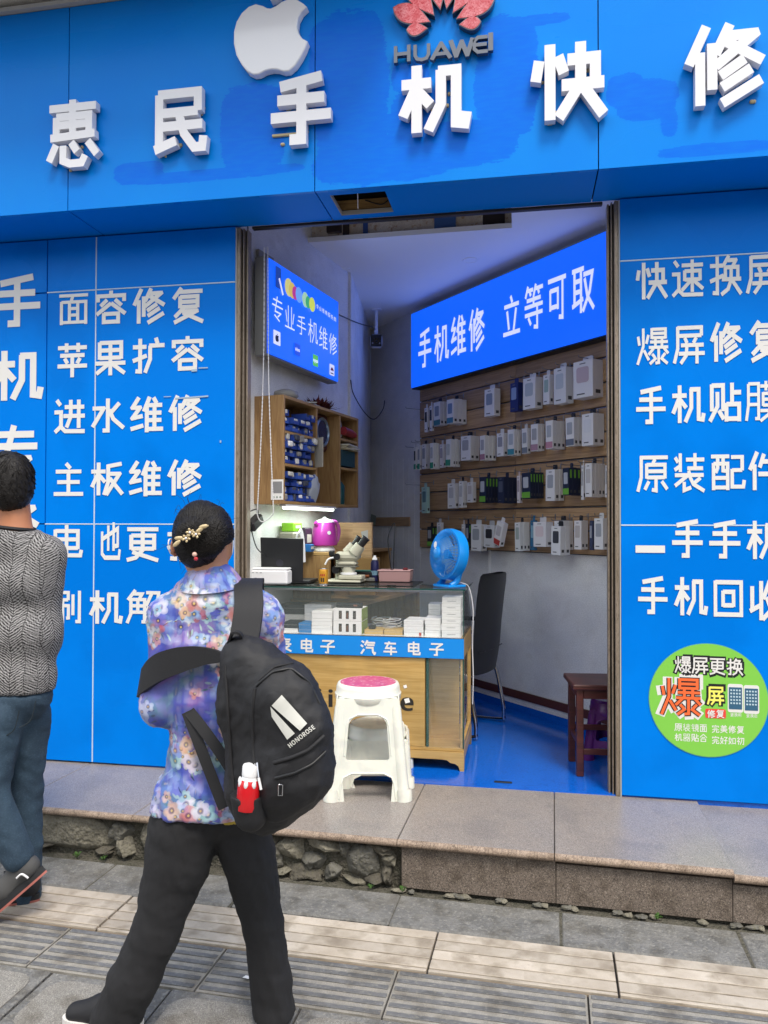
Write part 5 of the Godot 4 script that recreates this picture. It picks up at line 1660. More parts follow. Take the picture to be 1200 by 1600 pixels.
	part(g, "body", lathe([Vector2(0, 0), Vector2(0.035, 0.0), Vector2(0.036, 0.01), Vector2(0.036, 0.12), Vector2(0.012, 0.15), Vector2(0.012, 0.17), Vector2(0, 0.17)], 18), hexmat("0f4a4c", 0.3))
	part(g, "pump", tube([Vector3(0, 0.17, 0), Vector3(0, 0.19, 0), Vector3(-0.03 * s, 0.2, 0.0)], 0.005, 6), M["black plastic"])
	g = on.call("nail_bottle", "small pink bottle on the middle right shelf", "bottle", 0.95, 0.248, 0.13)
	part(g, "body", lathe([Vector2(0, 0), Vector2(0.02, 0), Vector2(0.021, 0.06), Vector2(0.008, 0.07), Vector2(0.008, 0.1), Vector2(0, 0.1)], 14), hexmat("7a2440", 0.3))
	g = on.call("feather_duster", "dark red feather duster lying on top of the oak shelf", "duster", 0.6, h, 0.1)
	var dr := Builder.new()
	for k in 240:
		var dir := Vector3(rng.randf_range(-1, 1), rng.randf_range(0.05, 1.0), rng.randf_range(-1, 1)).normalized()
		var st := Vector3(rng.randf_range(-0.1, 0.1), 0.015, rng.randf_range(-0.03, 0.03))
		var sd := dir.cross(Vector3.UP).normalized() * 0.007
		var tip := st + dir * rng.randf_range(0.05, 0.085)
		dr.quad(st, st + dir * 0.03 + sd, tip, st + dir * 0.03 - sd)
	var fe := part(g, "feathers", dr.mesh(), hexmat("5a2018", 0.9))
	fe.set_meta("kind", "stuff")
	part(g, "handle", tube([Vector3(-0.1 * s, 0.012, 0), Vector3(-0.3 * s, 0.008, 0.02)], 0.006, 8), M["black plastic"])
	g = on.call("round_speaker", "grey rounded speaker sitting on top of the oak shelf", "speaker", 0.17, h, 0.1)
	part(g, "body", lathe([Vector2(0, 0), Vector2(0.05, 0.0), Vector2(0.07, 0.02), Vector2(0.065, 0.045), Vector2(0.03, 0.058), Vector2(0, 0.06)], 24), hexmat("8e8c88", 0.5))
	g = on.call("paper_sheaf", "loose white papers lying on top of the oak shelf", "papers", 0.38, h, 0.12)
	for k in 3: part(g, "sheet", box(Vector3(0.15, 0.004, 0.1)), M["card grey"], T(Vector3(0, 0.003 + k * 0.006, 0), Basis(Vector3.UP, k * 0.3) * Basis(Vector3.BACK, 0.04 * k)))
	# plain card stuck to the shelf's side (its code is left out)
	var cp := onplane(433, 765, base.origin - tl * 0.001, tl)
	var card := thing("payment_card", "white payment card stuck to the side of the oak shelf", "card", Transform3D(Basis(-nl, Vector3.UP, -tl) if Vector3.UP.cross(-tl).dot(-nl) > 0 else Basis(nl, Vector3.UP, -tl), cp))
	part(card, "sheet", box(Vector3(0.075, 0.108, 0.001)), M["card white"])
	part(card, "printed_field", box(Vector3(0.06, 0.062, 0.0006)), hexmat("8a8a8c"), T(Vector3(0, 0.012, 0.0009)))
	for k in 3: part(card, "printed_icon", prism(circle(0.006, 12), 0.0006, 0.0012), hexmat("9aa8a0"), T(Vector3(-0.02 + k * 0.02, -0.04, 0)))
	# strip lamp under the shelf
	var a1 := left_point(442, 787, 0.16)
	var a2 := left_point(521, 800, 0.16)
	a1.y = (a1.y + a2.y) / 2 - 0.004
	a2.y = a1.y
	var lamp := thing("strip_lamp", "lit white strip lamp under the oak shelf", "lamp", Transform3D(Basis(tl, Vector3.UP, tl.cross(Vector3.UP)), (a1 + a2) / 2))
	var ll := a1.distance_to(a2)
	part(lamp, "housing", box(Vector3(ll, 0.012, 0.04), 0.003), M["white plastic"], T(Vector3(0, 0.012, 0)))
	part(lamp, "tube", tube([Vector3(-ll / 2 + 0.01, 0, 0), Vector3(ll / 2 - 0.01, 0, 0)], 0.009, 10), M["lamp glow"])
	var al := AreaLight3D.new()
	al.name = "strip_light"
	al.area_size = Vector2(ll, 0.03)
	al.light_color = Color("eefff2")
	al.light_energy = 0.1
	al.shadow_enabled = true
	lamp.add_child(al)
	al.position = Vector3(0, -0.012, 0)
	al.rotation.x = -PI / 2

# ---------- the counter ----------
var CF := Transform3D()
const CL := 1.2
const CD := 0.5
func on_counter(px: float, py: float, z: float) -> Vector3:      # where a sight line meets the plane z of the counter's own frame (local)
	return CF.affine_inverse() * onplane(px, py, CF * Vector3(0, 0, z), CF.basis.z)
func make_counter():
	var a := deg_to_rad(0.5)
	CF = Transform3D(Basis(Vector3(cos(a), 0, sin(a)), Vector3.UP, Vector3(-sin(a), 0, cos(a))), flat(0.406, 3.9, 0.004))
	var t := thing("display_counter", "wooden shop counter with glass display case and blue lettered band", "counter", CF)
	var W: Material = M["counter wood"]
	var foot := [Vector2(0, 0), Vector2(0, 0.095), Vector2(-CL, 0.095), Vector2(-CL, 0.0), Vector2(-CL + 0.02, 0.0), Vector2(-CL + 0.03, 0.03), Vector2(-CL + 0.05, 0.04), Vector2(-CL + 0.06, 0.055), Vector2(-0.11, 0.055), Vector2(-0.085, 0.052), Vector2(-0.07, 0.04), Vector2(-0.045, 0.036), Vector2(-0.028, 0.025), Vector2(-0.02, 0.0)]
	part(t, "skirt", prism(foot, -0.02, 0.0, 0.0), W)
	var sf := [Vector2(0, 0), Vector2(0, 0.095), Vector2(-CD, 0.095), Vector2(-CD, 0), Vector2(-CD + 0.03, 0.0), Vector2(-CD + 0.05, 0.05), Vector2(-0.06, 0.05), Vector2(-0.03, 0.02), Vector2(-0.022, 0.0)]
	part(t, "side_skirt", prism(sf, -0.018, 0.0), W, T(Vector3(-0.001, 0, -0.0225), Basis(Vector3.UP, -PI / 2) * Basis(Vector3.UP, PI)) if false else Transform3D(Basis(Vector3(0, 0, 1), Vector3.UP, Vector3(1, 0, 0)), Vector3(-0.001, 0, -0.0215)))
	part(t, "floor_board", box(Vector3(CL, 0.016, CD - 0.01), 0.001), W, T(Vector3(-CL / 2, 0.1045, -CD / 2 - 0.002)))
	var py0 := 0.1135
	var py1 := 0.565
	var pm := (py0 + py1) / 2
	var ph := py1 - py0
	part(t, "front_board", box(Vector3(CL - 0.20, ph, 0.012), 0.001), W, T(Vector3(-(CL + 0.20) / 2, pm, -0.012)))
	part(t, "inner_back", box(Vector3(0.24, ph, 0.01)), W, T(Vector3(-0.16, pm, -0.19)))
	part(t, "inner_side", box(Vector3(0.012, ph, 0.14)), W, T(Vector3(-0.205, pm, -0.11)))
	part(t, "post", box(Vector3(0.014, ph, 0.012), 0.001), M["glass edge"], T(Vector3(-0.187, pm, -0.012)))
	part(t, "glass_pane", box(Vector3(0.184, ph, 0.005)), M["glass"], T(Vector3(-0.098, pm, -0.006)))
	part(t, "corner_bead", box(Vector3(0.006, ph, 0.006), 0.001), M["glass edge"], T(Vector3(-0.003, pm, -0.006)))
	# right end: stiles and rails round a glass pane
	var zs := -0.0225
	for q in [[0.03, zs], [0.035, -CD + 0.04]]:
		part(t, "stile", box(Vector3(0.018, ph, q[0]), 0.002), W, T(Vector3(-0.01, pm, q[1] - q[0] / 2 + 0.012)))
	part(t, "rail", box(Vector3(0.018, 0.105, CD - 0.02), 0.002), W, T(Vector3(-0.010, py1 + 0.0535, -CD / 2 - 0.008)))
	part(t, "rail", box(Vector3(0.0175, 0.03, CD - 0.09), 0.001), W, T(Vector3(-0.0105, py0 + 0.016, -CD / 2)))
	part(t, "end_glass", box(Vector3(0.004, ph - 0.035, CD - 0.09)), M["glass"], T(Vector3(-0.012, pm + 0.016, -CD / 2)))
	# blue band
	part(t, "blue_band", box(Vector3(CL, 0.102, 0.014), 0.0015), hexmat("0a86dc", 0.4), T(Vector3(-CL / 2, 0.618, 0.0)))
	part(t, "band_trim", box(Vector3(CL, 0.003, 0.016)), M["chrome"], T(Vector3(-CL / 2, 0.671, 0.0)))
	for c in [["表", 432, 996, 456, 1018], ["电", 468.7, 997, 489, 1020], ["子", 500, 999, 524, 1021], ["汽", 563, 1000, 587, 1023], ["车", 598.5, 1002, 621, 1024], ["电", 636, 1002, 657, 1024.5], ["子", 670, 1004, 694, 1025]]:
		letter_on(t, "character", c[0], c.slice(1), CF * Vector3(0, 0, 0.009), CF.basis.z, M["vinyl white"], 13.0)
	# upper case
	part(t, "case_floor", box(Vector3(CL - 0.004, 0.012, CD - 0.03)), M["card white"], T(Vector3(-CL / 2, 0.664, -CD / 2 - 0.01)))
	var g0 := 0.673
	var g1 := 0.912
	part(t, "front_glass", box(Vector3(CL, g1 - g0, 0.005)), M["glass"], T(Vector3(-CL / 2, (g0 + g1) / 2, -0.006)))
	part(t, "end_pane", box(Vector3(0.005, g1 - g0, CD - 0.016)), M["glass"], T(Vector3(-0.003, (g0 + g1) / 2, -CD / 2)))
	part(t, "glass_top", box(Vector3(CL + 0.01, 0.007, CD + 0.012)), M["glass"], T(Vector3(-CL / 2, g1 + 0.0045, -CD / 2)))
	part(t, "top_edge", box(Vector3(CL + 0.012, 0.0068, 0.003)), M["glass edge"], T(Vector3(-CL / 2, g1 + 0.0045, 0.0085)))
	part(t, "top_edge", box(Vector3(0.003, 0.0066, CD + 0.01)), M["glass edge"], T(Vector3(0.0075, g1 + 0.0045, -CD / 2)))
	part(t, "case_rail", box(Vector3(CL - 0.01, 0.012, 0.01), 0.001), M["wire"], T(Vector3(-CL / 2, g1 - 0.008, -0.018)))
	part(t, "case_post", box(Vector3(0.004, g1 - g0, 0.004)), M["glass edge"], T(Vector3(-0.003, (g0 + g1) / 2, -0.0055)))
	part(t, "black_mat", box(Vector3(0.92, 0.003, CD - 0.14), 0.001), mat("desk mat", Color("1c211f"), 0.25), T(Vector3(-CL / 2 - 0.13, g1 + 0.0105, -CD / 2 - 0.03)))
	# emblem and lettering on the board
	var dark := mat("print charcoal", Color("26221e"), 0.6)
	var zf := -0.0055
	var lc := on_counter(489, 1085, zf)
	fruit_logo(t, lc, 0.115, 0.0012, dark)
	var tx := latin("iPhone", 0.085, 0.0012)
	var p0 := on_counter(513, 1103, zf)
	var p1 := on_counter(646, 1103, zf)
	var to := part(t, "lettering", tx, dark, T(Vector3((p0.x + p1.x) / 2, on_counter(580, 1095, zf).y, zf + 0.001)))
	var bb := tx.get_aabb().size.x
	if bb > 0.01: to.scale = Vector3((p1.x - p0.x) / bb, 1.0, 1.0)
	for q in [[633, 1073, 0.012], [636, 1095, 0.018]]:
		part(t, "paper_scrap", box(Vector3(q[2] * 1.4, q[2] * 1.3, 0.0008)), M["card white"], T(on_counter(q[0], q[1], 0.0) + Vector3(0, 0, -0.0035), Basis(Vector3.BACK, 0.3)))

func case_box(called: String, label: String, cat: String, px0: float, px1: float, y_top: float, y_bot: float, z: float, deep: float, m: Material, lines := 0) -> Node3D:
	var a := on_counter(px0, y_bot, z)
	var b := on_counter(px1, y_top, z)
	var w := b.x - a.x
	var h := b.y - a.y
	var t := thing(called, label, cat, CF * T(Vector3((a.x + b.x) / 2, a.y, z), Basis(Vector3.UP, rng.randf_range(-0.03, 0.03))))
	part(t, "carton", box(Vector3(w, h - 0.0012, deep), 0.0012), m, T(Vector3(0, h / 2, -deep / 2)))
	if lines: part(t, "printed_line", box(Vector3(w * 0.45, 0.002, 0.0006)), hexmat("8c8c8a"), T(Vector3(0, h * 0.5, 0.0006)))
	return t
func make_case_contents():
	rng.seed = 5
	var wh: Material = M["card white"]
	var base := 998.0
	var Y := func(z: float): return 0.6705
	# helper rows: heights stack from the case floor
	var stack := func(px0: float, px1: float, z: float, deep: float, heights: Array, labels: Array, mats: Array, lines := false):
		var y := 0.6705
		for i in heights.size():
			var a := on_counter(px0, 900, z)
			var b := on_counter(px1, 900, z)
			var t := thing("phone_box", labels[i], "box", CF * T(Vector3((a.x + b.x) / 2 + rng.randf_range(-0.002, 0.002), y, z), Basis(Vector3.UP, rng.randf_range(-0.04, 0.04))), "boxes in the display case")
			part(t, "carton", box(Vector3(b.x - a.x, heights[i] - 0.001, deep), 0.0012), mats[i % mats.size()], T(Vector3(0, heights[i] / 2, -deep / 2)))
			part(t, "lid_line", box(Vector3(b.x - a.x + 0.0006, 0.001, deep + 0.0006)), M["card grey"], T(Vector3(0, heights[i] * 0.62, -deep / 2)))
			if lines: part(t, "printed_line", box(Vector3(0.045, 0.002, 0.0008)), hexmat("77777a"), T(Vector3(0, heights[i] * 0.4, 0.0006)))
			y += heights[i]
	var L := func(what: String, n: int):
		var out := []
		for i in n: out.append("white %s, %s from the bottom" % [what, ORD[i]])
		return out
	stack.call(690, 720, -0.03, 0.14, [0.035, 0.035, 0.034, 0.034, 0.033, 0.034], L.call("phone box in the tallest stack at the case's right end", 6), [wh], true)
	stack.call(664, 689, -0.05, 0.15, [0.03, 0.03, 0.032], L.call("phone box in the stack beside the tallest one", 3), [wh])
	stack.call(670, 689, -0.21, 0.12, [0.03, 0.03, 0.03, 0.03, 0.03], L.call("phone box in the rear stack behind the right stacks", 5), [wh])
	stack.call(631, 661, -0.04, 0.16, [0.03, 0.031, 0.02], L.call("phone box in the low stack with a red mark", 3), [wh])
	stack.call(487, 519, -0.04, 0.14, [0.038, 0.04, 0.04], L.call("phone box in stack left of the windowed cartons", 3), [wh])
	stack.call(476, 518, -0.20, 0.14, [0.04, 0.05, 0.045], L.call("wide phone box in rear stack left of windowed cartons", 3), [wh])
	stack.call(467, 486, -0.04, 0.12, [0.026, 0.026], ["lower small bright blue box in the display case", "upper small bright blue box in the display case"], [hexmat("1478b8", 0.5)])
	stack.call(440, 465, -0.04, 0.14, [0.022, 0.03], ["flat white box beneath a dark one beside the blue boxes", "flat dark box beside the bright blue boxes in the case"], [wh, hexmat("1c2430", 0.4)])
	stack.call(437, 482, -0.26, 0.16, [0.07, 0.055], ["large pale carton at the back of the case's left end", "large black carton at the back of the case's left end"], [wh, hexmat("20242c", 0.4)])
	stack.call(570, 599, -0.05, 0.12, [0.026], ["left tan drawer box in the middle of the display case"], [hexmat("c8a868", 0.5)])
	stack.call(600, 629, -0.05, 0.12, [0.026], ["right tan drawer box in the middle of the display case"], [hexmat("c8a868", 0.5)])
	# two cartons with windows
	var y := 0.6705
	for i in 2:
		var a := on_counter(521, 900, -0.03)
		var b := on_counter(565, 900, -0.03)
		var w := b.x - a.x
		var hh := 0.068
		var t := thing("windowed_carton", ["lower", "upper"][i] + " white carton with three dark windows in the display case", "box", CF * T(Vector3((a.x + b.x) / 2, y, -0.03)), "windowed cartons")
		part(t, "carton", box(Vector3(w, hh - 0.001, 0.15), 0.001), wh, T(Vector3(0, hh / 2, -0.075)))
		part(t, "green_end", box(Vector3(0.001, hh * 0.92, 0.146)), hexmat("8aa048"), T(Vector3(w / 2 + 0.0008, hh / 2, -0.075)))
		for k in 3:
			var wd := part(t, "window", box(Vector3(0.016, 0.042, 0.001)), hexmat("22201e", 0.2), T(Vector3(-0.038 + k * 0.038, hh * 0.5, 0.0006)))
			part(wd, "device", box(Vector3(0.009, 0.03, 0.001)), hexmat(["5a4a40", "6a4030", "504c48"][k], 0.3), T(Vector3(0, -0.003, 0.0011)))
		y += hh
	var bar := thing("speaker_bar", "long black speaker lying on the windowed cartons", "speaker", CF * T(Vector3(on_counter(546, 950, -0.06).x, y, -0.06)))
	part(bar, "body", tube([Vector3(-0.07, 0.014, 0), Vector3(0.07, 0.014, 0)], 0.014, 14), M["black plastic"])
	part(bar, "badge", box(Vector3(0.02, 0.008, 0.002)), hexmat("8c5a48"), T(Vector3(0.035, 0.014, 0.014)))
	# coils of cable and chargers
	var r := RandomNumberGenerator.new()
	r.seed = 8
	for q in [[612, -0.16, "c8c8c8", "coil of white charging cables in the display case", "cable"], [633, -0.2, "1a1a1e", "bunch of black charging cables in the display case", "cable"], [596, -0.22, "b4b8bc", "coil of grey earphone cable in the display case", "cable"]]:
		var c := on_counter(q[0], 970, q[1])
		var o := thing("cable_coil", q[3], q[4], CF * T(Vector3(c.x, 0.6705, q[1])))
		for k in 5:
			var pts := []
			for j in 9:
				var an := TAU * j / 8 + k
				pts.append(Vector3(cos(an) * (0.03 + 0.008 * r.randf()) * 1.5, 0.012 + 0.012 * k + 0.012 * r.randf(), sin(an) * 0.035))
			part(o, "loop", tube(curve(pts, 3), 0.0028, 6), hexmat(q[2], 0.4))
	var pl := thing("plug_adapter", "black plug adapter lying on the tan boxes", "adapter", CF * T(Vector3(on_counter(582, 975, -0.08).x, 0.697, -0.08)))
	part(pl, "body", box(Vector3(0.035, 0.02, 0.04), 0.004), M["black plastic"], T(Vector3(0, 0.01, 0)))
	part(pl, "pin", box(Vector3(0.004, 0.004, 0.018)), M["chrome"], T(Vector3(0.006, 0.01, 0.028)))
	var red := thing("price_tag", "small red price tag on the low stack of white boxes", "tag", CF * T(on_counter(656.5, 991, -0.038)))
	part(red, "sticker", box(Vector3(0.012, 0.016, 0.001)), hexmat("b8402c"))

# ---------- things on and around the counter ----------
const TOP := 0.925      # counter glass top (local heights in the counter's frame)
func at_counter(px: float, z: float, y := TOP, turn := 0.0) -> Transform3D:
	return CF * T(Vector3(on_counter(px, 905, z).x, y, z), Basis(Vector3.UP, turn))
func make_counter_things():
	var t: Node3D
	# white router-like box with a cable
	t = thing("receipt_printer", "white rounded printer box on the left of the glass counter", "printer", at_counter(419, 0.0, TOP + 0.002))
	part(t, "body", box(Vector3(0.21, 0.075, 0.09), 0.008), M["white plastic"], T(Vector3(0, 0.039, -0.045)))
	part(t, "lid", box(Vector3(0.196, 0.012, 0.084), 0.005), M["white plastic"], T(Vector3(0.004, 0.082, -0.045)))
	for k in 3: part(t, "indicator", box(Vector3(0.012, 0.003, 0.001)), hexmat("8a8c90"), T(Vector3(-0.085 + k * 0.022, 0.062, 0.0008)))
	part(t, "plug", box(Vector3(0.012, 0.01, 0.025), 0.002), M["black plastic"], T(Vector3(-0.07, 0.03, 0.011)))
	part(t, "cable", tube(curve([Vector3(-0.07, 0.03, 0.022), Vector3(-0.1, 0.025, 0.04), Vector3(-0.16, 0.02, 0.02), Vector3(-0.2, 0.004, 0.0)]), 0.003, 6), M["black plastic"])
	# laptop with its lid towards the street
	t = thing("laptop", "black laptop with its lid turned towards the street", "laptop", at_counter(437, -0.105, TOP + 0.002, 0.05))
	part(t, "base", box(Vector3(0.30, 0.016, 0.2), 0.003), M["black plastic"], T(Vector3(0.02, 0.0085, -0.1)))
	part(t, "lid", box(Vector3(0.265, 0.235, 0.007), 0.003), mat("laptop lid", Color("15161a"), 0.5), T(Vector3(0, 0.13, 0.006), Basis(Vector3.RIGHT, 0.06) * Basis(Vector3.BACK, -0.02)))
	part(t, "badge", prism(circle(0.02, 24), 0.0, 0.0006), hexmat("2c2c36", 0.3), T(Vector3(0.002, 0.11, 0.0088), Basis(Vector3.RIGHT, 0.06)))
	# drink can
	t = thing("drink_can", "gold and red drink can on the counter before the microscope", "can", at_counter(505.5, -0.06, TOP - 0.004))
	part(t, "body", lathe([Vector2(0, 0), Vector2(0.02, 0), Vector2(0.0245, 0.007), Vector2(0.0245, 0.08), Vector2(0.0215, 0.088)], 24), hexmat("d0962c", 0.3, 0.4))
	part(t, "rim", lathe([Vector2(0.0215, 0.088), Vector2(0.0225, 0.091), Vector2(0.0205, 0.091), Vector2(0.019, 0.087), Vector2(0, 0.087)], 24), M["chrome"])
	part(t, "base_rim", lathe([Vector2(0.0205, 0.0), Vector2(0.0248, 0.0072), Vector2(0.0248, 0.012)], 24), M["chrome"])
	for k in 3: part(t, "printed_mark", box(Vector3(0.007, 0.011, 0.001)), hexmat("a83020"), T(Vector3(sin(-0.4 + k * 0.4) * 0.0243, 0.058, cos(-0.4 + k * 0.4) * 0.0243), Basis(Vector3.UP, -0.4 + k * 0.4)))
	for k in 2: part(t, "printed_character", box(Vector3(0.008, 0.022, 0.001)), hexmat("3a2a18"), T(Vector3(sin(-0.2 + k * 0.45) * 0.0243, 0.032, cos(-0.2 + k * 0.45) * 0.0243), Basis(Vector3.UP, -0.2 + k * 0.45)))
	make_microscope()
	# spray can
	t = thing("spray_can", "dark blue spray can with white cap behind the counter glass", "spray can", at_counter(585.5, -0.36, TOP + 0.002))
	part(t, "body", lathe([Vector2(0, 0), Vector2(0.022, 0), Vector2(0.023, 0.004), Vector2(0.023, 0.105), Vector2(0.017, 0.117), Vector2(0.017, 0.12)], 24), hexmat("232450", 0.3, 0.3))
	part(t, "cap", lathe([Vector2(0.014, 0.12), Vector2(0.014, 0.13), Vector2(0.008, 0.135), Vector2(0.008, 0.145), Vector2(0, 0.146)], 18), M["white plastic"])
	part(t, "label_band", lathe([Vector2(0.0233, 0.035), Vector2(0.0233, 0.06)], 24), hexmat("6a8ca0", 0.4))
	# basket with tools
	t = thing("pink_basket", "pale pink plastic basket of tools at the back of the counter", "basket", at_counter(618.5, -0.38, TOP + 0.002))
	var k := Builder.new()
	for sgn in [-1, 1]:
		k.box(Vector3(sgn * 0.087, 0.032, 0), Vector3(0.004, 0.06, 0.1), 0.001, Basis(Vector3.BACK, -sgn * 0.12))
		k.box(Vector3(0, 0.032, sgn * 0.05), Vector3(0.172, 0.06, 0.004), 0.001, Basis(Vector3.RIGHT, sgn * 0.12))
	k.box(Vector3(0, 0.003, 0), Vector3(0.165, 0.004, 0.095))
	part(t, "tub", k.mesh(), hexmat("b8908e", 0.5))
	part(t, "rim", tube([Vector3(-0.092, 0.062, 0.055), Vector3(0.092, 0.062, 0.055), Vector3(0.092, 0.062, -0.055), Vector3(-0.092, 0.062, -0.055), Vector3(-0.092, 0.062, 0.055)], 0.004, 6), hexmat("c09a98", 0.5))
	part(t, "red_lid", box(Vector3(0.025, 0.015, 0.025), 0.003), hexmat("6a1c24"), T(Vector3(0.055, 0.07, 0)))
	t = thing("soldering_lead", "black looped lead standing up out of the pink basket", "cable", at_counter(613, -0.38, TOP + 0.05))
	part(t, "lead", tube(curve([Vector3(-0.004, 0, 0), Vector3(-0.02, 0.12, 0), Vector3(-0.024, 0.2, 0), Vector3(0.004, 0.275, 0.0), Vector3(0.015, 0.26, 0), Vector3(0.012, 0.16, 0.01), Vector3(0.006, 0.02, 0)], 5), 0.0032, 6), M["black plastic"])
	part(t, "plug", tube([Vector3(0.0, -0.02, 0.005), Vector3(0.0, 0.03, 0.005)], 0.005, 8), M["chrome"])
	make_fan()
	# small flat things on the counter
	t = thing("parts_tray", "flat grey parts tray with green circuit boards behind the microscope", "tray", at_counter(566, -0.37, TOP + 0.002))
	part(t, "tray", box(Vector3(0.16, 0.02, 0.09), 0.003), hexmat("70706c"), T(Vector3(0, 0.011, 0)))
	part(t, "frame", box(Vector3(0.13, 0.03, 0.06), 0.003), M["black plastic"], T(Vector3(0.01, 0.037, 0)))
	part(t, "circuit_board", box(Vector3(0.15, 0.006, 0.06), 0.001), hexmat("2f6a60", 0.4), T(Vector3(0.0, 0.058, 0), Basis(Vector3.UP, 0.2)))
	part(t, "copper_coil", tube([Vector3(0.0, 0.03, 0.045), Vector3(0.05, 0.03, 0.045)], 0.008, 10), hexmat("8a5030", 0.35, 0.5))
	t = thing("knife_tool", "thin dark tweezers lying on the counter edge", "tweezers", at_counter(612, -0.1, TOP - 0.003))
	part(t, "blade", box(Vector3(0.05, 0.004, 0.008), 0.001), M["black plastic"], T(Vector3(0, 0.004, 0)))

func make_microscope():
	var t := thing("microscope", "cream stereo microscope with black eyepieces on the counter", "microscope", at_counter(543, -0.26, TOP + 0.002, 0.0))
	var c := hexmat("b9b7a4", 0.4)
	part(t, "base", box(Vector3(0.2, 0.014, 0.16), 0.005), c, T(Vector3(-0.01, 0.008, 0)))
	part(t, "stage", box(Vector3(0.13, 0.022, 0.1), 0.004), c, T(Vector3(0.03, 0.03, 0.02)))
	part(t, "pillar", tube([Vector3(-0.055, 0.014, -0.02), Vector3(-0.05, 0.13, -0.02)], 0.02, 14), c)
	part(t, "focus_knob", tube([Vector3(-0.06, 0.07, 0.0), Vector3(-0.06, 0.07, 0.035)], 0.022, 18), M["black plastic"])
	part(t, "lower_body", box(Vector3(0.115, 0.03, 0.08), 0.012), c, T(Vector3(0.0, 0.105, 0.01)))
	part(t, "waist", box(Vector3(0.12, 0.008, 0.085), 0.003), hexmat("6a6a62", 0.4), T(Vector3(0.0, 0.088, 0.01)))
	part(t, "upper_body", box(Vector3(0.135, 0.05, 0.09), 0.016), c, T(Vector3(0.005, 0.145, 0.01)))
	part(t, "zoom_knob", tube([Vector3(-0.045, 0.143, 0.05), Vector3(-0.045, 0.143, 0.07)], 0.018, 16), M["black plastic"])
	part(t, "objective", tube([Vector3(0.01, 0.085, 0.015), Vector3(0.01, 0.05, 0.015)], [0.04, 0.036], 18), c)
	part(t, "light_ring", tube([Vector3(0.01, 0.056, 0.015), Vector3(0.01, 0.044, 0.015)], 0.045, 20), M["white plastic"])
	for s in [[-0.012, 0.0], [0.03, 0.03]]:
		var a := Vector3(0.015 + s[0], 0.16, s[1])
		part(t, "eyepiece_housing", tube([a, a + Vector3(0.035, 0.045, 0)], [0.036, 0.03], 16), c)
		part(t, "eyepiece", tube([a + Vector3(0.035, 0.045, 0), a + Vector3(0.06, 0.077, 0.0), a + Vector3(0.068, 0.087, 0)], [0.02, 0.021, 0.024], 14), M["black plastic"])
	part(t, "gooseneck", tube(curve([Vector3(-0.05, 0.14, 0.06), Vector3(-0.09, 0.13, 0.07), Vector3(-0.11, 0.1, 0.07)]), 0.005, 8), M["white plastic"])
	part(t, "clamp", box(Vector3(0.03, 0.03, 0.03), 0.006), M["black plastic"], T(Vector3(-0.085, 0.16, 0.02)))

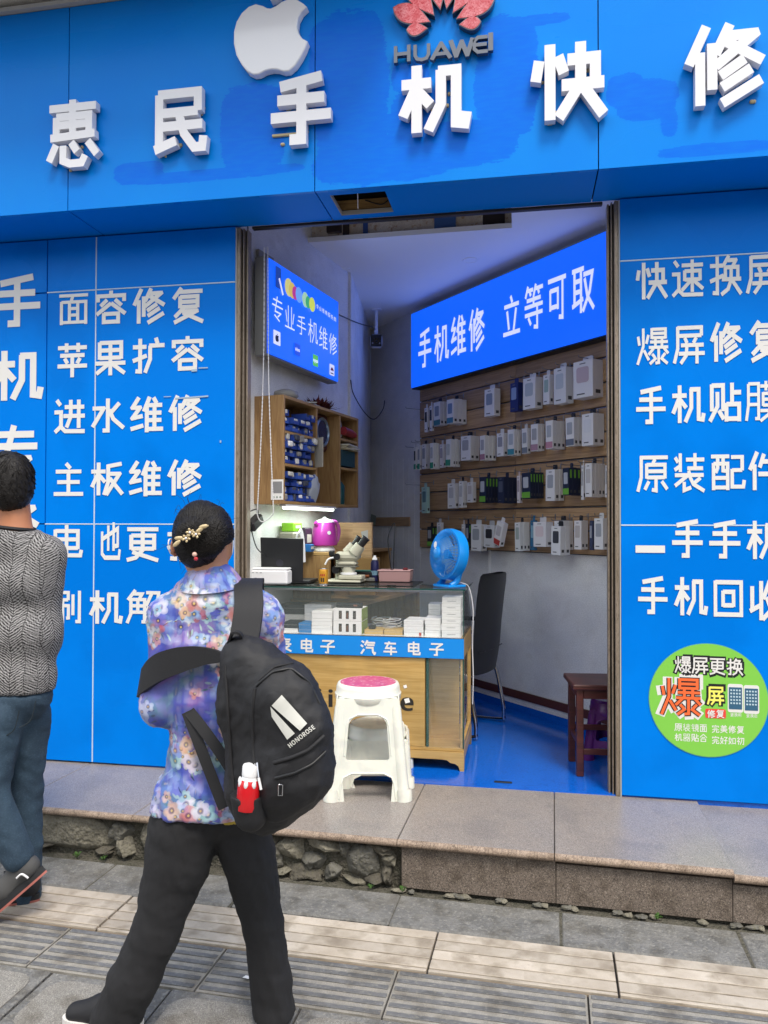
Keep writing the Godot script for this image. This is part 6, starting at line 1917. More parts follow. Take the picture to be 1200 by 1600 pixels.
func make_fan():
	var p := CF * Vector3(on_counter(702, 905, -0.10).x, TOP - 0.003, -0.10)
	var ax := (cam_t.basis.x * -0.86 + cam_t.basis.z * 0.50)
	ax.y = 0
	ax = ax.normalized()
	# local z = the way the fan blows
	var x := Vector3.UP.cross(ax).normalized()
	var t := thing("desk_fan", "bright blue desk fan standing on the counter's right corner", "fan", Transform3D(Basis(x, Vector3.UP, ax), p))
	var b: Material = M["fan blue"]
	var c := Vector3(0, 0.17, 0)
	var R := 0.132
	var tilt := Basis(Vector3.RIGHT, -0.12)
	var k := Builder.new()
	var f := Transform3D(tilt * Basis(Vector3.RIGHT, PI / 2), c)
	k.lathe([Vector2(R - 0.012, -0.03), Vector2(R, -0.028), Vector2(R + 0.004, 0.0), Vector2(R, 0.028), Vector2(R - 0.012, 0.032), Vector2(R - 0.018, 0.028), Vector2(R - 0.018, -0.03), Vector2(R - 0.012, -0.03)], 44, f)
	part(t, "housing", k.mesh(), b)
	# domed front grille: rings and spokes
	var dome := func(r: float): return 0.03 + 0.055 * (1.0 - pow(r / R, 2.0))
	var g := Builder.new()
	for i in 6:
		var r := 0.036 + i * 0.016
		var pts := PackedVector3Array()
		for j in 37: pts.append(c + tilt * Vector3(cos(TAU * j / 36) * r, sin(TAU * j / 36) * r, dome.call(r)))
		g.tube(pts, 0.0012, 5, false)
	for j in 48:
		var an := TAU * j / 48
		var pts := PackedVector3Array()
		for q in 5:
			var r := lerpf(0.03, R - 0.006, q / 4.0)
			pts.append(c + tilt * Vector3(cos(an) * r, sin(an) * r, dome.call(r)))
		g.tube(pts, 0.0017, 4, false)
	part(t, "grille", g.mesh(), b)
	k = Builder.new()
	k.lathe([Vector2(0, 0.012), Vector2(0.02, 0.011), Vector2(0.033, 0.006), Vector2(0.036, -0.004)], 24, Transform3D(tilt * Basis(Vector3.RIGHT, PI / 2), c + tilt * Vector3(0, 0, 0.078)))
	part(t, "grille_badge", k.mesh(), b)
	for q in [[-0.008, 0.012, 0.013], [0.0, -0.014, 0.007]]:
		part(t, "sticker", prism(circle(q[2], 12, q[2] * 1.3), 0, 0.001), M["white plastic"], T(c + tilt * Vector3(q[0], q[1] + 0.03, 0.088), tilt))
	# back dome, blades, motor
	var bg := Builder.new()
	for j in 28:
		var an := TAU * j / 28
		bg.tube(PackedVector3Array([c + tilt * Vector3(cos(an) * (R - 0.01), sin(an) * (R - 0.01), -0.03), c + tilt * Vector3(cos(an) * R * 0.7, sin(an) * R * 0.7, -0.055), c + tilt * Vector3(cos(an) * 0.03, sin(an) * 0.03, -0.075)]), 0.002, 4, false)
	part(t, "back_grille", bg.mesh(), b)
	var bl := hexmat("a8c8dc", 0.3)
	for j in 3:
		var pts := []
		for q in 6: pts.append(c + tilt * (Basis(Vector3.BACK, TAU * j / 3) * Vector3(0.02 + q * 0.018, 0.006 * q, 0.0)))
		var rb := Builder.new()
		rb.ribbon(pts, [tilt * (Basis(Vector3.BACK, TAU * j / 3) * Vector3(0, 0.8, 0.5))], 0.07, 0.002)
		part(t, "blade", rb.mesh(), bl)
	part(t, "hub", tube([c + tilt * Vector3(0, 0, -0.06), c + tilt * Vector3(0, 0, 0.02)], 0.026, 16), b)
	# arched foot
	for s in [-1.0, 1.0]:
		part(t, "leg", tube(curve([Vector3(s * 0.055, 0.012, 0.03), Vector3(s * 0.06, 0.03, 0.0), Vector3(s * 0.07, 0.07, -0.01), Vector3(s * 0.08, 0.1, 0.0)]), [0.014, 0.014, 0.015, 0.016, 0.017, 0.017, 0.017, 0.018, 0.018, 0.018, 0.018, 0.018, 0.018, 0.018, 0.018, 0.018, 0.018, 0.018, 0.018], 10), b)
	part(t, "foot", box(Vector3(0.15, 0.014, 0.11), 0.005), b, T(Vector3(0, 0.008, 0)))
	part(t, "speed_knob", tube([Vector3(-0.085, 0.085, -0.02), Vector3(-0.115, 0.07, -0.02)], 0.017, 16), M["white plastic"])
	part(t, "knob_stem", tube([Vector3(-0.07, 0.1, -0.01), Vector3(-0.095, 0.08, -0.02)], 0.02, 14), b)
	# lead hanging over the counter's corner
	var inv := CF.affine_inverse()
	var w := thing("fan_lead", "white fan lead drooping over the counter's right end", "cable", Transform3D())
	var a := on_counter(686, 895, -0.08)
	var pts := [CF * a, CF * on_counter(700, 906, -0.06), CF * (on_counter(722, 911, -0.1)), CF * Vector3(0.015, TOP - 0.01, -0.14), CF * Vector3(0.035, 0.80, -0.15), CF * Vector3(0.03, 0.62, -0.17), CF * Vector3(0.035, 0.45, -0.16), CF * Vector3(0.03, 0.30, -0.18)]
	part(w, "lead", tube(curve(pts, 6), 0.0028, 6), M["white plastic"])

func make_back_desk():
	# low desk along the left wall behind the counter, with a rack that carries the kettle
	var o := A + tl * 0.62
	var b := Basis(tl, Vector3.UP, nl) if tl.cross(Vector3.UP).dot(nl) > 0 else Basis(-tl, Vector3.UP, nl)
	var s := 1.0 if b.x.dot(tl) > 0 else -1.0
	var t := thing("work_desk", "cluttered oak work desk along the left wall behind the counter", "desk", Transform3D(b, o))
	part(t, "desk_top", box(Vector3(1.1, 0.025, 0.45), 0.003), M["oak"], T(Vector3(s * 0.55, 0.80, 0.225)))
	part(t, "desk_side", box(Vector3(0.02, 0.785, 0.43), 0.002), M["oak upright"], T(Vector3(s * 1.07, 0.394, 0.22)))
	part(t, "desk_side", box(Vector3(0.02, 0.785, 0.43), 0.002), M["oak upright"], T(Vector3(s * 0.03, 0.394, 0.22)))
	part(t, "rack_shelf", box(Vector3(1.0, 0.02, 0.24), 0.002), M["oak"], T(Vector3(s * 0.52, 1.08, 0.13)))
	part(t, "rack_back", box(Vector3(1.0, 0.255, 0.012), 0.002), M["oak upright"], T(Vector3(s * 0.52, 0.942, 0.012)))
	for u in [0.03, 0.5, 1.0]: part(t, "rack_side", box(Vector3(0.018, 0.255, 0.23), 0.002), M["oak upright"], T(Vector3(s * u, 0.942, 0.13)))
	var base := t.transform
	var on := func(px: float, off: float): return s * (onplane(px, 830, o + nl * off, nl) - o).dot(tl)
	# kettle
	var ku: float = on.call(507, 0.14)
	var k := thing("kettle", "magenta electric kettle with white handle on the desk rack", "kettle", base * T(Vector3(ku, 1.092, 0.14), Basis(Vector3.UP, -s * 0.35)))
	var pk := hexmat("b0389c", 0.25)
	part(k, "base", lathe([Vector2(0, 0), Vector2(0.062, 0), Vector2(0.064, 0.012), Vector2(0.055, 0.024), Vector2(0.052, 0.03)], 28), M["white plastic"])
	part(k, "jug", lathe([Vector2(0.052, 0.03), Vector2(0.076, 0.036), Vector2(0.079, 0.05), Vector2(0.073, 0.12), Vector2(0.062, 0.165), Vector2(0.058, 0.172)], 32), pk)
	part(k, "lid", lathe([Vector2(0.059, 0.172), Vector2(0.056, 0.18), Vector2(0.03, 0.19), Vector2(0.012, 0.194), Vector2(0.01, 0.202), Vector2(0, 0.203)], 28), M["white plastic"])
	part(k, "handle", tube(curve([Vector3(0.05, 0.175, 0), Vector3(0.1, 0.17, 0), Vector3(0.12, 0.12, 0), Vector3(0.105, 0.06, 0), Vector3(0.075, 0.045, 0)]), 0.0125, 10), hexmat("c85cb4", 0.3))
	part(k, "spout", tube([Vector3(-0.05, 0.15, 0), Vector3(-0.075, 0.172, 0)], [0.02, 0.012], 10), pk)
	part(k, "badge", prism(circle(0.011, 16), 0, 0.001), M["white plastic"], T(Vector3(-0.03, 0.11, 0.0705), Basis(Vector3.UP, -0.4)))
	# clutter on the rack
	var blob := func(called: String, label: String, cat: String, px: float, off: float, y: float, size: Vector3, hex: String, rot := 0.0):
		var g := thing(called, label, cat, base * T(Vector3(on.call(px, off), y, off), Basis(Vector3.UP, rot)))
		part(g, "body", box(size, minf(size.x, size.y) * 0.08), hexmat(hex, 0.5), T(Vector3(0, size.y / 2, 0)))
		part(g, "label_print", box(Vector3(size.x * 0.6, size.y * 0.35, 0.001)), hexmat("c8c4b8"), T(Vector3(0, size.y * 0.55, size.z / 2 + 0.0006)))
		return g
	blob.call("green_carton", "lime green carton under the strip lamp", "box", 456, 0.07, 1.21, Vector3(0.1, 0.05, 0.08), "7ab020")
	blob.call("grey_carton", "grey carton under the lime green one on the desk rack", "box", 455, 0.07, 1.092, Vector3(0.12, 0.117, 0.1), "8a8678")
	blob.call("dark_carton", "dark purple carton left of the kettle on the desk rack", "box", 476, 0.07, 1.092, Vector3(0.09, 0.14, 0.06), "3a2a3c")
	blob.call("blue_socket", "small blue carton beside the kettle on the desk rack", "box", 482, 0.12, 1.092, Vector3(0.05, 0.045, 0.05), "2060a0")
	# wire rack of small drawers behind the kettle
	var r := thing("drawer_rack", "dark grey rack of small drawers right of the kettle", "rack", base * T(Vector3(on.call(536, 0.09), 0.83, 0.09)))
	part(r, "case", box(Vector3(0.24, 0.42, 0.1), 0.003), hexmat("33343a", 0.5), T(Vector3(0, 0.21, 0)))
	for a in 5:
		for c in 8:
			var d := part(r, "drawer", box(Vector3(0.04, 0.042, 0.006), 0.001), hexmat("4a4c54", 0.35), T(Vector3(-0.09 + a * 0.045, 0.035 + c * 0.049, 0.054)))
			part(d, "knob", box(Vector3(0.01, 0.006, 0.006)), hexmat("8a8c90", 0.3), T(Vector3(0, 0, 0.006)))
	# monitor arm, adapter, cables
	var m := thing("lamp_arm", "black folding lamp arm behind the laptop", "lamp arm", CF * T(Vector3(on_counter(421, 905, -0.36).x, TOP, -0.36)))
	part(m, "post", tube(curve([Vector3(-0.01, 0, 0), Vector3(-0.01, 0.25, 0), Vector3(0.0, 0.36, 0.0), Vector3(0.015, 0.375, 0), Vector3(0.03, 0.36, 0)]), 0.014, 10), M["black plastic"])
	part(m, "lower_arm", tube([Vector3(0.03, 0.36, 0), Vector3(0.1, 0.17, 0.0)], 0.008, 8), M["black plastic"])
	part(m, "clamp", box(Vector3(0.05, 0.04, 0.05), 0.008), M["black plastic"], T(Vector3(-0.01, 0.02, 0)))
	var ad := thing("power_adapter", "black power adapter hanging tilted on the left wall", "adapter", base * T(Vector3(s * (onplane(397, 815, o + nl * 0.03, nl) - o).dot(tl), 1.26, 0.035), Basis(Vector3.BACK, s * 0.5)))
	part(ad, "body", box(Vector3(0.11, 0.055, 0.05), 0.008), M["black plastic"])
	part(ad, "cable", tube(curve([Vector3(-0.05 * s, -0.02, 0), Vector3(-0.06 * s, -0.12, 0.01), Vector3(0.02 * s, -0.22, 0.0)]), 0.003, 6), M["black plastic"])
	part(ad, "cable", tube(curve([Vector3(0.05 * s, 0.02, 0), Vector3(0.02 * s, 0.07, 0.02), Vector3(-0.06 * s, 0.08, 0.0), Vector3(-0.09 * s, 0.03, 0)]), 0.003, 6), M["black plastic"])
	var cb := thing("cable_bundle", "bundle of white charging cables under the strip lamp", "cable", base * T(Vector3(on.call(462, 0.13), 1.09, 0.13)))
	for q in 5: part(cb, "strand", tube(curve([Vector3(-0.02, 0.02, 0), Vector3(-0.015 + q * 0.008, 0.11 + q * 0.006, 0.02), Vector3(0.01 + q * 0.008, 0.08, 0.03), Vector3(0.02 + q * 0.005, -0.05, 0.04)]), 0.0028, 6), M["white plastic"])
	var bx := thing("cardboard_box", "tan cardboard box at the left jamb beside the laptop", "box", at_counter(398, -0.2, TOP))
	part(bx, "carton", box(Vector3(0.1, 0.12, 0.1), 0.002), hexmat("a07c46", 0.7), T(Vector3(0, 0.06, 0)))
	var bb := thing("wooden_board", "brown wooden board leaning behind the microscope", "board", CF * T(Vector3(on_counter(552, 860, -0.75).x, 0.8, -0.75), Basis(Vector3.UP, -0.2)))
	part(bb, "board", box(Vector3(0.26, 0.46, 0.02), 0.002), M["slat wood 0"], T(Vector3(0, 0.23, 0)))
	var nt := thing("paper_note", "pale paper note pinned to the brown wooden board", "note", CF * T(Vector3(on_counter(572, 838, -0.72).x, on_counter(572, 838, -0.72).y, -0.72), Basis(Vector3.BACK, 0.25)))
	part(nt, "sheet", box(Vector3(0.05, 0.07, 0.001)), M["card grey"])
	var bt := thing("battery_box", "tan cardboard carton under the counter's microscope tray", "box", CF * T(Vector3(on_counter(570, 880, -0.6).x, 0.83, -0.6)))
	part(bt, "carton", box(Vector3(0.16, 0.22, 0.14), 0.002), hexmat("8a6a3c", 0.7), T(Vector3(0, 0.11, 0)))

func make_wall_bits():
	# wooden rail low on the back wall
	var o := K + nr * 0.012
	var a := onplane(575, 815, o, nr)
	var b := onplane(640, 815, o, nr)
	var t := thing("wall_rail", "narrow brown wooden rail on the far wall beside the slat board", "rail", Transform3D(Basis(tr, Vector3.UP, nr), (a + b) / 2))
	part(t, "plank", box(Vector3(a.distance_to(b), 0.075, 0.016), 0.002), M["slat wood 1"])
	var n2 := thing("paper_note", "pale green paper note hanging on the narrow wooden rail", "note", Transform3D(Basis(tr, Vector3.UP, nr), onplane(583, 812, K + nr * 0.03, nr)))
	part(n2, "sheet", box(Vector3(0.09, 0.085, 0.001)), hexmat("8c9488", 0.8), T(Vector3.ZERO, Basis(Vector3.BACK, -0.2)))
	# ceiling camera
	var c := onplane(588, 487, Vector3(0, CEIL, 0), Vector3.UP)
	var dd := at(588, 487, 6.2)
	c = Vector3(dd.x, CEIL, dd.z)
	var cam := thing("security_camera", "white and black security camera hanging from the ceiling corner", "camera", Transform3D(Basis(Vector3.UP, deg_to_rad(10.3)).scaled(Vector3.ONE * 1.2), c))
	part(cam, "mount", lathe([Vector2(0, 0), Vector2(0.035, 0), Vector2(0.035, -0.008), Vector2(0.012, -0.014)], 18), M["white plastic"])
	part(cam, "stem", tube([Vector3(0, -0.01, 0), Vector3(0.0, -0.15, 0)], 0.011, 10), M["white plastic"])
	part(cam, "joint", tube([Vector3(-0.012, -0.155, 0), Vector3(0.012, -0.155, 0)], 0.016, 12), M["white plastic"])
	part(cam, "body", box(Vector3(0.08, 0.085, 0.12), 0.014), M["white plastic"], T(Vector3(0, -0.215, -0.01), Basis(Vector3.RIGHT, 0.15)))
	part(cam, "face", box(Vector3(0.074, 0.078, 0.006), 0.003), M["black plastic"], T(Vector3(0, -0.224, 0.052), Basis(Vector3.RIGHT, 0.15)))
	part(cam, "lens", lathe([Vector2(0.018, 0.0), Vector2(0.018, 0.006), Vector2(0.012, 0.007), Vector2(0, 0.004)], 18), hexmat("0c1420", 0.1), T(Vector3(0, -0.226, 0.055), Basis(Vector3.RIGHT, PI / 2 + 0.15)))
	for q in [[-0.024, 0.018], [0.024, 0.018], [-0.024, -0.02], [0.024, -0.02]]:
		part(cam, "led", prism(circle(0.005, 10), 0, 0.002), hexmat("8c9098", 0.2), T(Vector3(q[0], -0.222 + q[1], 0.056), Basis(Vector3.RIGHT, 0.15)))
	# wires on the walls
	var w := thing("wall_wire", "dark loose wire curling down the far corner wall", "wire")
	part(w, "wire", tube(curve([at(548, 594, 5.25), at(552, 615, 5.4), at(570, 645, 5.7), at(585, 655, 6.0), at(598, 640, 6.15), at(601, 626, 6.2)]), 0.004, 6), hexmat("2a2624"))
	w = thing("ceiling_wire", "black wire strung from the left light box to the camera", "wire")
	part(w, "wire", tube(curve([at(530, 492, 4.95), at(560, 505, 5.5), at(583, 511, 6.12)]), 0.004, 6), M["black plastic"])
	w = thing("drop_wire", "black wire hanging inside the left door jamb", "wire")
	part(w, "wire", tube(curve([at(387, 345, 3.98), at(389, 420, 3.98), at(392, 520, 3.98), at(388, 640, 3.98), at(385, 733, 3.98), at(381, 737, 3.98), at(383, 722, 3.98)]), 0.003, 6), M["black plastic"])
	w = thing("camera_wire", "thin pale wire hanging below the security camera", "wire")
	part(w, "wire", tube(curve([at(579, 545, 6.25), at(579, 600, 6.3), at(578, 640, 6.3)]), 0.0025, 5), M["card grey"])
	# white pull chain of the shutter
	var pts := []
	var radii := []
	var path := curve([at(413, 386, 4.02), at(412, 550, 4.02), at(408, 680, 4.02), at(403, 780, 4.02), at(402, 803, 4.02), at(407, 814, 4.02), at(415, 814, 4.02), at(424, 806, 4.02), at(427, 795, 4.02), at(424, 720, 4.02), at(420, 600, 4.02), at(419, 480, 4.02), at(418.5, 386, 4.02)], 60)
	for i in path.size():
		pts.append(path[i])
		radii.append(0.0034 if i % 3 else 0.0016)
	var ch := thing("pull_chain", "white beaded pull chain loop hanging in the doorway", "chain")
	part(ch, "bead_loop", tube(pts, radii, 6), M["white plastic"])
	# a frame of bare board behind the left light box
	var fr := thing("meter_board", "dirty white board behind the left light box", "board", Transform3D(Basis(tl, Vector3.UP, nl) if tl.cross(Vector3.UP).dot(nl) > 0 else Basis(-tl, Vector3.UP, nl), left_point(414, 470, 0.012)))
	part(fr, "board", box(Vector3(0.16, 0.52, 0.02), 0.003), hexmat("9a968c", 0.8))

# ---------- seats ----------
func stool_side(H: float, wt: float, wb: float, win := true) -> Array:     # half of one side of a moulded stool, as polygons in xy
	var hw := func(y: float): return lerpf(wb, wt, y / H)
	var out := []
	for s in [-1.0, 1.0]:
		var p := []
		# outer edge up
		p.append(Vector2(s * hw.call(0.0), 0))
		p.append(Vector2(s * hw.call(H), H))
		p.append(Vector2(0, H))
		if win:
			var wy1 := H * 0.83
			var wy0 := H * 0.40
			p.append(Vector2(0, wy1))
			for k in 7:
				var a := PI / 2 * k / 6
				var c := Vector2(hw.call(wy1) * 0.60 - 0.05, wy1 - 0.05)
				p.append(Vector2(s * (c.x + 0.05 * sin(a)), c.y + 0.05 * cos(a)))
			p.append(Vector2(s * hw.call(wy0) * 0.60, wy0 + 0.008))
			p.append(Vector2(s * (hw.call(wy0) * 0.60 - 0.008), wy0))
			p.append(Vector2(0, wy0))
		var ly := H * 0.26
		p.append(Vector2(0, ly))
		for k in 7:
			var a := PI / 2 * k / 6
			var c := Vector2(hw.call(ly) * 0.66 - 0.035, ly - 0.035)
			p.append(Vector2(s * (c.x + 0.035 * sin(a)), c.y + 0.035 * cos(a)))
		p.append(Vector2(s * hw.call(0) * 0.58, 0))
		out.append(p)
	return out
func make_stool(called: String, label: String, tf: Transform3D, H: float, wt: float, wb: float, r: float, m: Material, top_m: Material = null) -> Node3D:
	var t := thing(called, label, "stool", tf, "")
	var lean := atan((wb - wt) / H)
	var hs := H - 0.05
	for q in 4:
		var k := Builder.new()
		var f := Transform3D(Basis(Vector3.UP, q * PI / 2), Vector3.ZERO)
		for p in stool_side(hs, wt, wb, H > 0.3):
			k.prism(PackedVector2Array(p), -0.006, 0.0, 0.0, f * Transform3D(Basis(Vector3.RIGHT, -lean), Vector3(0, 0, wb)))
		# raised arch mouldings round the openings
		for arch in ([[0.83, 0.6, 0.40], [0.26, 0.66, 0.0]] if H > 0.3 else [[0.26, 0.66, 0.0]]):
			var pts := PackedVector3Array()
			var y1: float = hs * arch[0]
			var wx: float = lerpf(wb, wt, arch[0]) * arch[1] + 0.008
			var wx0: float = lerpf(wb, wt, arch[2]) * arch[1] + 0.008
			for s in [[-1, 0], [-1, 1], [-1, 2], [-1, 3], [1, 3], [1, 2], [1, 1], [1, 0]]:
				var yy: float = [lerpf(hs * arch[2], y1, 0.1), y1 - 0.045, y1 - 0.012, y1 + 0.006][s[1]]
				var xx: float = [wx0, wx, wx - 0.012, wx - 0.05][s[1]]
				pts.append(f * (Transform3D(Basis(Vector3.RIGHT, -lean), Vector3(0, 0, wb)) * Vector3(s[0] * xx, yy, 0.0)))
			k.tube(pts, 0.004, 6)
		part(t, "side", k.mesh(), m)
		# rounded corner leg
		var cr := Builder.new()
		var d := Vector3(1, 0, 1).normalized()
		d = Basis(Vector3.UP, q * PI / 2) * d
		var s2 := sqrt(2.0)
		cr.tube(PackedVector3Array([d * (wb * s2 - 0.022), d * (wb * s2 - 0.024) + Vector3.UP * 0.045, d * (wb * s2 - 0.034) + Vector3.UP * 0.05, d * (wt * s2 - 0.022) + Vector3.UP * hs * 0.9, d * (wt * s2 - 0.03) + Vector3.UP * hs]), [0.036, 0.036, 0.03, 0.028, 0.016], 12)
		part(t, "leg", cr.mesh(), m)
	var top := Builder.new()
	top.lathe([Vector2(r * 0.93, H - 0.085), Vector2(r * 1.0, H - 0.075), Vector2(r * 1.02, H - 0.05), Vector2(r * 0.985, H - 0.046), Vector2(r * 0.97, H - 0.02), Vector2(r * 0.93, H - 0.004), Vector2(r * 0.87, H), Vector2(r * 0.86, H - 0.003), Vector2(0, H - 0.003)], 48)
	part(t, "seat", top.mesh(), m)
	if top_m: part(t, "seat_print", lathe([Vector2(r * 0.85, H - 0.0025), Vector2(r * 0.84, H + 0.0005), Vector2(0, H + 0.0005)], 40), top_m)
	return t
func make_seats():
	var iv: Material = M["ivory plastic"]
	var sp := mat("stool print", Color.WHITE, 0.3)
	sp.albedo_texture = image_tex(mottled(Color("c2356e"), Color("d05a80"), Color("e8d8c8"), 140, 0.015, 0.03, 256))
	triplanar(sp, Vector3.ONE * 3.0)
	var p := ony(566, 1246, 0.0)
	make_stool("plastic_stool", "tall white plastic stool with a pink printed seat on the step", Transform3D(Basis(Vector3.UP, deg_to_rad(11)), Vector3(p.x, 0.0, p.z - 0.13)), 0.505, 0.14, 0.182, 0.155, iv, sp)
	p = ony(578, 1232, 0.0)
	make_stool("plastic_stool", "low white plastic stool tucked behind the tall white one", Transform3D(Basis(Vector3.UP, deg_to_rad(9)), Vector3(p.x, 0.0, p.z - 0.17)), 0.27, 0.15, 0.165, 0.145, iv)
	# brown wooden stool at the right jamb
	p = ony(906, 1212, 0.004)
	var t := thing("wooden_stool", "dark red wooden stool just inside the right door jamb", "stool", Transform3D(Basis(Vector3.UP, deg_to_rad(6)), Vector3(p.x, 0.004, p.z)))
	var w := mat("mahogany", Color.WHITE, 0.4)
	w.albedo_texture = image_tex(wood_image(Color("5c2c26"), Color("40201c"), 33, 256))
	triplanar(w, Vector3.ONE * 1.5)
	var wx := 0.30
	var wz := 0.24
	for q in [[0, 0], [1, 0], [0, 1], [1, 1]]: part(t, "leg", box(Vector3(0.034, 0.43, 0.034), 0.003), w, T(Vector3(q[0] * wx, 0.215, -q[1] * wz)))
	part(t, "seat", box(Vector3(wx + 0.075, 0.026, wz + 0.075), 0.005), w, T(Vector3(wx / 2, 0.4435, -wz / 2)))
	for q in [0, 1]:
		part(t, "apron", box(Vector3(wx - 0.035, 0.045, 0.02), 0.002), w, T(Vector3(wx / 2, 0.405, -q * wz)))
		part(t, "side_apron", box(Vector3(0.02, 0.045, wz - 0.035), 0.002), w, T(Vector3(q * wx, 0.405, -wz / 2)))
		part(t, "stretcher", box(Vector3(wx - 0.035, 0.028, 0.018), 0.002), w, T(Vector3(wx / 2, 0.12 + q * 0.06, -q * wz)))
		part(t, "side_stretcher", box(Vector3(0.018, 0.028, wz - 0.035), 0.002), w, T(Vector3(q * wx, 0.16, -wz / 2)))
	p = ony(937, 1190, 0.004)
	make_stool("plastic_stool", "translucent purple plastic stool behind the dark red wooden stool", Transform3D(Basis(Vector3.UP, deg_to_rad(-12)), Vector3(p.x + 0.07, 0.004, p.z - 0.12)), 0.31, 0.095, 0.125, 0.11, mat("purple plastic", Color("6a2a78"), 0.25))
	make_chair()
func make_chair():
	var p := ony(764, 1141, 0.004)
	# chair faces into the room on the left; its back is turned to the right and the street
	var t := thing("office_chair", "black padded chair with chrome cantilever frame behind the counter", "chair", Transform3D(Basis(Vector3.UP, deg_to_rad(10.3 + 62)), Vector3(p.x - 0.20, 0.004, p.z - 0.05)))
	# local -z is the way the sitter faces... the back stands at +z
	var v: Material = M["black vinyl"]
	var bk := Builder.new()
	var prof := [[0.36, 0.20, 0.165], [0.42, 0.205, 0.175], [0.52, 0.21, 0.19], [0.66, 0.215, 0.2], [0.80, 0.22, 0.215], [0.90, 0.22, 0.228], [0.945, 0.205, 0.234], [0.955, 0.17, 0.236]]
	var s0 := bk.v.size()
	var th := 0.032
	for side in [-1.0, 1.0]:
		var st := bk.v.size()
		for q in prof:
			for c in 9:
				var u := -1.0 + c / 4.0
				var edge := 1.0 - pow(absf(u), 6.0)
				bk.smooth_vert(Vector3(u * q[1], q[0], q[2] + side * th * edge + 0.02 * (1.0 - u * u)), Vector3(u * 0.35 * side * side, 0.1, side).normalized())
		bk.grid_faces(st, prof.size(), 9)
	part(t, "backrest", bk.mesh(), v)
	part(t, "backrest_seam", tube([Vector3(-0.2, 0.5, 0.222), Vector3(0.0, 0.5, 0.24), Vector3(0.2, 0.5, 0.222)], 0.003, 6), v)
	part(t, "seat", box(Vector3(0.46, 0.075, 0.44), 0.03), v, T(Vector3(0, 0.42, -0.12), Basis(Vector3.RIGHT, 0.05)))
	for s in [-1.0, 1.0]:
		part(t, "frame_leg", tube(curve([Vector3(s * 0.2, 0.4, 0.1), Vector3(s * 0.235, 0.36, 0.16), Vector3(s * 0.24, 0.2, 0.2), Vector3(s * 0.24, 0.05, 0.22), Vector3(s * 0.24, 0.014, 0.17), Vector3(s * 0.24, 0.013, -0.25)]), 0.0125, 12), M["chrome"])
		part(t, "armrest", box(Vector3(0.05, 0.025, 0.28), 0.01), M["black plastic"], T(Vector3(s * 0.26, 0.64, 0.02)))
		part(t, "armrest_bracket", tube([Vector3(s * 0.21, 0.62, 0.18), Vector3(s * 0.26, 0.63, 0.13)], 0.011, 10), M["chrome"])
		part(t, "arm_post", tube(curve([Vector3(s * 0.26, 0.63, -0.08), Vector3(s * 0.26, 0.5, -0.14), Vector3(s * 0.22, 0.4, -0.14)]), 0.011, 10), M["chrome"])
	part(t, "frame_bar", tube([Vector3(-0.24, 0.013, -0.25), Vector3(0.24, 0.013, -0.25)], 0.0125, 12), M["chrome"])

# ---------- bodies: smooth fields of tapered capsules and ellipsoids, meshed as surface nets ----------
func cap(a: Vector3, b: Vector3, ra: float, rb: float, k := 0.03) -> Array: return [0, a, b, ra, rb, k]
func ell(c: Vector3, r: Vector3, bs := Basis(), k := 0.02) -> Array: return [1, c, r, bs, 0.0, k]
func cut(p: Array) -> Array:
	var q := p.duplicate()
	q.append(true)
	return q
func prim_dist(q: Array, p: Vector3) -> float:
	if q[0] == 0:
		var a: Vector3 = q[1]
		var ba: Vector3 = q[2] - a
		var h := clampf((p - a).dot(ba) / maxf(ba.length_squared(), 1e-9), 0.0, 1.0)
		return (p - a - ba * h).length() - lerpf(q[3], q[4], h)
	var bs: Basis = q[3]
	var l: Vector3 = bs.transposed() * (p - q[1])
	var r: Vector3 = q[2]
	var s := l / r
	var k0 := s.length()
	var k1 := (l / (r * r)).length()
	return k0 * (k0 - 1.0) / maxf(k1, 1e-6)
func smin(a: float, b: float, k: float) -> float:
	var h := clampf(0.5 + 0.5 * (b - a) / k, 0.0, 1.0)
	return lerpf(b, a, h) - k * h * (1.0 - h)
func field(prims: Array, p: Vector3) -> float:
	var f := 1.0
	for q in prims:
		var d := prim_dist(q, p)
		if q.size() > 6: f = -smin(-f, d, q[5])
		else: f = smin(f, d, q[5])
	return f
func prim_box(q: Array, m: float) -> AABB:
	if q[0] == 0:
		var r: float = maxf(q[3], q[4]) + m
		var b := AABB(q[1] - Vector3.ONE * r, Vector3.ONE * 2 * r)
		return b.merge(AABB(q[2] - Vector3.ONE * r, Vector3.ONE * 2 * r))
	var rr: float = maxf(q[2].x, maxf(q[2].y, q[2].z)) + m
	return AABB(q[1] - Vector3.ONE * rr, Vector3.ONE * 2 * rr)
